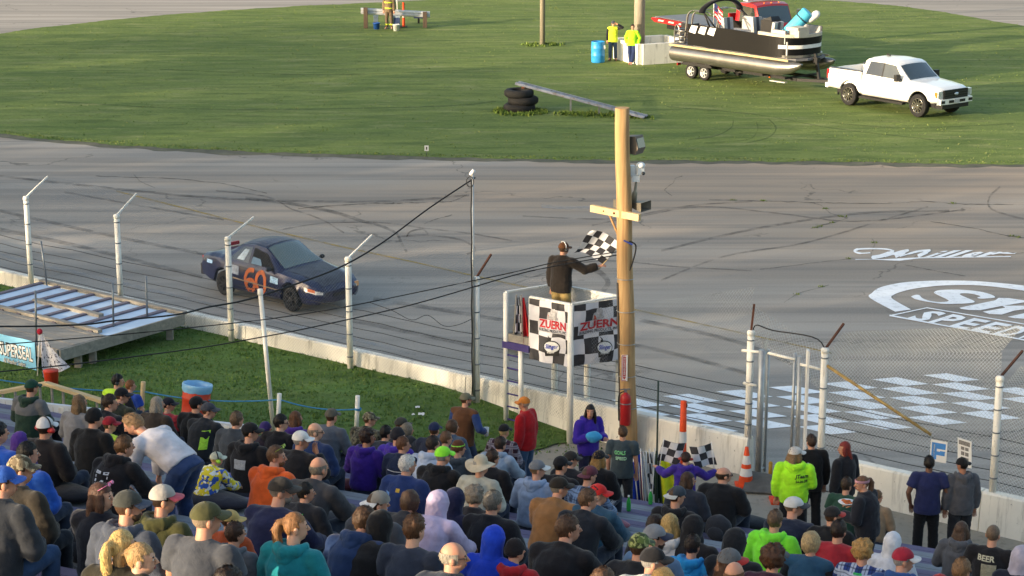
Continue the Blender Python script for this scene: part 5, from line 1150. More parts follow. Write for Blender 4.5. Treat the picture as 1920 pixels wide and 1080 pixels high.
for (c, d, t_) in (((-.2, .5, 2.1), (.16, .55, .6), -.15), ((-.95, -.45, 2.08), (.16, .55, .55), -.15), ((2.2, 1.0, 2.02), (1.3, .14, .42), 0), ((2.4, -1.0, 2.0), (.7, .14, .4), 0), ((-.7, .95, 2.05), (1.3, .14, .45), 0), ((2.75, -.5, 2.0), (.15, .6, .42), .2), ((1.2, .2, 2.05), (.15, .55, .5), .2)):
    M_ = Matrix.Translation(c) @ Matrix.Rotation(t_, 4, 'Y'); mb = MB(); mb.box(None, d, M=M_); mb.build('seat_back', UPH, boat)
    mb = MB(); mb.box(None, (d[0]*1.06, d[1]*.3, d[2]*1.04), M=M_); mb.build('seat_stripe', UPH2, boat)
mb = MB(); mb.box((.55, .55, 1.85), (.6, .6, .9)); mb.add([(.3, .3, 2.3), (.8, .3, 2.3), (.85, .8, 2.3), (.3, .8, 2.3), (.72, .32, 2.65), (.75, .78, 2.65)], [(0, 1, 4), (1, 2, 5, 4), (2, 3, 5)]); mb.build('helm_console', DARK, boat)
mb = MB(); mb.box((3.0, -.55, 2.12), (.55, .6, .2)); mb.box((2.95, -.55, 2.27), (.6, .66, .1)); mb.build('bow_locker', CRM, boat)
# bimini, tower, ladder, engine
for sy in (-1, 1):
    for q in (((-1.0, 2.06), (-1.75, 3.0)), ((-1.3, 2.06), (-1.72, 3.0))):
        mb = MB(); mb.tube([(q[0][0], sy*1.15, q[0][1]), (q[1][0], sy*1.12, q[1][1])], .035, 8); mb.build('bimini_strut', DARK, boat)
    mb = MB(); mb.tube(spline([(-2.9, sy*.95, 1.4), (-2.75, sy*.95, 2.3), (-2.55, sy*.92, 2.78), (-2.2, sy*.9, 2.86), (-1.7, sy*.9, 2.82), (-1.45, sy*.9, 2.6)], 5), .045, 10); mb.build('tow_arch', ALU, boat)
    mb = MB(); mb.tube(spline([(-2.7, sy*.85, 1.4), (-2.55, sy*.85, 2.3), (-2.4, sy*.82, 2.68), (-2.1, sy*.8, 2.78)], 5), .04, 10); mb.build('arch_tube', ALU, boat)
mb = MB(); mb.tube([(-2.2, -.9, 2.86), (-2.2, .9, 2.86)], .045, 10); mb.build('arch_crossbar', ALU, boat)
mb = MB(); mb.tube(spline([(-1.75, -1.15, 2.75), (-1.75, -1.05, 3.2), (-1.7, -.6, 3.75), (-1.7, 0, 3.9), (-1.7, .6, 3.75), (-1.75, 1.05, 3.2), (-1.75, 1.15, 2.75)], 5), [(.12, .16)]*31, 12); mb.build('folded_bimini', cloth('#1b1b21'), boat)
mb = MB(); mb.box((-3.75, .2, 1.3), (.5, .45, .6)); mb.box((-3.7, .2, 1.75), (.6, .5, .35)); mb.build('outboard_motor', mat('#2a2a2e', .3), boat)
for z in (1.45, 1.62, 1.8): mb = MB(); mb.tube([(-2.75, -1.1, z), (-3.35, -1.1, z), (-3.4, -1.0, z), (-3.4, .2, z)], .025, 8); mb.build('stern_rail', ALU, boat)
mb = MB(); mb.tube(spline([(-3.5, -.9, 1.1), (-3.55, -.9, 1.75), (-3.4, -.9, 1.95), (-3.25, -.9, 1.75), (-3.25, -.9, 1.4)], 4), .03, 8); mb.build('boarding_ladder', ALU, boat)
def lift(z): return z if z < 1.38 else (1.38+(z-1.38)*1.33 if z < 2.3 else 2.604+(z-2.3)*.42)
for o in boat.children:
    if o.name.startswith('pontoon'): continue
    for v in o.data.vertices: v.co.z = lift(v.co.z)
# rolled blue water mat leaning in the bow
mt = empty('rolled_mat', bo + BR @ Vector((2.3, -.15, 1.62)), bh, 'turquoise rolled water mat leaning in the bow of the boat', 'mat')
mb = MB(); A_, B_ = Vector((-.55, -.1, .25)), Vector((.35, .55, 1.5)); mb.tube([A_, A_.lerp(B_, .03), A_.lerp(B_, .97), B_], [.22, .27, .27, .22], 20); mb.build('roll', mat('#4fb3cf', .6, var=.15), mt)
for t_ in (.3, .78): mb = MB(); mb.tube([A_.lerp(B_, t_-.02), A_.lerp(B_, t_+.02)], .278, 20); mb.build('strap', mat('#22485a', .6), mt)
mb = MB(); mb.tube([A_.lerp(B_, .8)+Vector((.22, .2, -.05)), B_+Vector((.25, .2, -.1))], .16, 14, round_=True); mb.build('white_float', WHITE, mt)
# national flag on the boat
ft = bo + BR @ Vector((-2.35, .2, 2.35)); r_ = empty('boat_flag', ft, bh, 'red and white striped flag with blue corner at the boat stern', 'flag'); mb = MB(); mb.tube([(0, 0, -.8), (0, 0, .9)], .02, 6); mb.build('staff', WHITE, r_)
for k in range(7): mb = MB(); mb.grid(lambda u, v: (-.02+.55*u, .05*math.sin(u*6), .75-.085*(k+v)-.35*u), 8, 1); mb.build('stripe', cloth('#b32a36' if k % 2 == 0 else '#d8d6d4'), r_, fix=False)
mb = MB(); mb.grid(lambda u, v: (-.02+.22*u, .05*math.sin(u*2.4)-.008, .75-.34*v-.14*u), 4, 3); mb.build('canton', cloth('#232f5c'), r_, fix=False)

# ---- red flatbed tow truck behind the boat
ta = math.atan2(-.866, .5); TR = Matrix.Rotation(ta, 3, 'Z'); tt = G(1222, 34, 1.15); to = tt - TR @ Vector((-5.0, -1.15, 0)); to.z = .012
tow = empty('tow_truck', to, ta, 'red flatbed tow truck with roof light bar parked behind the boat', 'truck'); RED = mat('#a41f25', .35, .1, .15, 3, coat=.4)
mb = MB(); mb.prism([(-5.0, 1.12), (-4.7, 1.0), (1.2, .98), (1.2, 1.22), (-4.9, 1.2)], -1.2, 1.2, f=lambda x, y, h: (x, h, y)); mb.build('flatbed', RED, tow)
mb = MB(); mb.box((-1.8, 0, 1.235), (6.0, 2.2, .02)); mb.build('bed_surface', mat('#7b7b7d', .6, .3), tow)
mb = MB(); mb.box((1.15, 0, 1.6), (.08, 2.3, .8)); mb.build('headboard', RED, tow)
mb = MB()
for k in range(5): mb.add([(-4.4+.85*k, -1.207, 1.07), (-3.95+.85*k, -1.207, 1.07), (-3.9+.85*k, -1.207, 1.15), (-4.35+.85*k, -1.207, 1.15)], [(0, 1, 2, 3)])
mb.build('side_print', mat('#cbb3ae', .6, var=.5, scale=18), tow)
mb = MB(); mb.box((-.5, 0, .75), (8.5, .9, .25)); mb.build('chassis', DARK, tow)
for sy in (-1, 1):
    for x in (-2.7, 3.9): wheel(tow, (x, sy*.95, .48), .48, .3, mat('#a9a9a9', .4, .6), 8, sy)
    mb = MB(); mb.box((3.05, sy*1.3, 2.0), (.1, .16, .45)); mb.beam((3.05, sy*1.05, 2.1), (3.05, sy*1.25, 2.1), .03, .03); mb.build('mirror', CHROME, tow)
CB = Car([(1.4, 1.05, .75, 1.55, 2.45, .88), (1.6, 1.08, .72, 1.55, 2.55, .9), (2.5, 1.08, .72, 1.55, 2.58, .9), (2.8, 1.08, .72, 1.53, 2.5, .88), (3.2, 1.08, .72, 1.5, 1.62, .9), (4.0, 1.05, .8, 1.4, 1.52, .8), (4.7, .95, .8, 1.2, 1.35, .7)], (3.9,), .6, .48)
sharp(CB.body(dense(1.4, 4.7, .08, (1.6, 2.8, 3.2))).build('cab', RED, tow))
mb = MB(); CB.top_patch(mb, 2.84, 3.17, .84, .86, .01); mb.build('windshield', glassmat('#2b3a3c'), tow)
for sy in (-1, 1): mb = MB(); CB.side_patch(mb, ((1.75, 1.62), (2.95, 1.6), (2.72, 2.35), (1.75, 2.4)), .01, sy); mb.build('door_glass', glassmat('#2a3030'), tow)
mb = MB(); mb.box((2.0, 0, 2.72), (.3, 1.7, .16)); mb.build('light_bar', mat('#a3232a', .2), tow)
mb = MB(); mb.box((2.0, 0, 2.62), (.34, 1.75, .05)); mb.build('light_bar_base', mat('#cfcfc8', .4), tow)
mb = MB(); mb.box((2.0, 0, 2.74), (.31, .4, .17)); mb.build('amber_lens', mat('#c98a2a', .2), tow)
for y in (-.4, 0, .4): mb = MB(); mb.ball((2.75, y, 2.55), (.05, .04, .03)); mb.build('clearance_lamp', mat('#d9742c', .3), tow)

# ---- white walled box with the infield pole, barrels, rails
cb = G(1199, 122); cl = G(1140, 106); cr2 = G(1268, 107); e1 = (cl-cb).normalized(); e2_ = Vector((-e1.y, e1.x, 0)); e2_ = e2_ if e2_.x > 0 else -e2_
L1, L2 = 2.4, 2.6; box = empty('barrier_box', cb + e1*L1/2 + e2_*L2/2, 0, 'white concrete barrier square around the infield pole', 'barrier')
for p, q in ((cb, cb+e1*L1), (cb+e1*L1, cb+e1*L1+e2_*L2), (cb+e1*L1+e2_*L2, cb+e2_*L2), (cb+e2_*L2, cb)):
    d = (q-p).normalized(); mb = MB(); mb.beam(p+d*.002+Vector((0, 0, .45)), q-d*.12+Vector((0, 0, .45)), .22, .92); mb.build('barrier_panel', WHITEWALL, box, world=True)
pc_ = G(1198, 108); mb = MB(); pz = 9.0; mb.tube([pc_, pc_+Vector((0, 0, pz))], [.25, .22], 18); mb.build('infield_pole', wood_mat('#8d8678', '#a8a091'), None, 'thick weathered pole rising out of the white barrier square', 'pole', world=True)
pb2 = G(1017, 84); mb = MB(); mb.tube([pb2, pb2+Vector((0, 0, 9))], [.125, .11], 14); mb.build('infield_pole', wood_mat('#7b7668', '#98917f'), None, 'slim weathered pole standing alone on the infield grass', 'pole', world=True)
bp = G(1121, 117); r_ = empty('plastic_drum', bp, 0, 'bright blue plastic drum beside the white barrier square', 'drum')
mb = MB(); mb.lathe([(.001, 0), (.28, 0), (.3, .05), (.3, .3), (.31, .32), (.3, .34), (.3, .62), (.31, .64), (.3, .66), (.29, .9), (.3, .93), (.28, .94), (.27, .88), (.001, .86)], bp, n=24); mb.build('shell', mat('#2f8fd0', .45), r_, world=True)
mb = MB(); mb.box(bp+Vector((.26, -.14, .7)), (.1, .1, .16)); mb.build('label_sheet', WHITE, r_, world=True)
# ramp rail on tyres
ts = G(974, 208)
for k, (dx, dy, z, rr) in enumerate(((.0, 0, 0, .60), (.35, .03, .27, .58), (-.05, .03, .54, .56))):
    c_ = ts + Vector((dx*.4, dy, z)); mb = MB(); h = .29; mb.lathe([(rr*.5, 0), (rr*.85, .0), (rr, .07), (rr*1.0, h-.07), (rr*.85, h), (rr*.5, h-.02), (rr*.52, h/2), (rr*.5, 0)], c_, n=36)
    mb.v = [(c_.x+(x-c_.x)*(1+.03*math.sin(18*math.atan2(y-c_.y, x-c_.x))), c_.y+(y-c_.y)*(1+.03*math.sin(18*math.atan2(y-c_.y, x-c_.x))), z_) for x, y, z_ in mb.v]
    mb.build('tractor_tyre', TYRE, None, ['large black tractor tyre at the bottom of the stack', 'large black tractor tyre in the middle of the stack', 'black tractor tyre on top of the stack under the rail'][k], 'tyre', 'stack of tractor tyres', world=True)
ga = G(970, 204); ga.z = ZAT(ga, 156); gb2 = G(1212, 220, .05); gr = empty('sloping_guardrail', ((ga.x+gb2.x)/2, (ga.y+gb2.y)/2, 0), 0, 'long steel guardrail sloping from the tyre stack down to the grass', 'guardrail')
d = (gb2-ga).normalized(); up = Vector((0, 0, 1)); sd = d.cross(up).normalized(); sd = sd if sd.y < 0 else -sd; upv = sd.cross(d); upv = upv if upv.z > 0 else -upv
mb = MB(); prof = [(-.16, .0), (-.13, .05), (-.06, .06), (0, .0), (.06, .06), (.13, .05), (.16, 0)]
tl_ = lambda p: upv*p[0]*.55 + sd*(p[1]+.0) + upv*0
vs = [ga + sd*(-p[0]*1.5) + upv*(p[1]*1.2-.0) for p in prof] + [gb2 + sd*(-p[0]*1.5) + upv*(p[1]*1.2) for p in prof]; n = len(prof)
mb.add(vs, [(i, i+1, n+i+1, n+i) for i in range(n-1)]); mb.add([v-upv*.02 for v in vs], [(i, i+1, n+i+1, n+i) for i in range(n-1)]); mb.build('rail', mat('#94969a', .4, .7, .3, 3, dirt='#75664f'), gr, world=True)
for t_ in (.42, .64): p = ga.lerp(gb2, t_); mb = MB(); mb.beam((p.x, p.y, -.02), (p.x, p.y, p.z-.02), .07, .07); mb.build('leg', STEEL, gr, world=True)
p = ga.lerp(gb2, .045); mb = MB(); mb.beam((p.x, p.y, .4), (p.x, p.y, p.z-.02), .16, .12); mb.build('wood_support', wood_mat('#5f3826', '#7a4b32'), gr, world=True)
# guardrail with the fire crew kit
def gp(x, y): return G(x, y)
pa, pb_ = gp(686, 53), gp(797, 52); gr = empty('short_guardrail', (pa+pb_)/2, 0, 'short two post guardrail in front of the far track', 'guardrail')
for p, z in ((pa, ZAT(pa, 14)), (pb_, ZAT(pb_, 22))): mb = MB(); mb.beam(p, (p.x, p.y, z), .22, .2); mb.build('post', wood_mat('#3f342b', '#57483a'), gr, world=True)
za = ZAT(pa, 21); zb_ = ZAT(pb_, 28)
mb = MB(); a = Vector((pa.x-.25, pa.y+.14, za)); b = Vector((pb_.x+.25, pb_.y+.14, zb_)); vs = [a+Vector((0, -q, p)) for p, q in prof] + [b+Vector((0, -q, p)) for p, q in prof]; mb.add(vs, [(i, i+1, n+i+1, n+i) for i in range(n-1)]); mb.add([v+Vector((0, .01, 0)) for v in vs], [(i, i+1, n+i+1, n+i) for i in range(n-1)]); mb.build('rail', mat('#c9cdd0', .4, .4), gr, world=True)
def tub(x, y, r0, r1, h_, c, label, nm='bucket', cat='bucket'):
    b = G(x, y); r_ = empty(nm, b, 0, label, cat); mb = MB(); mb.lathe([(.001, 0), (r0, 0), (r1, h_), (r1+.012, h_), (r1+.012, h_-.04), (r1-.02, h_-.01), (r0-.02, .05), (.001, .05)], b, n=20); mb.build('pail', mat(c, .5), r_, world=True)
    mb = MB(); mb.tube([b+Vector((r1*math.cos(a*.314), -.5*r1*math.sin(a*.314), h_-.05-.08*math.sin(a*.314))) for a in range(11)], .008, 5); mb.build('handle', STEEL, r_, world=True)
tub(743, 58, .14, .17, .33, '#d6d9d8', 'white bucket in front of the firefighter'); tub(706, 55, .14, .17, .33, '#2356a8', 'blue bucket by the short guardrail')
for (x, y, d_, c, l) in ((705, 50, (.22, .2, .62), '#5c6d7d', 'grey blue container behind the blue bucket'), (744, 54, (.3, .24, .72), '#2d3c62', 'dark blue crate topped with grey tray behind the white bucket'), (785, 44, (.46, .3, .32), '#222c54', 'navy cooler box hanging at the guardrail end')):
    b = G(x, y); r_ = empty('equipment_box', b, 0, l, 'box'); hgt = d_[2]; z0 = .28 if 'cooler' in l else 0
    mb = MB(); mb.prism([(-d_[0]/2, -d_[1]/2), (d_[0]/2, -d_[1]/2), (d_[0]/2, d_[1]/2), (-d_[0]/2, d_[1]/2)], z0, z0+hgt*.8, f=lambda px_, py_, h: b+Vector((px_*(1+.1*h), py_, h))); mb.build('case', mat(c, .6), r_, world=True)
    mb = MB(); mb.box(b+Vector((0, 0, z0+hgt*.86)), (d_[0]*1.15, d_[1]*1.1, hgt*.11)); mb.build('lid', mat('#8796a3' if 'crate' in l else c, .5), r_, world=True)
    if z0: mb = MB(); mb.beam((b.x, b.y+.05, 0), (b.x, b.y+.05, z0), .1, .1); mb.build('foot', DARK, r_, world=True)
b = G(757, 51); cone(b, 1.25, 'orange channelizer leaning beside the firefighter', True); b = G(746, 50); bar('white_pole', b, b+Vector((-.05, .05, 2.3)), .022, 0, WHITE, None, label='slim white pole held upright beside the firefighter', cat='pole')
b = G(800, 291); r_ = empty('small_sign', b, 0, 'tiny white number sign at the infield edge', 'sign'); mb = MB(); mb.tube([b, b+Vector((0, 0, .28))], .012, 6); mb.build('stake', STEEL, r_, world=True); mb = MB(); mb.box(b+Vector((0, -.02, .24)), (.14, .015, .18)); mb.build('panel', WHITE, r_, world=True)
mb = MB(); mb.add([b+Vector((x, -.031, .24+y)) for x, y in ((-.02, -.05), (.02, -.05), (.02, .05), (-.02, .05))], [(0, 1, 2, 3)]); mb.build('digit', DARK, r_, world=True)
# ================================================================== PEOPLE
from mathutils.bvhtree import BVHTree
def remesh(mb, vox, smooth=2, name='m'):
    me = mb.mesh('t'); o = bpy.data.objects.new('t', me); TMP.collection.objects.link(o)
    r = o.modifiers.new('r', 'REMESH'); r.mode = 'VOXEL'; r.voxel_size = vox; r.use_smooth_shade = True
    if smooth: s = o.modifiers.new('s', 'SMOOTH'); s.factor = .5; s.iterations = smooth
    vl = TMP.view_layers[0]; vl.update()
    out = bpy.data.meshes.new_from_object(o.evaluated_get(vl.depsgraph)); out.name = name; out.materials.clear()
    bpy.data.objects.remove(o); bpy.data.meshes.remove(me)
    return out
def displace(me, fn):
    n = len(me.vertices); co = np.empty(n*3, dtype=np.float32); me.vertices.foreach_get('co', co)
    no = np.empty(n*3, dtype=np.float32); me.vertices.foreach_get('normal', no); co = co.reshape(-1, 3); no = no.reshape(-1, 3)
    for i in range(n): co[i] += no[i]*fn(Vector(co[i]))
    me.vertices.foreach_set('co', co.ravel()); me.update()
def append_mb(me, mb):
    """join extra shapes (fingers, eyes, nose ...) to a mesh"""
    bm = bmesh.new(); bm.from_mesh(me); vs = [bm.verts.new(v) for v in mb.v]
    for f, m, s in zip(mb.f, mb.m, mb.sm):
        try: q = bm.faces.new([vs[i] for i in f]); q.material_index = m; q.smooth = s
        except ValueError: pass
    bm.to_mesh(me); bm.free(); return me
def delete_faces(me, test):
    bm = bmesh.new(); bm.from_mesh(me)
    bmesh.ops.delete(bm, geom=[f for f in bm.faces if test(f.calc_center_median())], context='FACES'); bm.to_mesh(me); bm.free(); return me
ARMS = {'lap': ((.30, .10, -.95), (-.52, .82, -.16)), 'knee': ((.22, .5, -.84), (-.12, .90, -.38)), 'cross': ((.25, .28, -.93), (-.93, .30, .12)), 'down': ((.16, -.04, -.98), (.02, .16, -.98)), 'pocket': ((.38, -.16, -.9), (-.22, .36, -.9)),
        'face': ((.22, .62, -.72), (-.42, .1, .9)), 'brow': ((.75, .55, .25), (-.82, .05, .5)), 'out': ((.72, .6, -.3), (.35, .92, .1)), 'hold': ((.16, .05, -.98), (-.22, .96, .1)), 'flag': ((.72, .42, -.5), (.78, .55, .25)),
        'hang': ((.05, .25, -.97), (.0, .1, -1)), 'bag': ((.25, .12, -.95), (-.62, .72, .25)), 'wide': ((.66, .42, -.62), (.62, .75, .2)), 'bent': ((.45, -.2, -.85), (-.1, .85, -.45))}
POSES = {  # base, lean, hunch, right arm, left arm
 'sit': ('sit', 8, 8, 'lap', 'lap'), 'up': ('sit', 2, 4, 'lap', 'knee'), 'fwd': ('sit', 20, 14, 'knee', 'knee'), 'cross': ('sit', 4, 8, 'cross', 'cross'), 'hunch': ('sit', 22, 24, 'knee', 'lap'), 'eat': ('sit', 12, 10, 'face', 'lap'),
 'stand': ('stand', 0, 5, 'down', 'down'), 'pocket': ('stand', -1, 6, 'pocket', 'pocket'), 'holdc': ('stand', 2, 5, 'hold', 'down'), 'holdb': ('stand', 0, 8, 'bag', 'hold'), 'brow': ('stand', -2, 4, 'down', 'brow'), 'lean': ('lean', -8, 6, 'pocket', 'pocket'),
 'flag': ('stand', 4, 6, 'flag', 'down'), 'bend': ('stand', 54, 14, 'hang', 'hang'), 'flagsit': ('stand', 6, 6, 'wide', 'wide'), 'plate': ('stand', 4, 10, 'hold', 'hold'), 'walk': ('walk', 5, 6, 'bent', 'down')}
def joints(pose):
    base, lean, hunch, aR, aL = POSES[pose]; V = Vector; J = {}
    d = lambda a: V((0, math.sin(R(a)), math.cos(R(a))))
    if base == 'sit':
        pel = V((0, 0, .53)); legs = lambda s: [V((s*.09, .02, .51)), V((s*.17, .45, .54)), V((s*.15, .43, .09)), V((s*.17, .60, .05))]
    elif base == 'lean':
        pel = V((0, .12, .93)); legs = lambda s: [V((s*.09, .12, .91)), V((s*.09, .25, .5)), V((s*.02, .33, .09)), V((s*.05, .5, .04))]
    elif base == 'walk':
        pel = V((0, 0, .94)); legs = lambda s: [V((s*.09, 0, .91)), V((s*.10, .08+s*.10, .50)), V((s*.09, -.02+s*.16, .10)), V((s*.11, .15+s*.16, .05))]
    else:
        pel = V((0, 0, .95)); legs = lambda s: [V((s*.09, 0, .92)), V((s*.115, .03, .5)), V((s*.125, -.02, .09)), V((s*.16, .16, .04))]
        if pose == 'bend': pel = V((0, -.12, .95)); legs = lambda s: [V((s*.09, -.12, .92)), V((s*.13, .02, .5)), V((s*.15, -.04, .09)), V((s*.17, .14, .04))]
    d1, d2 = d(lean), d(lean+hunch)
    J['pel'] = pel; J['d1'] = d1; J['d2'] = d2; J['waist'] = pel+d1*.17; J['chest'] = pel+d1*.36; J['nb'] = J['chest']+d2*.175
    J['head'] = J['nb'] + d((lean+hunch)*.75)*.15 + V((0, .025, 0)); J['lean'] = lean+hunch
    f2 = V((0, d2.z, -d2.y))
    for s, a, k in ((1, aR, 'R'), (-1, aL, 'L')):
        sh = J['nb'] + V((s*.2, 0, 0)) - d2*.07; u, f = [V((q[0]*s, q[1], q[2])).normalized() for q in ARMS[a]]
        el = sh+u*.285; wr = el+f*.25; J['arm'+k] = (sh, el, wr, f); J['leg'+k] = legs(s)
    return J
_J = {}
def JJ(p):
    if p not in _J: _J[p] = joints(p)
    return _J[p]
def head_matrix(pose, yaw, pitch):
    J = JJ(pose); return Matrix.Translation(J['head']) @ Matrix.Rotation(R(yaw), 4, 'Z') @ Matrix.Rotation(R(-pitch), 4, 'X') @ Matrix.Diagonal((.94, .95, .96, 1))
_body = {}
def body_mesh(pose, yaw, pitch):
    k = (pose, yaw, pitch)
    if k in _body: return _body[k]
    J = JJ(pose); mb = MB(); d1, d2 = J['d1'], J['d2']
    mb.tube([J['pel']-d1*.08, J['pel'], J['waist'], J['chest'], J['nb']-d2*.06, J['nb']], [(.14, .1), (.165, .12), (.145, .105), (.17, .115), (.12, .085), (.06, .062)], 14)
    mb.tube([J['armL'][0], J['armR'][0]], .058, 10, side=(0, 1, 0), round_=True)
    H = head_matrix(pose, yaw, pitch); M3 = H.to_3x3()
    mb.tube([J['nb']-d2*.05, J['nb']+d2*.02, H @ Vector((0, -.02, -.05))], [.068, .056, .054], 12)
    hb = lambda c, r: mb.ball(H @ Vector(c), r, M=M3)
    hb((0, -.012, .026), (.078, .098, .102)); hb((0, .028, -.042), (.062, .068, .082)); hb((0, .045, -.085), (.034, .04, .03)); hb((0, .07, .012), (.055, .028, .04))
    for s in 'RL':
        sh, el, wr, f = J['arm'+s]
        mb.tube([sh, sh.lerp(el, .5), el, el.lerp(wr, .35), wr], [.056, .05, .042, .042, .028], 10, round_=True)
        mb.tube([wr-f*.01, wr+f*.045, wr+f*.095], [(.027, .02), (.042, .019), (.038, .015)], 10, side=(1, 0, 0), round_=True)
        h, kn, an, to = J['leg'+s]
        mb.tube([h, h.lerp(kn, .5), kn, kn.lerp(an, .3), an], [.088, .075, .056, .056, .038], 12, round_=True); mb.tube([an, an.lerp(to, .5), to], [.042, .042, .034], 10, round_=True)
    me = remesh(mb, .0145, 2, 'body')
    ex = MB()   # features of the face, then the fingers
    q = lambda c, r, m=0, M=None: ex.ball(H @ Vector(c), r, m, 8, 6, M=M3 if M is None else M3 @ M)
    ex.tube([H @ Vector((0, .082, .02)), H @ Vector((0, .098, -.004)), H @ Vector((0, .112, -.026)), H @ Vector((0, .09, -.036))], [.008, .011, .015, .012], 8, side=M3 @ Vector((1, 0, 0)), round_=True)
    for s in (1, -1):
        q((s*.079, -.012, -.012), (.012, .024, .034)); q((s*.031, .082, .006), (.014, .009, .009), 1); q((s*.031, .0895, .006), (.006, .004, .006), 2); q((s*.033, .086, .026), (.02, .008, .005), 2)
    q((0, .087, -.062), (.024, .012, .006), 3); q((0, .086, -.071), (.02, .012, .006), 3)
    for s, sg in (('R', 1), ('L', -1)):
        sh, el, wr, f = J['arm'+s]; x = Vector((1, 0, 0)); nrm = f.cross(x)
        if nrm.length < .2: nrm = Vector((0, 0, 1)).cross(f)
        nrm.normalize(); nrm = -nrm if nrm.z > 0 else nrm; lat = nrm.cross(f).normalized()
        base = wr+f*.09
        for i, L in enumerate((.062, .074, .070, .055)):
            b = base + lat*((i-1.5)*.020); p1 = b+f*L*.5+nrm*.012; p2 = b+f*L*.85+nrm*.035; ex.tube([b-f*.012, p1, p2], [.0095, .009, .0075], 6, round_=True)
        b = wr+f*.03 - lat*.034*sg; ex.tube([b+lat*.01*sg, b+f*.03-lat*.014*sg+nrm*.01, b+f*.062-lat*.01*sg+nrm*.03], [.012, .011, .009], 6, round_=True)
    append_mb(me, ex); _body[k] = me; return me
_top = {}
FIT = {'sleeves': .024, 'hoodie': .040, 'jacket': .045, 'tee': .030, 'shirt': .034, 'vest': .042}
def top_mesh(pose, kind):
    k = (pose, kind)
    if k in _top: return _top[k]
    J = JJ(pose); f = FIT[kind]; d1, d2 = J['d1'], J['d2']; mb = MB(); g = lambda a, b: (a+f, b+f)
    sit = POSES[pose][0] == 'sit'
    hem = [J['pel']-d1*(.05 if sit else (-.03 if pose == 'bend' else .13)), J['pel']+d1*(.05 if pose == 'bend' else 0)]
    hr = [g(.165, .125), g(.17, .128)] if sit else [g(.168, .125), g(.168, .122)]
    if kind == 'tee' and not sit: hr = [(a+.014, b+.014) for a, b in hr]
    if kind == 'sleeves': pass
    elif kind in ('hoodie', 'jacket'): hem = [hem[0], J['pel']+d1*.0, J['pel']+d1*.03]; hr = [(hr[0][0]-.012, hr[0][1]-.012), g(.172, .13), g(.172, .13)]
    if kind != 'sleeves': mb.tube(hem + [J['waist'], J['chest'], J['nb']-d2*.07, J['nb']-d2*.005] + ([J['nb']+d2*.035] if kind == 'jacket' else []), hr + [g(.158, .122), g(.172, .122), g(.135, .092), g(.05, .052)] + ([g(.046, .048)] if kind == 'jacket' else []), 16)
    shl, shr = J['armL'][0], J['armR'][0]
    if kind != 'sleeves': mb.tube([shl, J['nb']-d2*.045, shr], [.050+f*.65, .062+f*.55, .050+f*.65], 12, side=(0, 1, 0), round_=True)
    for s in 'RL':
        sh, el, wr, fd = J['arm'+s]
        if kind == 'vest': continue
        if kind == 'tee':
            e2 = sh.lerp(el, .62); mb.tube([sh, sh.lerp(e2, .6), e2], [.06+f, .058+f, .06+f], 12, round_=False); mb.ball(sh, .06+f)
        else:
            mb.tube([sh, sh.lerp(el, .5), el, el.lerp(wr, .5), wr.lerp(el, .06), wr], [.052+f*.85, .053+f*.9, .047+f, .044+f, .036+f*.8, .028+f*.5], 12); mb.ball(sh, .052+f*.8); mb.ball(el, .05+f*.9)
    me = remesh(mb, .0165, 3, 'top'); sd = hash(k) % 50 if False else len(_top)*3.7
    amp = {'hoodie': .008, 'jacket': .0075, 'tee': .007, 'shirt': .008, 'vest': .006, 'sleeves': .006}[kind]
    def fold(p):
        q = Vector((p.x*7, p.y*7, p.z*10+sd)); a = noise.noise(q); b = noise.noise(Vector((p.x*22+sd, p.y*22, p.z*30)))
        return amp*(.2-1.6*abs(a)+.5) + amp*.35*b
    displace(me, fold); _top[k] = me; return me
_leg = {}
def leg_mesh(pose):
    if pose in _leg: return _leg[pose]
    J = JJ(pose); mb = MB(); f = .024; d1 = J['d1']
    mb.tube([J['pel']-d1*.10, J['pel'], J['pel']+d1*.07], [(.165+f, .125+f), (.168+f, .124+f), (.15+f, .11+f)], 14)
    for s in 'RL':
        h, kn, an, to = J['leg'+s]; lo = an+Vector((0, 0, .0))
        mb.tube([h, h.lerp(kn, .5), kn, kn.lerp(lo, .5), lo], [.088+f, .076+f, .06+f, .058+f, .055+f], 12); mb.ball(kn, .06+f); mb.ball(h, .09+f)
    me = remesh(mb, .018, 3, 'trousers'); displace(me, lambda p: .012*(.3-abs(noise.noise(Vector((p.x*9, p.y*9, p.z*16)))))); _leg[pose] = me; return me
def shoe_mesh():
    mb = MB(); mb.tube([(0, -.09, .0), (0, -.02, .0), (0, .08, -.02), (0, .16, -.03)], [(.04, .05), (.045, .055), (.048, .04), (.04, .028)], 12, round_=True); mb.box((0, .04, -.065), (.095, .29, .03)); return remesh(mb, .012, 1, 'shoe')
SHOE = shoe_mesh()
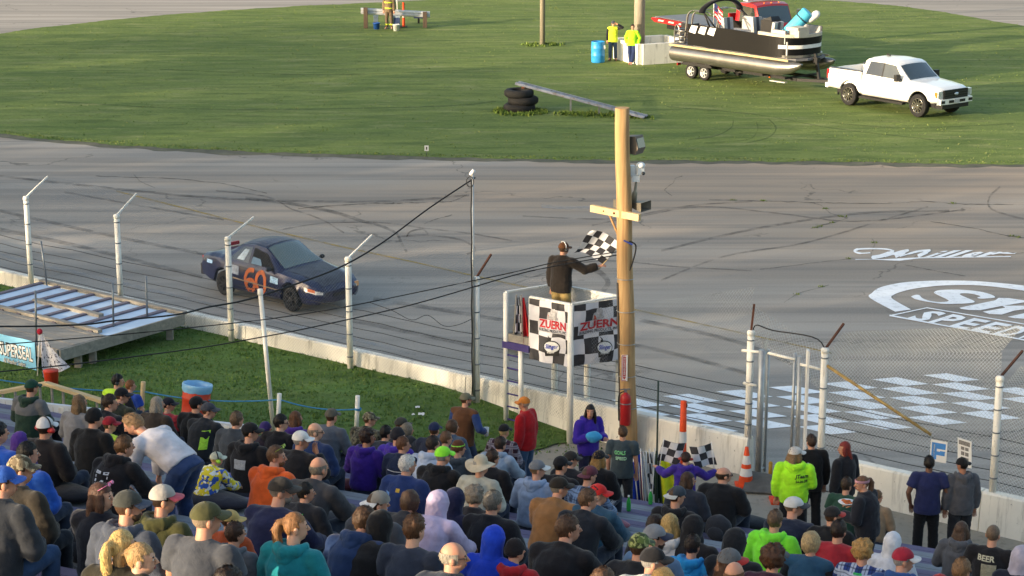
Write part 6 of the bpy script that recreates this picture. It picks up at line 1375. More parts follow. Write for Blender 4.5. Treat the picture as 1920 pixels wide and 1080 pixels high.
# ---- things worn on the head, in head coordinates (face looks along +y, crown near z = .13)
_worn = {}
def shell(c, r, keep, amp=.004, fr=30, n=30, k=20):
    mb = MB(); mb.ball(c, r, 0, n, k); me = mb.mesh('shell'); delete_faces(me, lambda p: not keep(p)); displace(me, lambda p: amp*noise.noise(p*fr)); return me
def worn(kind):
    if kind in _worn: return _worn[kind]
    me = None
    def hairline(p):
        if p.y > .03: return p.z > .062 + (p.y-.03)*.35 - .015*math.sin(p.x*40)
        if p.y > -.02: return p.z > .01
        return p.z > -.075
    groove = lambda p: .004*noise.noise(Vector((math.atan2(p.x, -p.y)*9, p.z*5, 0))) + .004*noise.noise(p*45)
    if kind == 'short': me = shell((0, -.012, .026), (.089, .109, .115), hairline, .012, 38, 40, 28)
    elif kind == 'buzz': me = shell((0, -.012, .026), (.0805, .1005, .1045), hairline, .001, 60)
    elif kind == 'bald': me = shell((0, -.012, .02), (.083, .104, .1), lambda p: -.075 < p.z < .05 and p.y < .02, .003, 40)
    elif kind == 'curly': me = shell((0, -.018, .03), (.112, .125, .125), lambda p: (p.z > .06 if p.y > .045 else p.z > -.09), .03, 26, 40, 28)
    elif kind == 'bob': me = shell((0, -.018, .012), (.098, .118, .138), lambda p: (p.z > .07 if p.y > .05 else True), .01, 22, 36, 24)
    elif kind in ('long', 'longish'):
        mb = MB(); L = 1.2 if kind == 'long' else .62; mb.ball((0, -.016, .022), (.094, .112, .118))
        mb.tube([(0, -.05, .05), (0, -.075, -.06), (0, -.1, -.16*L-.04), (0, -.115, -.28*L), (0, -.11, -.40*L)], [(.08, .05), (.105, .06), (.12, .05), (.115, .045), (.07, .03)], 16)
        for s in (1, -1): mb.tube([(s*.075, .0, .03), (s*.095, .015, -.06), (s*.095, .0, -.16*L), (s*.08, -.02, -.26*L)], [(.025, .04), (.028, .045), (.028, .04), (.015, .02)], 10)
        me = remesh(mb, .011, 2, 'hair'); delete_faces(me, lambda p: p.y > .035 and p.z < .062 and abs(p.x) < .075 and p.z > -.16); displace(me, groove)
    elif kind == 'ponytail':
        mb = MB(); mb.ball((0, -.014, .024), (.085, .106, .111)); mb.tube([(0, -.09, .06), (0, -.145, .055), (0, -.17, .0), (0, -.165, -.09), (0, -.14, -.19), (.01, -.12, -.26)], [.03, .032, .042, .044, .036, .01], 12)
        me = remesh(mb, .011, 2, 'hair'); delete_faces(me, lambda p: (p.y > .02 and p.z < .062) or (p.y > -.09 and p.z < -.01 and p.y > -.06)); displace(me, groove)
    elif kind == 'beard':
        mb = MB(); mb.ball((0, .03, -.065), (.066, .066, .062)); me = remesh(mb, .012, 1, 'beard'); delete_faces(me, lambda p: p.z > -.028 or (abs(p.x) < .022 and p.z > -.075 and p.y > .07)); displace(me, lambda p: .006*noise.noise(p*50))
    elif kind == 'cap':
        mb = MB(); mb.ball((0, -.010, .032), (.094, .115, .108), 0, 36, 22); mb.ball((0, -.01, .14), (.009, .009, .006)); me = mb.mesh('cap'); delete_faces(me, lambda p: p.z < .028 + (.014 if p.y > 0 else 0))
        displace(me, lambda p: (-.0025 if abs((math.atan2(p.x, p.y)/1.0472) % 1.0 - .0) < .06 else 0) + .002*noise.noise(p*25))
    elif kind == 'brim':
        mb = MB()
        def br(u, v):
            a = R(-68+136*u); w_ = math.cos(a)**.6; rx, ry = .092, .112; e = .078*v*w_
            return (math.sin(a)*(rx+e*.35), -.010+math.cos(a)*ry+e, .044-.020*v-.10*(math.sin(a)*.3)**2*v-.35*(math.sin(a)*(rx))**2*v*6*.3)
        mb.grid(br, 18, 6); mb.grid(lambda u, v: tuple(Vector(br(u, v))-Vector((0, 0, .006))), 18, 6); me = mb.mesh('brim')
    elif kind == 'beanie':
        mb = MB(); mb.ball((0, -.012, .028), (.092, .112, .118), 0, 30, 20); me = mb.mesh('beanie'); delete_faces(me, lambda p: p.z < .0 + (.03 if p.y > .03 else -.01)); displace(me, lambda p: .0025*math.sin(math.atan2(p.x, p.y)*40)+(.007 if p.z < .05 else 0)+.003*noise.noise(p*20))
    elif kind == 'sunhat':
        mb = MB(); mb.lathe([(.001, .15), (.05, .147), (.085, .12), (.1, .06), (.104, .045), (.15, .035), (.2, .015), (.205, .01), (.2, .008), (.15, .028), (.1, .035)], (0, -.01, 0), n=36); me = mb.mesh('sunhat'); displace(me, lambda p: 0.0)
        for v in me.vertices:
            r = math.hypot(v.co.x, v.co.y)
            if r > .11: v.co.z += (r-.1)*.35*math.sin(2*math.atan2(v.co.y, v.co.x)+.6)
    elif kind == 'hood_up':
        mb = MB(); mb.ball((0, -.018, .016), (.112, .132, .145), 0, 16, 12); mb.tube([(0, -.03, .0), (0, -.05, -.12), (0, -.06, -.2)], [(.108, .115), (.115, .11), (.15, .12)], 16)
        me = remesh(mb, .013, 3, 'hood'); delete_faces(me, lambda p: p.y > .062 and p.z < .10 and abs(p.x) < .08); displace(me, lambda p: .012*(.3-abs(noise.noise(p*16))))
    elif kind == 'hood':       # lying on the shoulders, in neck coordinates
        mb = MB(); mb.tube([(-.10, .05, .02), (-.125, -.02, .01), (-.095, -.085, -.02), (0, -.12, -.05), (.095, -.085, -.02), (.125, -.02, .01), (.10, .05, .02)], [(.03, .026), (.042, .036), (.056, .05), (.066, .066), (.056, .05), (.042, .036), (.03, .026)], 10, side=(0, 0, 1), round_=True); mb.ball((0, -.11, -.09), (.085, .05, .09))
        me = remesh(mb, .012, 3, 'hood'); displace(me, lambda p: .012*(.3-abs(noise.noise(p*18))))
    elif kind == 'muffs':
        mb = MB(); mb.tube([(.1*math.cos(a), -.012, .03+.118*math.sin(a)) for a in [math.pi*i/14 for i in range(15)]], [(.012, .006)]*15, 8, side=(0, 1, 0)); me = mb.mesh('band')
    elif kind == 'cups':
        mb = MB()
        mb.tube([(.078, -.012, -.01), (.118, -.012, -.01)], [.036, .033], 14, round_=True)
        me = mb.mesh('cups')
    elif kind == 'headband':
        mb = MB(); mb.lathe([(1, -.022), (1.03, -.02), (1.03, .02), (1, .022)], n=30); mb.v = [(x*.089, -.012+y*.109, .05+z) for x, y, z in mb.v]; me = mb.mesh('headband')
    elif kind == 'glasses':
        mb = MB()
        for s in (1, -1): mb.ball((s*.034, .092, .006), (.026, .006, .018)); mb.beam((s*.06, .085, .012), (s*.083, -.01, .01), .005, .005)
        mb.beam((-.01, .096, .01), (.01, .096, .01), .004, .004); me = mb.mesh('glasses')
    if kind in ('short', 'bald', 'curly', 'bob', 'long', 'longish', 'ponytail'):
        r2 = random.Random(len(_worn)); ex = MB(); nv = len(me.vertices); tail = kind in ('long', 'longish', 'ponytail', 'bob')
        for _ in range(420 if kind != 'bald' else 160):
            v = me.vertices[r2.randrange(nv)]; p_, n_ = v.co.copy(), v.normal.copy()
            dr = Vector((r2.gauss(0, .35), -.45 if p_.z > .06 else 0, -1 if (tail or p_.z < .08) else -.3)); dr = (dr - n_*dr.dot(n_)*.85 + n_*r2.uniform(.05, .35)).normalized(); L_ = r2.uniform(.015, .035)*(1.3 if tail else .8)
            sd_ = dr.cross(n_).normalized()*r2.uniform(.003, .006); ex.add([p_-sd_-n_*.002, p_+sd_-n_*.002, p_+dr*L_], [(0, 1, 2)], 0, True)
        append_mb(me, ex)
    for p in me.polygons: p.use_smooth = True
    _worn[kind] = me; return me
SKINS = {'a': '#c08e74', 'b': '#b27f66', 'c': '#cda085', 'd': '#6d4a38', 'e': '#a06f55'}
EYEW, EYED = mat('#d9d5cf', .3), mat('#241a15', .4); LIPS = mat('#8f4f47', .6)
TOPN = {'hoodie': 'hoodie', 'jacket': 'jacket', 'tee': 't_shirt', 'shirt': 'shirt', 'vest': 'vest'}
def floor_z(n):
    i = (29.2+.63-n)/.85
    return 0.0 if i < 0 else max(0, 9.22-.311*n)
PEOPLE = []
def person(px, py, pose='sit', yaw=-20, top=('hoodie', '#202126'), hair=('short', '#3a2a20'), hat=None, skin='a', s=1.0, w=1.0, label='', face=None, legs='#2c3444', pitch=0, loc=None, extra=None, group='spectators on the stand', tz_=None, sleeves=None):
    base = POSES[pose][0]; H = head_matrix(pose, yaw, pitch); ht = H @ Vector((0, -.01, .128)); up = .012
    if hat: up = {'cap': .016, 'beanie': .02, 'sunhat': .024, 'hood_up': .034}.get(hat[0], .012)
    elif hair and hair[0] in ('bald', 'buzz', None): up = .004
    ht = ht + Vector((0, 0, up)); fa = ROW_ANG if face is None else R(face); Rz = Matrix.Rotation(fa, 3, 'Z')
    sit = base == 'sit'
    if loc is None:
        off = Rz @ Vector((ht.x*s*w, ht.y*s*w, 0)); r = ray(px, py)
        def bp(d): h = Vector((0, 0, CAM_H)) + r*d; return h, h-off
        lo, hi = 8.0, 60.0
        seat = .43*(1-s) if sit else 0
        for _ in range(60):
            d = (lo+hi)/2; h, b = bp(d); n = tomn(b)[1]; fz = floor_z(n)
            if h.z - ht.z*s - seat - fz > 0: lo = d
            else: hi = d
        h, b = bp(d); n = tomn(b)[1]; sz = s
        if fz > .02 or sit:
            i = max(2 if tomn(b)[0] > -12.4 else 1, min(ROWS-1, round((29.2 - n)/.85))); nn = row_n(i) + (0 if sit else .33)
            lo, hi = 6.0, 60.0
            for _ in range(60):
                d2 = (lo+hi)/2
                if tomn(bp(d2)[1])[1] < nn: lo = d2
                else: hi = d2
            h, b = bp(d2); fl_ = row_z(i)
            sz = (h.z - fl_ - seat)/ht.z; sz = max(s*.88, min(s*1.13, sz)); z = fl_ + (.43*(1-sz) if sit else 0)
        else: z = 0.0
    else: b = Vector(loc); z = b.z; sz = s
    root = empty('person', (b.x, b.y, z), fa, label, 'person', group); w = 1+(w-1)*.75; root.scale = (s*w, s*(1+(w-1)*1.1), sz)
    sk = skinmat(SKINS.get(skin, skin)); place('body', body_mesh(pose, yaw, pitch), [sk, EYEW, EYED, LIPS], root)
    tm = cloth(*top[1:]); tk_ = top[0]; t_ob = place(TOPN[tk_], top_mesh(pose, tk_), [tm], root)
    if sleeves: place('sleeves', top_mesh(pose, 'sleeves'), [cloth(sleeves)], root)
    place('trousers', leg_mesh(pose), [cloth(legs)], root)
    for k in 'RL':
        an, to = JJ(pose)['leg'+k][2:4]; a = math.atan2(to.x-an.x, to.y-an.y); place('shoe', SHOE, [mat('#2a2a2c' if rnd.random() < .7 else '#8c8c8c', .7)], root, Matrix.Translation((an.x, an.y, an.z-.01)) @ Matrix.Rotation(-a, 4, 'Z'))
    NBM = Matrix.Translation(JJ(pose)['nb']) @ Matrix.Rotation(-R(JJ(pose)['lean']), 4, 'X')
    if tk_ == 'hoodie' and not (hat and hat[0] == 'hood_up'): place('hood', worn('hood'), [tm], root, NBM)
    if hair and hair[0]:
        hk = hair[0]
        if hat and hat[0] in ('cap', 'beanie') and hk == 'short': hk = 'buzz'
        if not (hat and hat[0] == 'hood_up'): place('hair', worn(hk), [hairmat(hair[1])], root, H)
        if len(hair) > 2: place('beard', worn('beard'), [hairmat(hair[2])], root, H)
    if hat:
        hk = hat[0]; hc = cloth(*hat[1]) if isinstance(hat[1], tuple) else cloth(hat[1]); HM = H
        if hk == 'cap':
            HM = H @ Matrix.Rotation(R(hat[3] if len(hat) > 3 else 0), 4, 'Z'); c_ = place('cap', worn('cap'), [hc], root, HM)
            place('brim', worn('brim'), [cloth(hat[2]) if len(hat) > 2 and hat[2] else hc], c_)
        else: place({'hood_up': 'raised_hood', 'sunhat': 'sun_hat'}.get(hk, hk), worn(hk), [hc], root, HM)
    if extra:
        for e in ([extra] if isinstance(extra, tuple) else extra):
            k = e[0]
            if k == 'muffs': m_ = place('ear_muffs', worn('muffs'), [mat(e[1], .5)], root, H); [place('ear_cup', worn('cups'), [mat(e[2], .5)], m_, Matrix.Diagonal((sg, 1, 1, 1))) for sg in (1, -1)]
            elif k == 'headband': place('headband', worn('headband'), [cloth(e[1])], root, H)
            elif k == 'glasses': place('glasses', worn('glasses'), [mat(e[1], .3)], root, H)
            elif k == 'upglasses': place('glasses', worn('glasses'), [mat(e[1], .25)], root, H @ Matrix.Translation((0, .012, .085)) @ Matrix.Rotation(R(30), 4, 'X'))
            elif k in ('text', 'logo', 'stripe', 'blocks'):
                bv = BVHTree.FromPolygons([v.co for v in t_ob.data.vertices], [p.vertices for p in t_ob.data.polygons])
                def onb(x, y, o_=.006):
                    hh = bv.ray_cast(Vector((-x, -1, y)), Vector((0, 1, 0)))
                    return Vector((-x, (hh[0].y if hh[0] else -.15)-o_, y))
                onb2 = lambda x, y: onb(-x, y)
                mb = MB()
                if k == 'text': text_mb(mb, e[1], onb2, e[4], e[5], e[6] if len(e) > 6 else 0, .03, x0=e[2], y0=e[3])
                elif k == 'logo': mb.grid(lambda u, v: onb2(e[2]+(u-.5)*e[4], e[3]+(v-.5)*e[5]), 10, 8)
                elif k == 'stripe': mb.grid(lambda u, v: onb2(e[2]+(u-.5)*e[4], e[3]+(v-.5)*e[5]), 14, 2)
                else:
                    r2 = random.Random(len(PEOPLE)); z0 = e[3]
                    for rr in range(7):
                        wds = r2.choice([1, 2, 3]); x0 = e[2]-.11
                        for c in range(wds):
                            ww = .2/wds*r2.uniform(.5, .9); zz = z0-rr*.04
                            mb.add([onb2(x0, zz), onb2(x0+ww, zz), onb2(x0+ww, zz+.025), onb2(x0, zz+.025)], [(0, 1, 2, 3)]); x0 += .22/wds
                mb.build({'text': 'lettering', 'blocks': 'back_print'}.get(k, 'back_print'), mat(e[-1] if k != 'text' else e[-1], .7, var=.3 if k != 'text' else .05, scale=40), t_ob, fix=False)
    root['row'] = i if loc is None and (fz > .02 or sit) else -1; PEOPLE.append(root); return root
# ------------------------------------------------------------------ the crowd: head position in the photograph, pose, clothes, label
CK = '#26272c'; BK = '#17181b'; NV = '#1e2740'
Q = person
BR1, BR2, BLK, GRY, BLD, RED_ = '#4a3526', '#2e211a', '#171412', '#8d8a86', '#b08f5c', '#7a3e22'
# far left block by the white railing
Q(58, 712, 'sit', -10, ('hoodie', '#24392f', 'split', '#5f6062'), ('short', BR1), ('cap', '#1d4034'), label='person in green cap and green grey hoodie by the peaked lumber rail', legs=BK)
Q(148, 740, 'sit', -25, ('shirt', '#77777a'), ('long', '#6a543c'), label='person with long brown hair and grey top in front of white railing', s=.95)
Q(175, 763, 'sit', -30, ('jacket', BK), ('short', BLK), ('beanie', '#1a1a1d'), label='person in black beanie and black jacket beside the long brown hair')
Q(83, 781, 'up', -5, ('jacket', '#232124'), ('short', BR2), ('cap', '#c9c8c8'), label='person in white cap and red ear muffs, dark jacket', extra=('muffs', '#2a2a30', '#a52a2c'))
Q(205, 738, 'fwd', -50, ('jacket', '#1b1c22'), ('short', BR2), label='person with short dark hair and black jacket next to black cap wearer', skin='a')
Q(227, 726, 'fwd', -55, ('jacket', '#2e3128'), ('short', BR1), ('cap', '#1a1b20'), label='person in black cap and dark olive jacket facing right')
Q(220, 702, 'sit', -60, ('vest', '#b7e03a'), ('short', BLK), label='person with dark ear muffs and lime vest near the bare wood post', extra=('muffs', '#202024', '#26262a'), sleeves='#23242a')
Q(244, 712, 'sit', -45, ('tee', '#2444a0'), ('short', '#7a4f30'), label='small person with reddish hair and blue shirt near bare wood post', s=.85)
Q(204, 780, 'sit', -50, ('vest', '#a7c83c'), ('short', BR1), ('cap', '#8c2430'), label='small person in dark red cap with lime and grey vest', s=.85, sleeves='#6c6f70')
Q(231, 815, 'hunch', -30, ('hoodie', '#1a191d'), ('short', '#5b4028'), label='person in black hoodie with columns of white sponsor print on back', extra=('blocks', 0, 0, .93, '#aeb4c0'))
Q(294, 742, 'sit', -35, ('jacket', '#3a332e'), ('long', '#8a8378'), label='person with long grey hair and brown jacket near the trash barrel', s=.95)
Q(315, 745, 'sit', -60, ('tee', '#a5333c'), ('short', BR2), ('cap', '#20222c'), label='person in navy cap and red shirt just behind the trash barrel', s=.92)
Q(367, 742, 'cross', -25, ('jacket', BK), ('short', BLK), ('cap', '#1b1b1e'), label='person in black cap and black jacket covering the trash barrel', w=1.05)
Q(390, 755, 'fwd', -60, ('jacket', '#23262b'), ('short', BR1), ('cap', '#3c3f48'), label='person in dark cap and dark jacket with lime side panel', extra=('stripe', .13, .13, .82, .1, .26, '#a6dc3c'))
Q(443, 771, 'sit', -15, ('jacket', '#3a4048'), ('short', '#5f4c3a'), label='person with short brown hair and slate jacket below the tall leaning pole')
Q(468, 791, 'sit', -50, ('hoodie', '#1c1c20'), ('short', BLK), ('cap', '#1d1d20'), label='person in black cap and hoodie with pale horned emblem on back', extra=('logo', 0, 0, .86, .16, .12, '#9aa0a8'), w=1.05)
Q(405, 849, 'hunch', -35, ('jacket', '#3458a8', 'patch', '#d5c32e', '#d9dcd6'), ('short', BLD), ('cap', '#b9bba8'), label='small person in pale cap, lime ear muffs and colourful printed jacket', s=.74, extra=('muffs', '#2b2f35', '#a4d83a'))
Q(35, 848, 'sit', -45, ('jacket', '#3a352e'), ('short', BR1), ('cap', ('#7f705a', 'camo', '#4f4636', '#a3967a')), label='person in camouflage cap and dark olive jacket', legs='#22262e')
Q(4, 869, 'sit', -45, ('jacket', '#33363c'), ('short', BR1), ('cap', '#2f57a8'), label='person in bright blue cap and charcoal jacket with blue jeans', legs='#3d5578')
Q(50, 829, 'sit', -40, ('jacket', '#1f4fa8'), ('short', BLK), label='person with black hair and bright blue jacket behind the camouflage cap', s=.97)
Q(-8, 790, 'sit', -20, ('jacket', '#1d4fae'), ('short', BLK), label='person in royal blue jacket beside the purple hood', s=1.0, w=1.25)
Q(36, 806, 'sit', -25, ('hoodie', '#4a2f78'), None, ('hood_up', '#4c3180'), label='small person in a raised purple hood', s=.8)
Q(188, 907, 'up', -75, ('jacket', '#1d1f29'), ('long', '#4b3226'), label='person with long dark brown hair and pink mirrored glasses on head', s=.98, skin='c', extra=('upglasses', '#c46a9a'))
Q(238, 916, 'sit', -50, ('hoodie', '#434956'), ('short', BR1, '#4a382a'), ('cap', '#3f413e', '#3a4456'), label='bearded person in grey cap with small flag patch and slate hoodie', w=1.05)
Q(303, 907, 'sit', -45, ('hoodie', '#4a4a2c'), ('short', BR2), ('cap', '#a39e98', '#b4525f'), label='person in pink and grey trucker cap and olive hoodie')
Q(385, 936, 'sit', -35, ('tee', '#45484f'), ('buzz', '#8a7a68'), ('cap', '#4a4a30'), label='heavy person in olive cap and plain grey t-shirt', w=1.16, legs='#30343c')
Q(430, 959, 'sit', -60, ('jacket', '#b5522c'), ('short', BR1), ('cap', '#b79d62'), label='small person in tan cap with orange collar behind grey hoodie child', s=.8)
Q(440, 981, 'sit', -25, ('hoodie', '#5b5f66'), ('short', '#3a261c'), label='small person with dark hair and grey hoodie with red neck tag', s=.82, extra=('stripe', 0, 0, 1.0, .06, .02, '#b3423a'))
Q(226, 985, 'sit', -10, ('jacket', '#2c2a22'), ('ponytail', '#c7a468'), label='person with sunlit blond ponytail and dark brown jacket', s=.95, skin='c')
Q(262, 1018, 'sit', -60, ('jacket', '#24262b'), ('ponytail', '#a8865a'), label='person with darker blond ponytail lowest in front of blond neighbour', s=.95, skin='c')
Q(425, 1056, 'sit', -15, ('tee', '#3c3f46'), ('short', '#2a201a'), label='person with dark hair just below the grey t-shirt man')
bend = Q(238, 776, 'bend', 25, ('shirt', '#c9c6cc'), ('short', '#86694a'), label='person in white shirt and blue jeans bending over the benches', face=62, legs='#2c3f66', s=1.1, w=1.05, group='standing visitors', pitch=30)
# middle block
Q(526, 777, 'sit', -55, ('jacket', '#1d1c20'), ('short', BLK), label='person with black hair, dark glasses and black jacket', extra=('glasses', '#141416'), skin='c')
Q(497, 791, 'sit', -30, ('jacket', '#2b2530'), ('short', BLK), ('beanie', '#3b2f66'), label='small person with purple beanie between two black jackets', s=.85)
Q(554, 770, 'sit', -30, ('hoodie', '#4a2f80'), ('longish', '#5b3a24'), label='person with brown hair and purple top behind the bald man', s=.95)
Q(590, 792, 'sit', -55, ('jacket', '#22345c'), ('bald', '#8a7a6a'), label='bald person with glasses and navy jacket', extra=('glasses', '#35312e'), skin='c', w=1.05)
Q(563, 807, 'eat', -55, ('jacket', '#1f1e22'), ('short', GRY), ('cap', '#d4d3cf'), label='person in white cap eating, black jacket', skin='b')
Q(517, 836, 'fwd', -70, ('hoodie', '#e0602a'), ('short', '#5a4230', '#6b4c34'), label='bearded person in bright orange hoodie with green glasses on head', extra=('upglasses', '#8fae3c'))
Q(597, 855, 'fwd', -15, ('jacket', '#3c3c40'), ('bald', '#7d7468'), label='balding person in charcoal jacket beside the orange hoodie', w=1.12)
Q(526, 891, 'fwd', -60, ('shirt', '#1f2444'), ('short', '#6d6660', '#7d7670'), ('cap', '#33302e'), label='grey bearded person in dark cap and navy sweatshirt', w=1.1)
Q(572, 906, 'sit', -50, ('jacket', '#23252c'), ('short', BLK), label='small person with black hair and green collar spot', s=.85, extra=('stripe', .05, .05, 1.0, .05, .03, '#3fae5a'))
Q(621, 764, 'sit', -10, ('shirt', '#5a5f68'), ('short', BR1), ('cap', '#5a564c'), label='person in olive grey cap and grey sweatshirt left of the white rope post', w=1.08)
Q(692, 772, 'fwd', -50, ('jacket', '#4d4a3e', 'camo', '#33322a', '#6a6654'), ('short', BR1), ('cap', ('#6a6350', 'camo', '#3f3c30', '#8a826a')), label='person in camouflage cap and jacket right of the white rope post')
Q(688, 804, 'sit', -60, ('hoodie', '#3a2280'), ('curly', '#2b1c16'), label='person with big curly dark hair and purple hoodie', skin='e', s=.97)
Q(723, 798, 'sit', -30, ('jacket', '#2f343c'), ('short', BLK), label='person with black hair behind the purple hoodies', s=.95)
Q(745, 800, 'sit', -35, ('hoodie', '#43309a'), ('short', BLK), ('beanie', '#26262c'), label='person in black beanie and violet hoodie')
Q(755, 818, 'sit', -50, ('jacket', '#222b44'), ('short', '#5f3f2a'), label='person with brown hair and navy jacket with thin pale back stripe', s=.93, extra=('stripe', 0, 0, .88, .3, .012, '#c9c9cf'))
Q(752, 782, 'sit', -55, ('jacket', '#33353a'), ('short', BR1), ('cap', '#3a3a36'), label='person in dark khaki cap far back near the walkway')
Q(763, 794, 'sit', -40, ('jacket', '#3a3f48'), ('bob', '#7d7466'), label='person with greying bob next to the dark khaki cap', s=.93)
Q(763, 853, 'sit', -30, ('jacket', '#27396a'), ('short', '#c9c6c0'), label='white haired person in navy and light blue jacket', extra=[('logo', 0, 0, .97, .05, .04, '#c9a43a'), ('stripe', -.14, -.14, .8, .06, .26, '#6f9ad8'), ('stripe', .12, .12, .74, .07, .2, '#6f9ad8')], w=1.05)
Q(814, 791, 'sit', 0, ('jacket', '#2b3040'), ('short', BR1), ('cap', '#202a4a'), label='person in navy cap with orange letter on the front', extra=('logo', 0, 0, .9, .02, .02, '#2b3040'))
Q(811, 815, 'fwd', -25, ('hoodie', '#a9b6cc'), ('short', '#2b201c'), label='person with dark hair and pale blue hoodie beside the lime cap')
Q(836, 809, 'sit', -30, ('shirt', '#6f6456'), ('short', '#6a4c36'), label='person with light brown hair and tan shirt behind the lime cap', s=.95)
Q(848, 787, 'sit', -40, ('jacket', '#48566a'), ('bob', '#4f3a2a'), label='person with brown bob and blue grey jacket below the brown vest', s=.97)
Q(830, 835, 'fwd', -20, ('hoodie', '#1d1d21'), ('short', GRY), ('cap', '#8fe83a', '#8fe83a'), label='person in neon green cap and black hoodie', w=1.08)
Q(859, 824, 'sit', -40, ('hoodie', '#454a50'), ('short', '#4a3022'), ('beanie', '#5a3a28'), label='person in brown knit hat with lime band and grey hoodie', extra=('headband', '#8fd84a'), s=.95)
Q(552, 958, 'sit', -50, ('hoodie', '#1f7f88'), ('ponytail', '#8a623e'), label='person with auburn ponytail and teal hoodie', s=.97, skin='c')
Q(683, 947, 'hunch', -40, ('hoodie', '#22365c'), ('short', '#4a3626'), label='person with brown hair in a navy blue hoodie bent forward')
Q(713, 956, 'hunch', -20, ('hoodie', '#1b1b1e'), None, ('hood_up', '#1b1b1e'), label='person in raised black hood beside the short haired sunlit neck')
Q(706, 923, 'sit', -45, ('jacket', '#4a4c52'), ('short', BR1), ('cap', '#8b867e', '#d2d0cc', 180), label='person in grey and white trucker cap worn backwards')
Q(769, 921, 'hunch', -20, ('jacket', '#2a2c33'), ('bob', '#4a382c'), label='person with straight brown hair behind the sunlit neck', s=.95)
Q(776, 959, 'sit', -15, ('tee', '#2f3646'), ('short', '#553a26'), label='person with short auburn hair and slate t-shirt, sunlit neck', skin='c')
Q(822, 920, 'hunch', -25, ('hoodie', '#b9abc8'), None, ('hood_up', '#bcaecb'), label='person in raised lilac hood')
Q(853, 914, 'sit', -20, ('hoodie', '#1f2340'), None, ('hood_up', '#1f2342'), label='person in raised navy hood behind the lilac hood', s=.95)
Q(890, 911, 'sit', -25, ('jacket', '#24242a'), ('curly', '#7f766a'), label='person with grey curls and black coat next to the navy hood', s=.93)
Q(901, 854, 'sit', -35, ('shirt', '#b1b0a4'), ('short', GRY), ('sunhat', '#b9ad96'), label='person in wide beige sun hat and pale shirt')
Q(849, 1020, 'sit', -65, ('jacket', '#2c3340'), ('bald', '#8f887c'), label='balding grey haired person with glasses in profile', extra=('glasses', '#4a4642'), skin='a', w=1.05)
# right of centre
Q(945, 795, 'sit', -15, ('shirt', '#3a2430', 'plaid', '#8a8490', '#1d1a26'), ('short', '#b79a6a'), ('cap', '#1d1d20'), label='person in black cap and dark plaid shirt below the red jacket')
Q(938, 819, 'fwd', -15, ('hoodie', '#8e9db0'), ('short', '#33241c'), label='person with dark hair and pale grey blue hoodie in front of plaid shirt')
Q(923, 842, 'sit', -25, ('jacket', '#1f1f24'), ('short', '#3c2a20'), label='person with brown hair and black jacket behind the sun hat', s=.95)
Q(1007, 863, 'sit', -50, ('hoodie', '#8a9bb8'), ('short', '#7a5f42'), ('cap', '#6f7278', '#c9c9c6'), label='person in grey cap and light blue hoodie', s=1.0)
Q(924, 920, 'sit', -15, ('jacket', '#1f2026'), ('short', '#6d675e'), label='grey haired person in black jacket above the blue hood', w=1.08)
Q(926, 983, 'sit', -10, ('hoodie', '#1f3fb8'), None, ('hood_up', '#2043c0'), label='person in raised royal blue hood', s=.92)
Q(965, 1009, 'sit', -30, ('hoodie', '#a8262e'), ('short', BR2), ('beanie', '#211d20'), label='small person in black beanie and red hoodie', s=.85)
Q(1048, 893, 'fwd', -45, ('jacket', '#8a6440'), ('short', '#7a756c'), ('cap', '#2a2622'), label='person in dark cap and tan work jacket', w=1.08)
Q(1051, 853, 'sit', -30, ('jacket', '#1b1b20'), ('short', BLK), ('cap', '#1e1e22'), label='person in black cap and black jacket before the purple standing woman')
Q(1070, 844, 'sit', -50, ('jacket', '#23242a'), ('short', BR2), ('cap', '#2b2a2a'), label='person in charcoal cap right of the black cap and jacket', s=.97)
Q(1104, 873, 'fwd', -30, ('shirt', '#3a4a66', 'plaid', '#6f86a8', '#222a3a'), ('short', BR1), ('cap', '#5f3440', '#5f3440', 180), label='person in maroon cap worn backwards and blue plaid shirt')
Q(1123, 843, 'sit', -25, ('jacket', '#1b1b1f'), ('longish', '#8a6a3c'), ('cap', '#1f1f23'), label='person in black cap and jacket with white sleeve print', extra=('text', 'RACING', .14, .62, .2, .04, 0, '#c9c9cc'))
Q(1121, 906, 'fwd', -60, ('jacket', '#2f4f66'), ('short', '#8f7a66'), ('cap', '#c22c2c', '#c22c2c'), label='person in bright red cap and petrol blue jacket')
Q(1102, 915, 'fwd', -45, ('jacket', '#24272e'), ('short', '#5f4836'), label='person with short brown hair and dark glasses on head, black rain jacket', extra=('upglasses', '#1a1a1c'), w=1.05)
Q(1065, 962, 'fwd', -45, ('jacket', '#201f22'), ('short', '#4a3526'), label='broad person in black jacket below the tan work jacket', w=1.15)
Q(1290, 885, 'sit', -55, ('jacket', '#2f333e'), ('longish', '#3c2a20'), label='person with long dark hair and slate jacket behind big black jacket', s=.97)
Q(1268, 911, 'sit', -40, ('hoodie', '#1f1f24'), ('short', BR1), ('cap', '#3a4450', '#b9b9b4', 180), label='person in white and slate cap worn backwards and black hoodie')
Q(1230, 967, 'sit', -30, ('jacket', '#2b2a30'), ('bob', '#2f221c'), label='person with dark bob behind the grey navy cap', s=.95)
Q(1257, 960, 'sit', -25, ('hoodie', '#c4c2c2'), ('longish', '#b0925c'), label='person with loose blond hair and pale hoodie', s=.95, skin='c')
Q(1227, 981, 'sit', -60, ('shirt', '#5f7a9a'), ('short', BR2, BR2), ('cap', '#7d8086', '#2b3044'), label='bearded person in grey cap with navy brim')
Q(1199, 998, 'sit', -15, ('jacket', '#26272b'), ('short', BR1), ('cap', ('#5f6f3a', 'camo', '#39432a', '#8d9460')), label='person in green camouflage cap and dark jacket')
Q(1224, 1027, 'fwd', -60, ('jacket', '#b9b9b6'), ('short', GRY), ('cap', '#1f1f22'), label='person in black cap with white emblem and pale jacket')
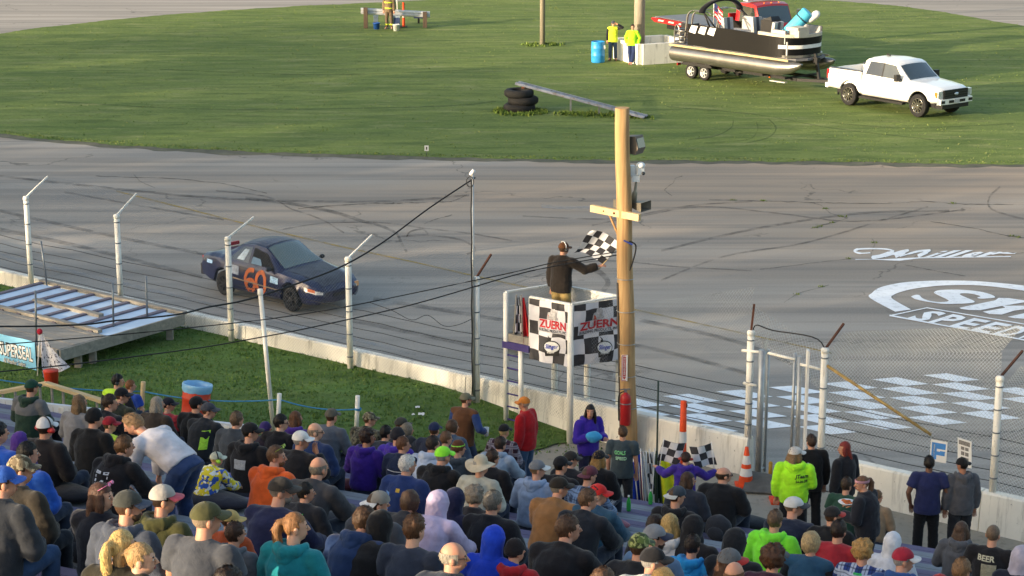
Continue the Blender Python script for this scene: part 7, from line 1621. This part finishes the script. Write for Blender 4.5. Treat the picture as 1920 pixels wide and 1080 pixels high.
Q(1301, 965, 'sit', -30, ('hoodie', '#1c1d22'), None, ('hood_up', '#1c1d22'), label='person in raised black hood behind the sky blue hoodie')
Q(1299, 1001, 'sit', -10, ('hoodie', '#2588c8'), ('short', '#2c211c'), label='small person with dark hair and sky blue hoodie', s=.88)
Q(1130, 1066, 'sit', -20, ('jacket', '#3a3f48'), ('short', '#5a4230'), label='person with brown hair lowest below the broad black jacket')
Q(1244, 1069, 'sit', -20, ('jacket', '#50565e'), ('bob', '#c49a5c'), label='person with golden bob lowest below the black cap with emblem', s=.97)
Q(1357, 877, 'sit', -45, ('jacket', '#1b1c20'), ('bald', '#3a2c22'), label='large balding person in black jacket', w=1.3, extra=('glasses', '#2a2624'))
Q(1489, 930, 'fwd', -60, ('shirt', '#232a3c'), ('buzz', '#6a5a4c'), ('cap', '#c6c6c6', '#33363e'), label='heavy person in white cap with dark brim and navy sweatshirt', w=1.2)
Q(1454, 957, 'sit', -15, ('hoodie', '#7fe83c'), ('short', '#5f4c3c'), label='person with short brown hair in neon green hoodie', skin='a')
Q(1380, 988, 'sit', -40, ('hoodie', '#1f2228'), None, ('hood_up', '#1f2228'), label='person in raised charcoal hood beside the neon green hoodie')
Q(1368, 1024, 'sit', -50, ('jacket', '#4a3f44'), ('longish', '#4a3020'), ('cap', '#5f6266', '#a8302c'), label='person in grey and red cap with brown hair', s=.97)
Q(1451, 1019, 'sit', -20, ('jacket', '#432a3a'), ('curly', '#4a3020'), ('cap', '#4d4f52'), label='person in grey cap over curly brown hair')
Q(1377, 1053, 'sit', -15, ('jacket', '#3a3c40'), ('bald', '#6a4a36'), label='balding person with brown fringe lowest below grey red cap')
Q(1522, 999, 'sit', -30, ('vest', '#2b4f6a'), ('bob', '#b39a70'), label='person with grey blond bob and dark blue vest', s=.97, sleeves='#23252a')
Q(1561, 949, 'sit', -40, ('jacket', '#1d1d20'), ('short', BR1), ('cap', '#2a2829', '#b03a34'), label='person in black and red cap with black printed jacket', extra=('blocks', 0, 0, .9, '#c9c9c9'))
Q(1573, 976, 'sit', -10, ('tee', '#9c2a34'), ('short', '#2a1f1a'), label='person with black hair in plain red t-shirt', w=1.05)
Q(1588, 889, 'sit', -20, ('tee', '#2c4a3c'), ('short', '#3a2c22'), label='person in dark green shirt seated in front of the red haired woman', s=.95)
Q(1645, 917, 'sit', -40, ('jacket', '#8a7660'), ('short', '#6a5038'), label='small person in tan jacket behind the pink headband woman', s=.85)
Q(1675, 994, 'sit', -20, ('hoodie', '#c6c9d2'), None, ('hood_up', '#cdd0d8'), label='person in raised white hood', s=.9)
Q(1694, 1024, 'fwd', -60, ('hoodie', '#2f4f86'), ('short', GRY), ('cap', '#98283a', '#c9c6c4'), label='person in red cap with white brim and blue hoodie')
Q(1619, 1013, 'sit', -25, ('shirt', '#2b3f7a', 'plaid', '#b9c4d8', '#1b2440'), ('curly', '#a8834e'), label='person with blond curls and blue white plaid shirt', extra=('stripe', 0, 0, 1.02, .09, .02, '#2fae5a'), s=.97)
Q(1804, 978, 'sit', -20, ('hoodie', '#54565c'), ('longish', '#4f3c30'), label='person with brown hair and grey hoodie with light blue sleeve', s=.95, extra=('stripe', .2, .2, .9, .1, .24, '#7fb0c4'))
Q(1863, 983, 'sit', -5, ('tee', '#201f22'), ('buzz', '#6a5848'), label='person with shaved head and black t-shirt with pale back print', w=1.06, extra=[('text', 'BEER', -.12, .95, .2, .06, 0, '#b9b49c'), ('logo', .02, .02, .84, .17, .16, '#98937e')])
Q(1804, 1044, 'sit', -20, ('jacket', '#3c3a3e'), ('short', '#7a5c40'), label='person with light brown hair lowest below the grey hoodie')
Q(1917, 1021, 'sit', -25, ('hoodie', '#1f2230'), None, ('hood_up', '#a9a4b4'), label='person in raised pale hood and navy top')
Q(1762, 1076, 'sit', -15, ('jacket', '#3a3f4a'), ('short', BR1), ('cap', '#9c2a30'), label='person in dark red cap lowest by the plaid shirt')
# standing on the walkway
SG = 'standing visitors'
Q(873, 736, 'walk', -35, ('vest', '#5a3c28'), ('short', BR1, '#6a5a4c'), ('cap', '#6d6a58'), label='bearded person in brown vest and khaki cap walking with white cup', face=-30, legs='#33405c', extra=('glasses', '#d8602c'), group=SG, sleeves='#2a3f70')
Q(983, 743, 'stand', 10, ('jacket', '#b01c22'), ('buzz', '#a08a78'), ('cap', '#c77a34'), label='person in red jacket and orange cap beside the ladder', face=60, legs='#3f5878', group=SG, skin='b')
Q(1107, 758, 'holdb', -35, ('hoodie', '#3a2796'), ('long', '#1b1615'), label='person with long black hair in purple hoodie holding a blue bag', face=-150, legs='#23243c', group=SG, s=.97)
Q(1168, 798, 'stand', 5, ('tee', '#3a464c'), ('short', '#4f3a2a'), label='boyish person in slate t-shirt with green back print', face=-8, s=.9, legs='#23262e', group=SG, extra=[('text', 'GOALS', -.13, 1.28, .2, .07, 0, '#7fd08a'), ('text', 'SPEED', -.11, 1.18, .2, .06, 0, '#a9d8b4')])
Q(1286, 848, 'flagsit', 0, ('hoodie', '#3c2a88'), ('short', '#3a241c'), label='person in purple hoodie waving two small chequered flags', face=-10, legs='#202230', group=SG, s=.82, extra=('muffs', '#33262a', '#a03a30'))
Q(1491, 837, 'holdc', -50, ('hoodie', '#a8f02c'), ('longish', '#7a5f42'), ('cap', '#c4bfb8', '#c4bfb8'), label='person in lime hoodie with dark team print holding a green bottle', face=-12, legs='#1f2126', group=SG, w=1.1, extra=[('text', 'JTeam', .02, 1.30, .18, .06, .2, '#2c3a22'), ('text', '24-26-28', .03, 1.22, .16, .04, .1, '#2c3a22')])
Q(1522, 814, 'stand', 10, ('jacket', '#17181b'), ('short', '#3a2a22'), label='person with short dark hair all in black before the gate', face=10, legs='#1b1c20', group=SG)
Q(1584, 827, 'stand', 60, ('jacket', '#1f2026'), ('longish', '#7a2a22'), label='person with long red hair and black jacket by the gate', face=40, legs='#20232c', group=SG, s=.96)
Q(1617, 891, 'plate', 55, ('jacket', '#22242c'), ('ponytail', '#6a4c36'), label='person with pink headband holding a plate of food', face=55, legs='#23252c', group=SG, s=.96, extra=('headband', '#b98a96'))
Q(1743, 854, 'pocket', -5, ('tee', '#262c54'), ('short', '#1b1614'), label='person in navy t-shirt and black trousers facing the fence', face=-5, legs='#141519', group=SG, skin='d', w=1.03)
Q(1806, 857, 'stand', 30, ('hoodie', '#4f5056'), ('short', BLK), ('cap', '#1a1a1c', '#1a1a1c', -100), label='person in black cap and grey hoodie facing the notice boards', face=8, legs='#24262c', group=SG, skin='e', s=.98)
# flagman
FM = FN + Vector((-.04, 0, FZ)) - UDIR*.62 + WDIR*.62; Q(0, 0, 'flag', -25, ('jacket', '#2b2623'), ('short', BR1), ('cap', '#5a3a24', '#5a3a24', 0), label='flagman in dark jacket and khaki trousers on the flag stand', loc=(FM.x, FM.y, FZ+.2), face=-32, legs='#a08a58', group=SG, extra=('muffs', '#d8d8d6', '#2a2a2c'), s=1.02)
# marshals and firefighter in the infield
IG = 'crew in the infield'
def stand_at(px, py): return G(px, py, .012)
Q(0, 0, 'brow', 30, ('vest', '#d4e83a'), ('short', BR2), ('cap', '#3f454c'), label='marshal in yellow vest with orange stripes shading eyes', loc=stand_at(1149, 113), face=172, legs='#3f4f66', group=IG, sleeves='#1d1e24', extra=('stripe', 0, 0, 1.1, .3, .05, '#d8d0c0'))
Q(0, 0, 'lean', 20, ('shirt', '#a9f02c'), ('short', BR2), None, label='marshal in lime jacket leaning on the white barrier', loc=stand_at(1186, 119), face=165, legs='#27355a', group=IG)
ff = Q(0, 0, 'stand', 10, ('jacket', '#6f5f4a'), ('short', BR2), ('cap', '#b08a2a'), label='firefighter in tan turnout suit with yellow bands at the guardrail', loc=stand_at(730, 54), face=170, legs='#5f5242', group=IG, s=1.04)
for z, r0 in ((1.0, .205), (1.28, .225), (.22, .12)):
    for dx in ((0,) if z > .5 else (-.125, .125)):
        mb = MB(); mb.lathe([(1, -.03), (1.03, -.03), (1.03, .03), (1, .03)], n=24); rr = r0 if z > .5 else .1; mb.v = [(dx+x*rr*(1.0 if z > .5 else 1), y*rr*(.75 if z > .5 else 1)+(.02 if z > .5 else -.01), z+h) for x, y, h in mb.v]; mb.build('reflective_band', mat('#c9d83a', .5), ff)
# small things people hold or have beside them
def hand_world(p, pose, side='R', d=.1):
    sh, el, wr, f = JJ(pose)['arm'+side]; q = wr+f*d
    M_ = Matrix.Translation(p.location) @ Matrix.Rotation(p.rotation_euler.z, 4, 'Z') @ Matrix.Diagonal((*p.scale, 1)); return M_ @ q
byl = {p['label'].split(' ')[0]+p['label']: p for p in PEOPLE}
def who(t): return next(p for p in PEOPLE if t in p['label'])
h = hand_world(who('flagman'), 'flag', 'R', .09); UPF = Vector((-.10, .05, 1.0)).normalized()
r_ = empty('chequered_flag', h, 0, 'chequered flag waved by the flagman on the stand', 'flag')
sd_ = Vector((.75, .1, .9)).normalized(); bar('staff', h-sd_*.12, h+sd_*.56, .011, 0, NEWOOD, r_)
mb = MB(); tp_ = h+sd_*.54; lowp = h+sd_*.02
def FC(u, v): p = lowp.lerp(tp_, v); return p + Vector((-.56*u, .1*u, .40*u-.18*u*u)) + Vector((.0, -.07*math.sin(u*6+v*2.5)*(.3+u), .05*math.sin(v*5+u*4)*u))
mb.grid(FC, 20, 16); o = mb.build('cloth', checker_mat('#e6e6e8', '#141417', 5, 4, ('UV',), .0), r_, world=True, fix=False); uv = o.data.uv_layers.new()
for lp in o.data.loops: uv.data[lp.index].uv = ((lp.vertex_index//17)/20, (lp.vertex_index % 17)/16)
for sd2 in 'RL':
    h = hand_world(who('waving two small'), 'flagsit', sd2, .08); r_ = empty('small_flag', h, 0, 'small chequered flag held out to the ' + ('right' if sd2 == 'R' else 'left') + ' of the purple hoodie', 'flag', 'small chequered flags'); sg_ = 1 if sd2 == 'R' else -1
    bar('staff', h-Vector((.05*sg_, 0, .1)), h+Vector((-.12*sg_, 0, .45)), .008, 0, WHITE, r_)
    mb = MB(); mb.grid(lambda u, v: h+Vector((-.02*sg_-.10*sg_*v-sg_*u*.34, .05*math.sin(u*5+v*2), .08+.34*v-.05*u)), 10, 8); o = mb.build('cloth', checker_mat('#dcdce0', '#17171c', 3, 3, ('UV',), .05), r_, world=True, fix=False); uv = o.data.uv_layers.new()
    for lp in o.data.loops: uv.data[lp.index].uv = ((lp.vertex_index//9)/10, (lp.vertex_index % 9)/8)
def bottle(p, c, label, z0=None):
    p = Vector(p); r_ = empty('bottle', p, 0, label, 'bottle'); mb = MB(); mb.lathe([(.001, 0), (.03, 0), (.034, .02), (.034, .13), (.03, .16), (.014, .2), (.013, .225)], p, n=14); mb.build('flask', mat(c, .15), r_, world=True); mb = MB(); mb.lathe([(.016, .222), (.016, .245), (.001, .246)], p, n=12); mb.build('lid', WHITE, r_, world=True)
h = hand_world(who('lime hoodie with dark'), 'holdc', 'R', .09); bottle(h-Vector((0, 0, .06)), '#3fb85a', 'green bottle held by the person in lime hoodie')
for (x, y, l) in ((1168, 962, 'green bottle on the purple bench behind the light shirt'), (1202, 950, 'green bottle on the purple bench beside the flag bin')):
    lo, hi = 15, 40
    for _ in range(50):
        d = (lo+hi)/2; q = Dp(x, y, d); n_ = tomn(q)[1]
        if q.z > floor_z(n_)+.43: lo = d
        else: hi = d
    i = max(2, round((29.2-tomn(q)[1])/.85)); m_ = tomn(q)[0]; bottle(MN(m_, row_n(i)+.05, row_z(i)+.43), '#3fae52', l)
def bench_spot(x, y, up_=.45):
    lo, hi = 10, 40
    for _ in range(50):
        d = (lo+hi)/2; q = Dp(x, y, d)
        if q.z > floor_z(tomn(q)[1])+up_: lo = d
        else: hi = d
    i = max(2, round((29.2-tomn(q)[1])/.85)); return MN(tomn(q)[0], row_n(i), row_z(i)+.43)
for (x, y, c, l, kd) in ((333, 846, '#4a3a6a', 'folded purple blanket on the bench below the bending person', 0), (640, 915, '#5a2f38', 'folded maroon blanket on the bench behind the charcoal jacket', 0), (1330, 1012, '#34363c', 'dark grey backpack on the bench next to the raised charcoal hood', 1), (478, 905, '#6a4f9a', 'purple cushion on the bench left of the grey bearded person', 0), (142, 1050, '#2c3038', 'black backpack on the bench left of the blond ponytail', 1), (90, 905, '#55606c', 'slate blanket on the bench beside the camouflage cap', 0), (141, 930, '#26282e', 'black coat laid over the bench beside the long dark hair', 2), (366, 948, '#2b2d38', 'dark coat laid over the bench behind the olive cap', 2), (640, 985, '#2a2a30', 'dark coat laid over the bench behind the navy blue hoodie', 2), (1385, 985, '#2e3036', 'charcoal coat laid over the bench left of neon green hoodie', 2), (30, 905, '#23262e', 'navy coat laid over the bench behind the bright blue cap', 2), (1160, 985, '#8a5a66', 'pink patterned blanket on the purple bench by the bottles', 0)):
    p = bench_spot(x, y); r_ = empty(('blanket', 'backpack', 'coat')[kd], p, ROW_ANG, l, ('blanket', 'bag', 'coat')[kd]); r_.scale = (1.7, 1.5, 1.3) if kd == 2 else (1, 1, 1); kd = kd % 2
    mb = MB(); mb.ball((0, 0, .16 if kd else .06), (.19, .13, .19) if kd else (.3, .15, .07), 0, 16, 10); me_ = mb.v; mb.v = [(x_*(1+.1*noise.noise(Vector((x_*8, y_*8, z_*8)))), y_, max(0, z_)+.015*noise.noise(Vector((x_*12, y_*12, 3)))*(z_ > .02)) for x_, y_, z_ in mb.v]; mb.build('pack' if kd else 'folded_cloth', cloth(c), r_)
    if kd: mb = MB(); mb.ball((0, -.12, .12), (.12, .05, .1), 0, 12, 8); mb.build('front_pocket', cloth(c), r_)
h = hand_world(who('walking with white cup'), 'walk', 'R', .08); mb = MB(); mb.lathe([(.001, 0), (.035, 0), (.048, .15), (.044, .15), (.001, .02)], h-Vector((0, 0, .06)), n=16); mb.build('paper_cup', WHITE, None, 'white paper cup in the hand of the brown vest person', 'cup', world=True)
h = hand_world(who('holding a blue bag'), 'holdb', 'R', .1); mb = MB(); mb.ball(h+Vector((-.02, -.05, .02)), (.15, .09, .1)); mb.v = [(x+.02*noise.noise(Vector((x*9, y*9, z*9))), y, z+.03*noise.noise(Vector((x*7, z*7, 2)))) for x, y, z in mb.v]; mb.build('soft_bag', cloth('#3f9ad0'), None, 'bright blue soft bag carried by the purple hoodie person', 'bag', world=True)
h = hand_world(who('holding a plate'), 'plate', 'R', .1); r_ = empty('food_tray', h, 0, 'paper tray of orange food held by the pink headband person', 'tray'); mb = MB(); mb.lathe([(.001, 0), (.08, 0), (.12, .03), (.117, .032), (.001, .008)], h+Vector((0, 0, .01)), n=20); mb.build('plate', WHITE, r_, world=True)
mb = MB()
for k in range(9): mb.ball(h+Vector((rnd.uniform(-.06, .06), rnd.uniform(-.06, .06), .04)), (.03, .022, .018), 0, 8, 6)
mb.build('food', mat('#b8622c', .7), r_, world=True)
for p in PEOPLE:
    del p['row']
bpy.data.scenes.remove(TMP)
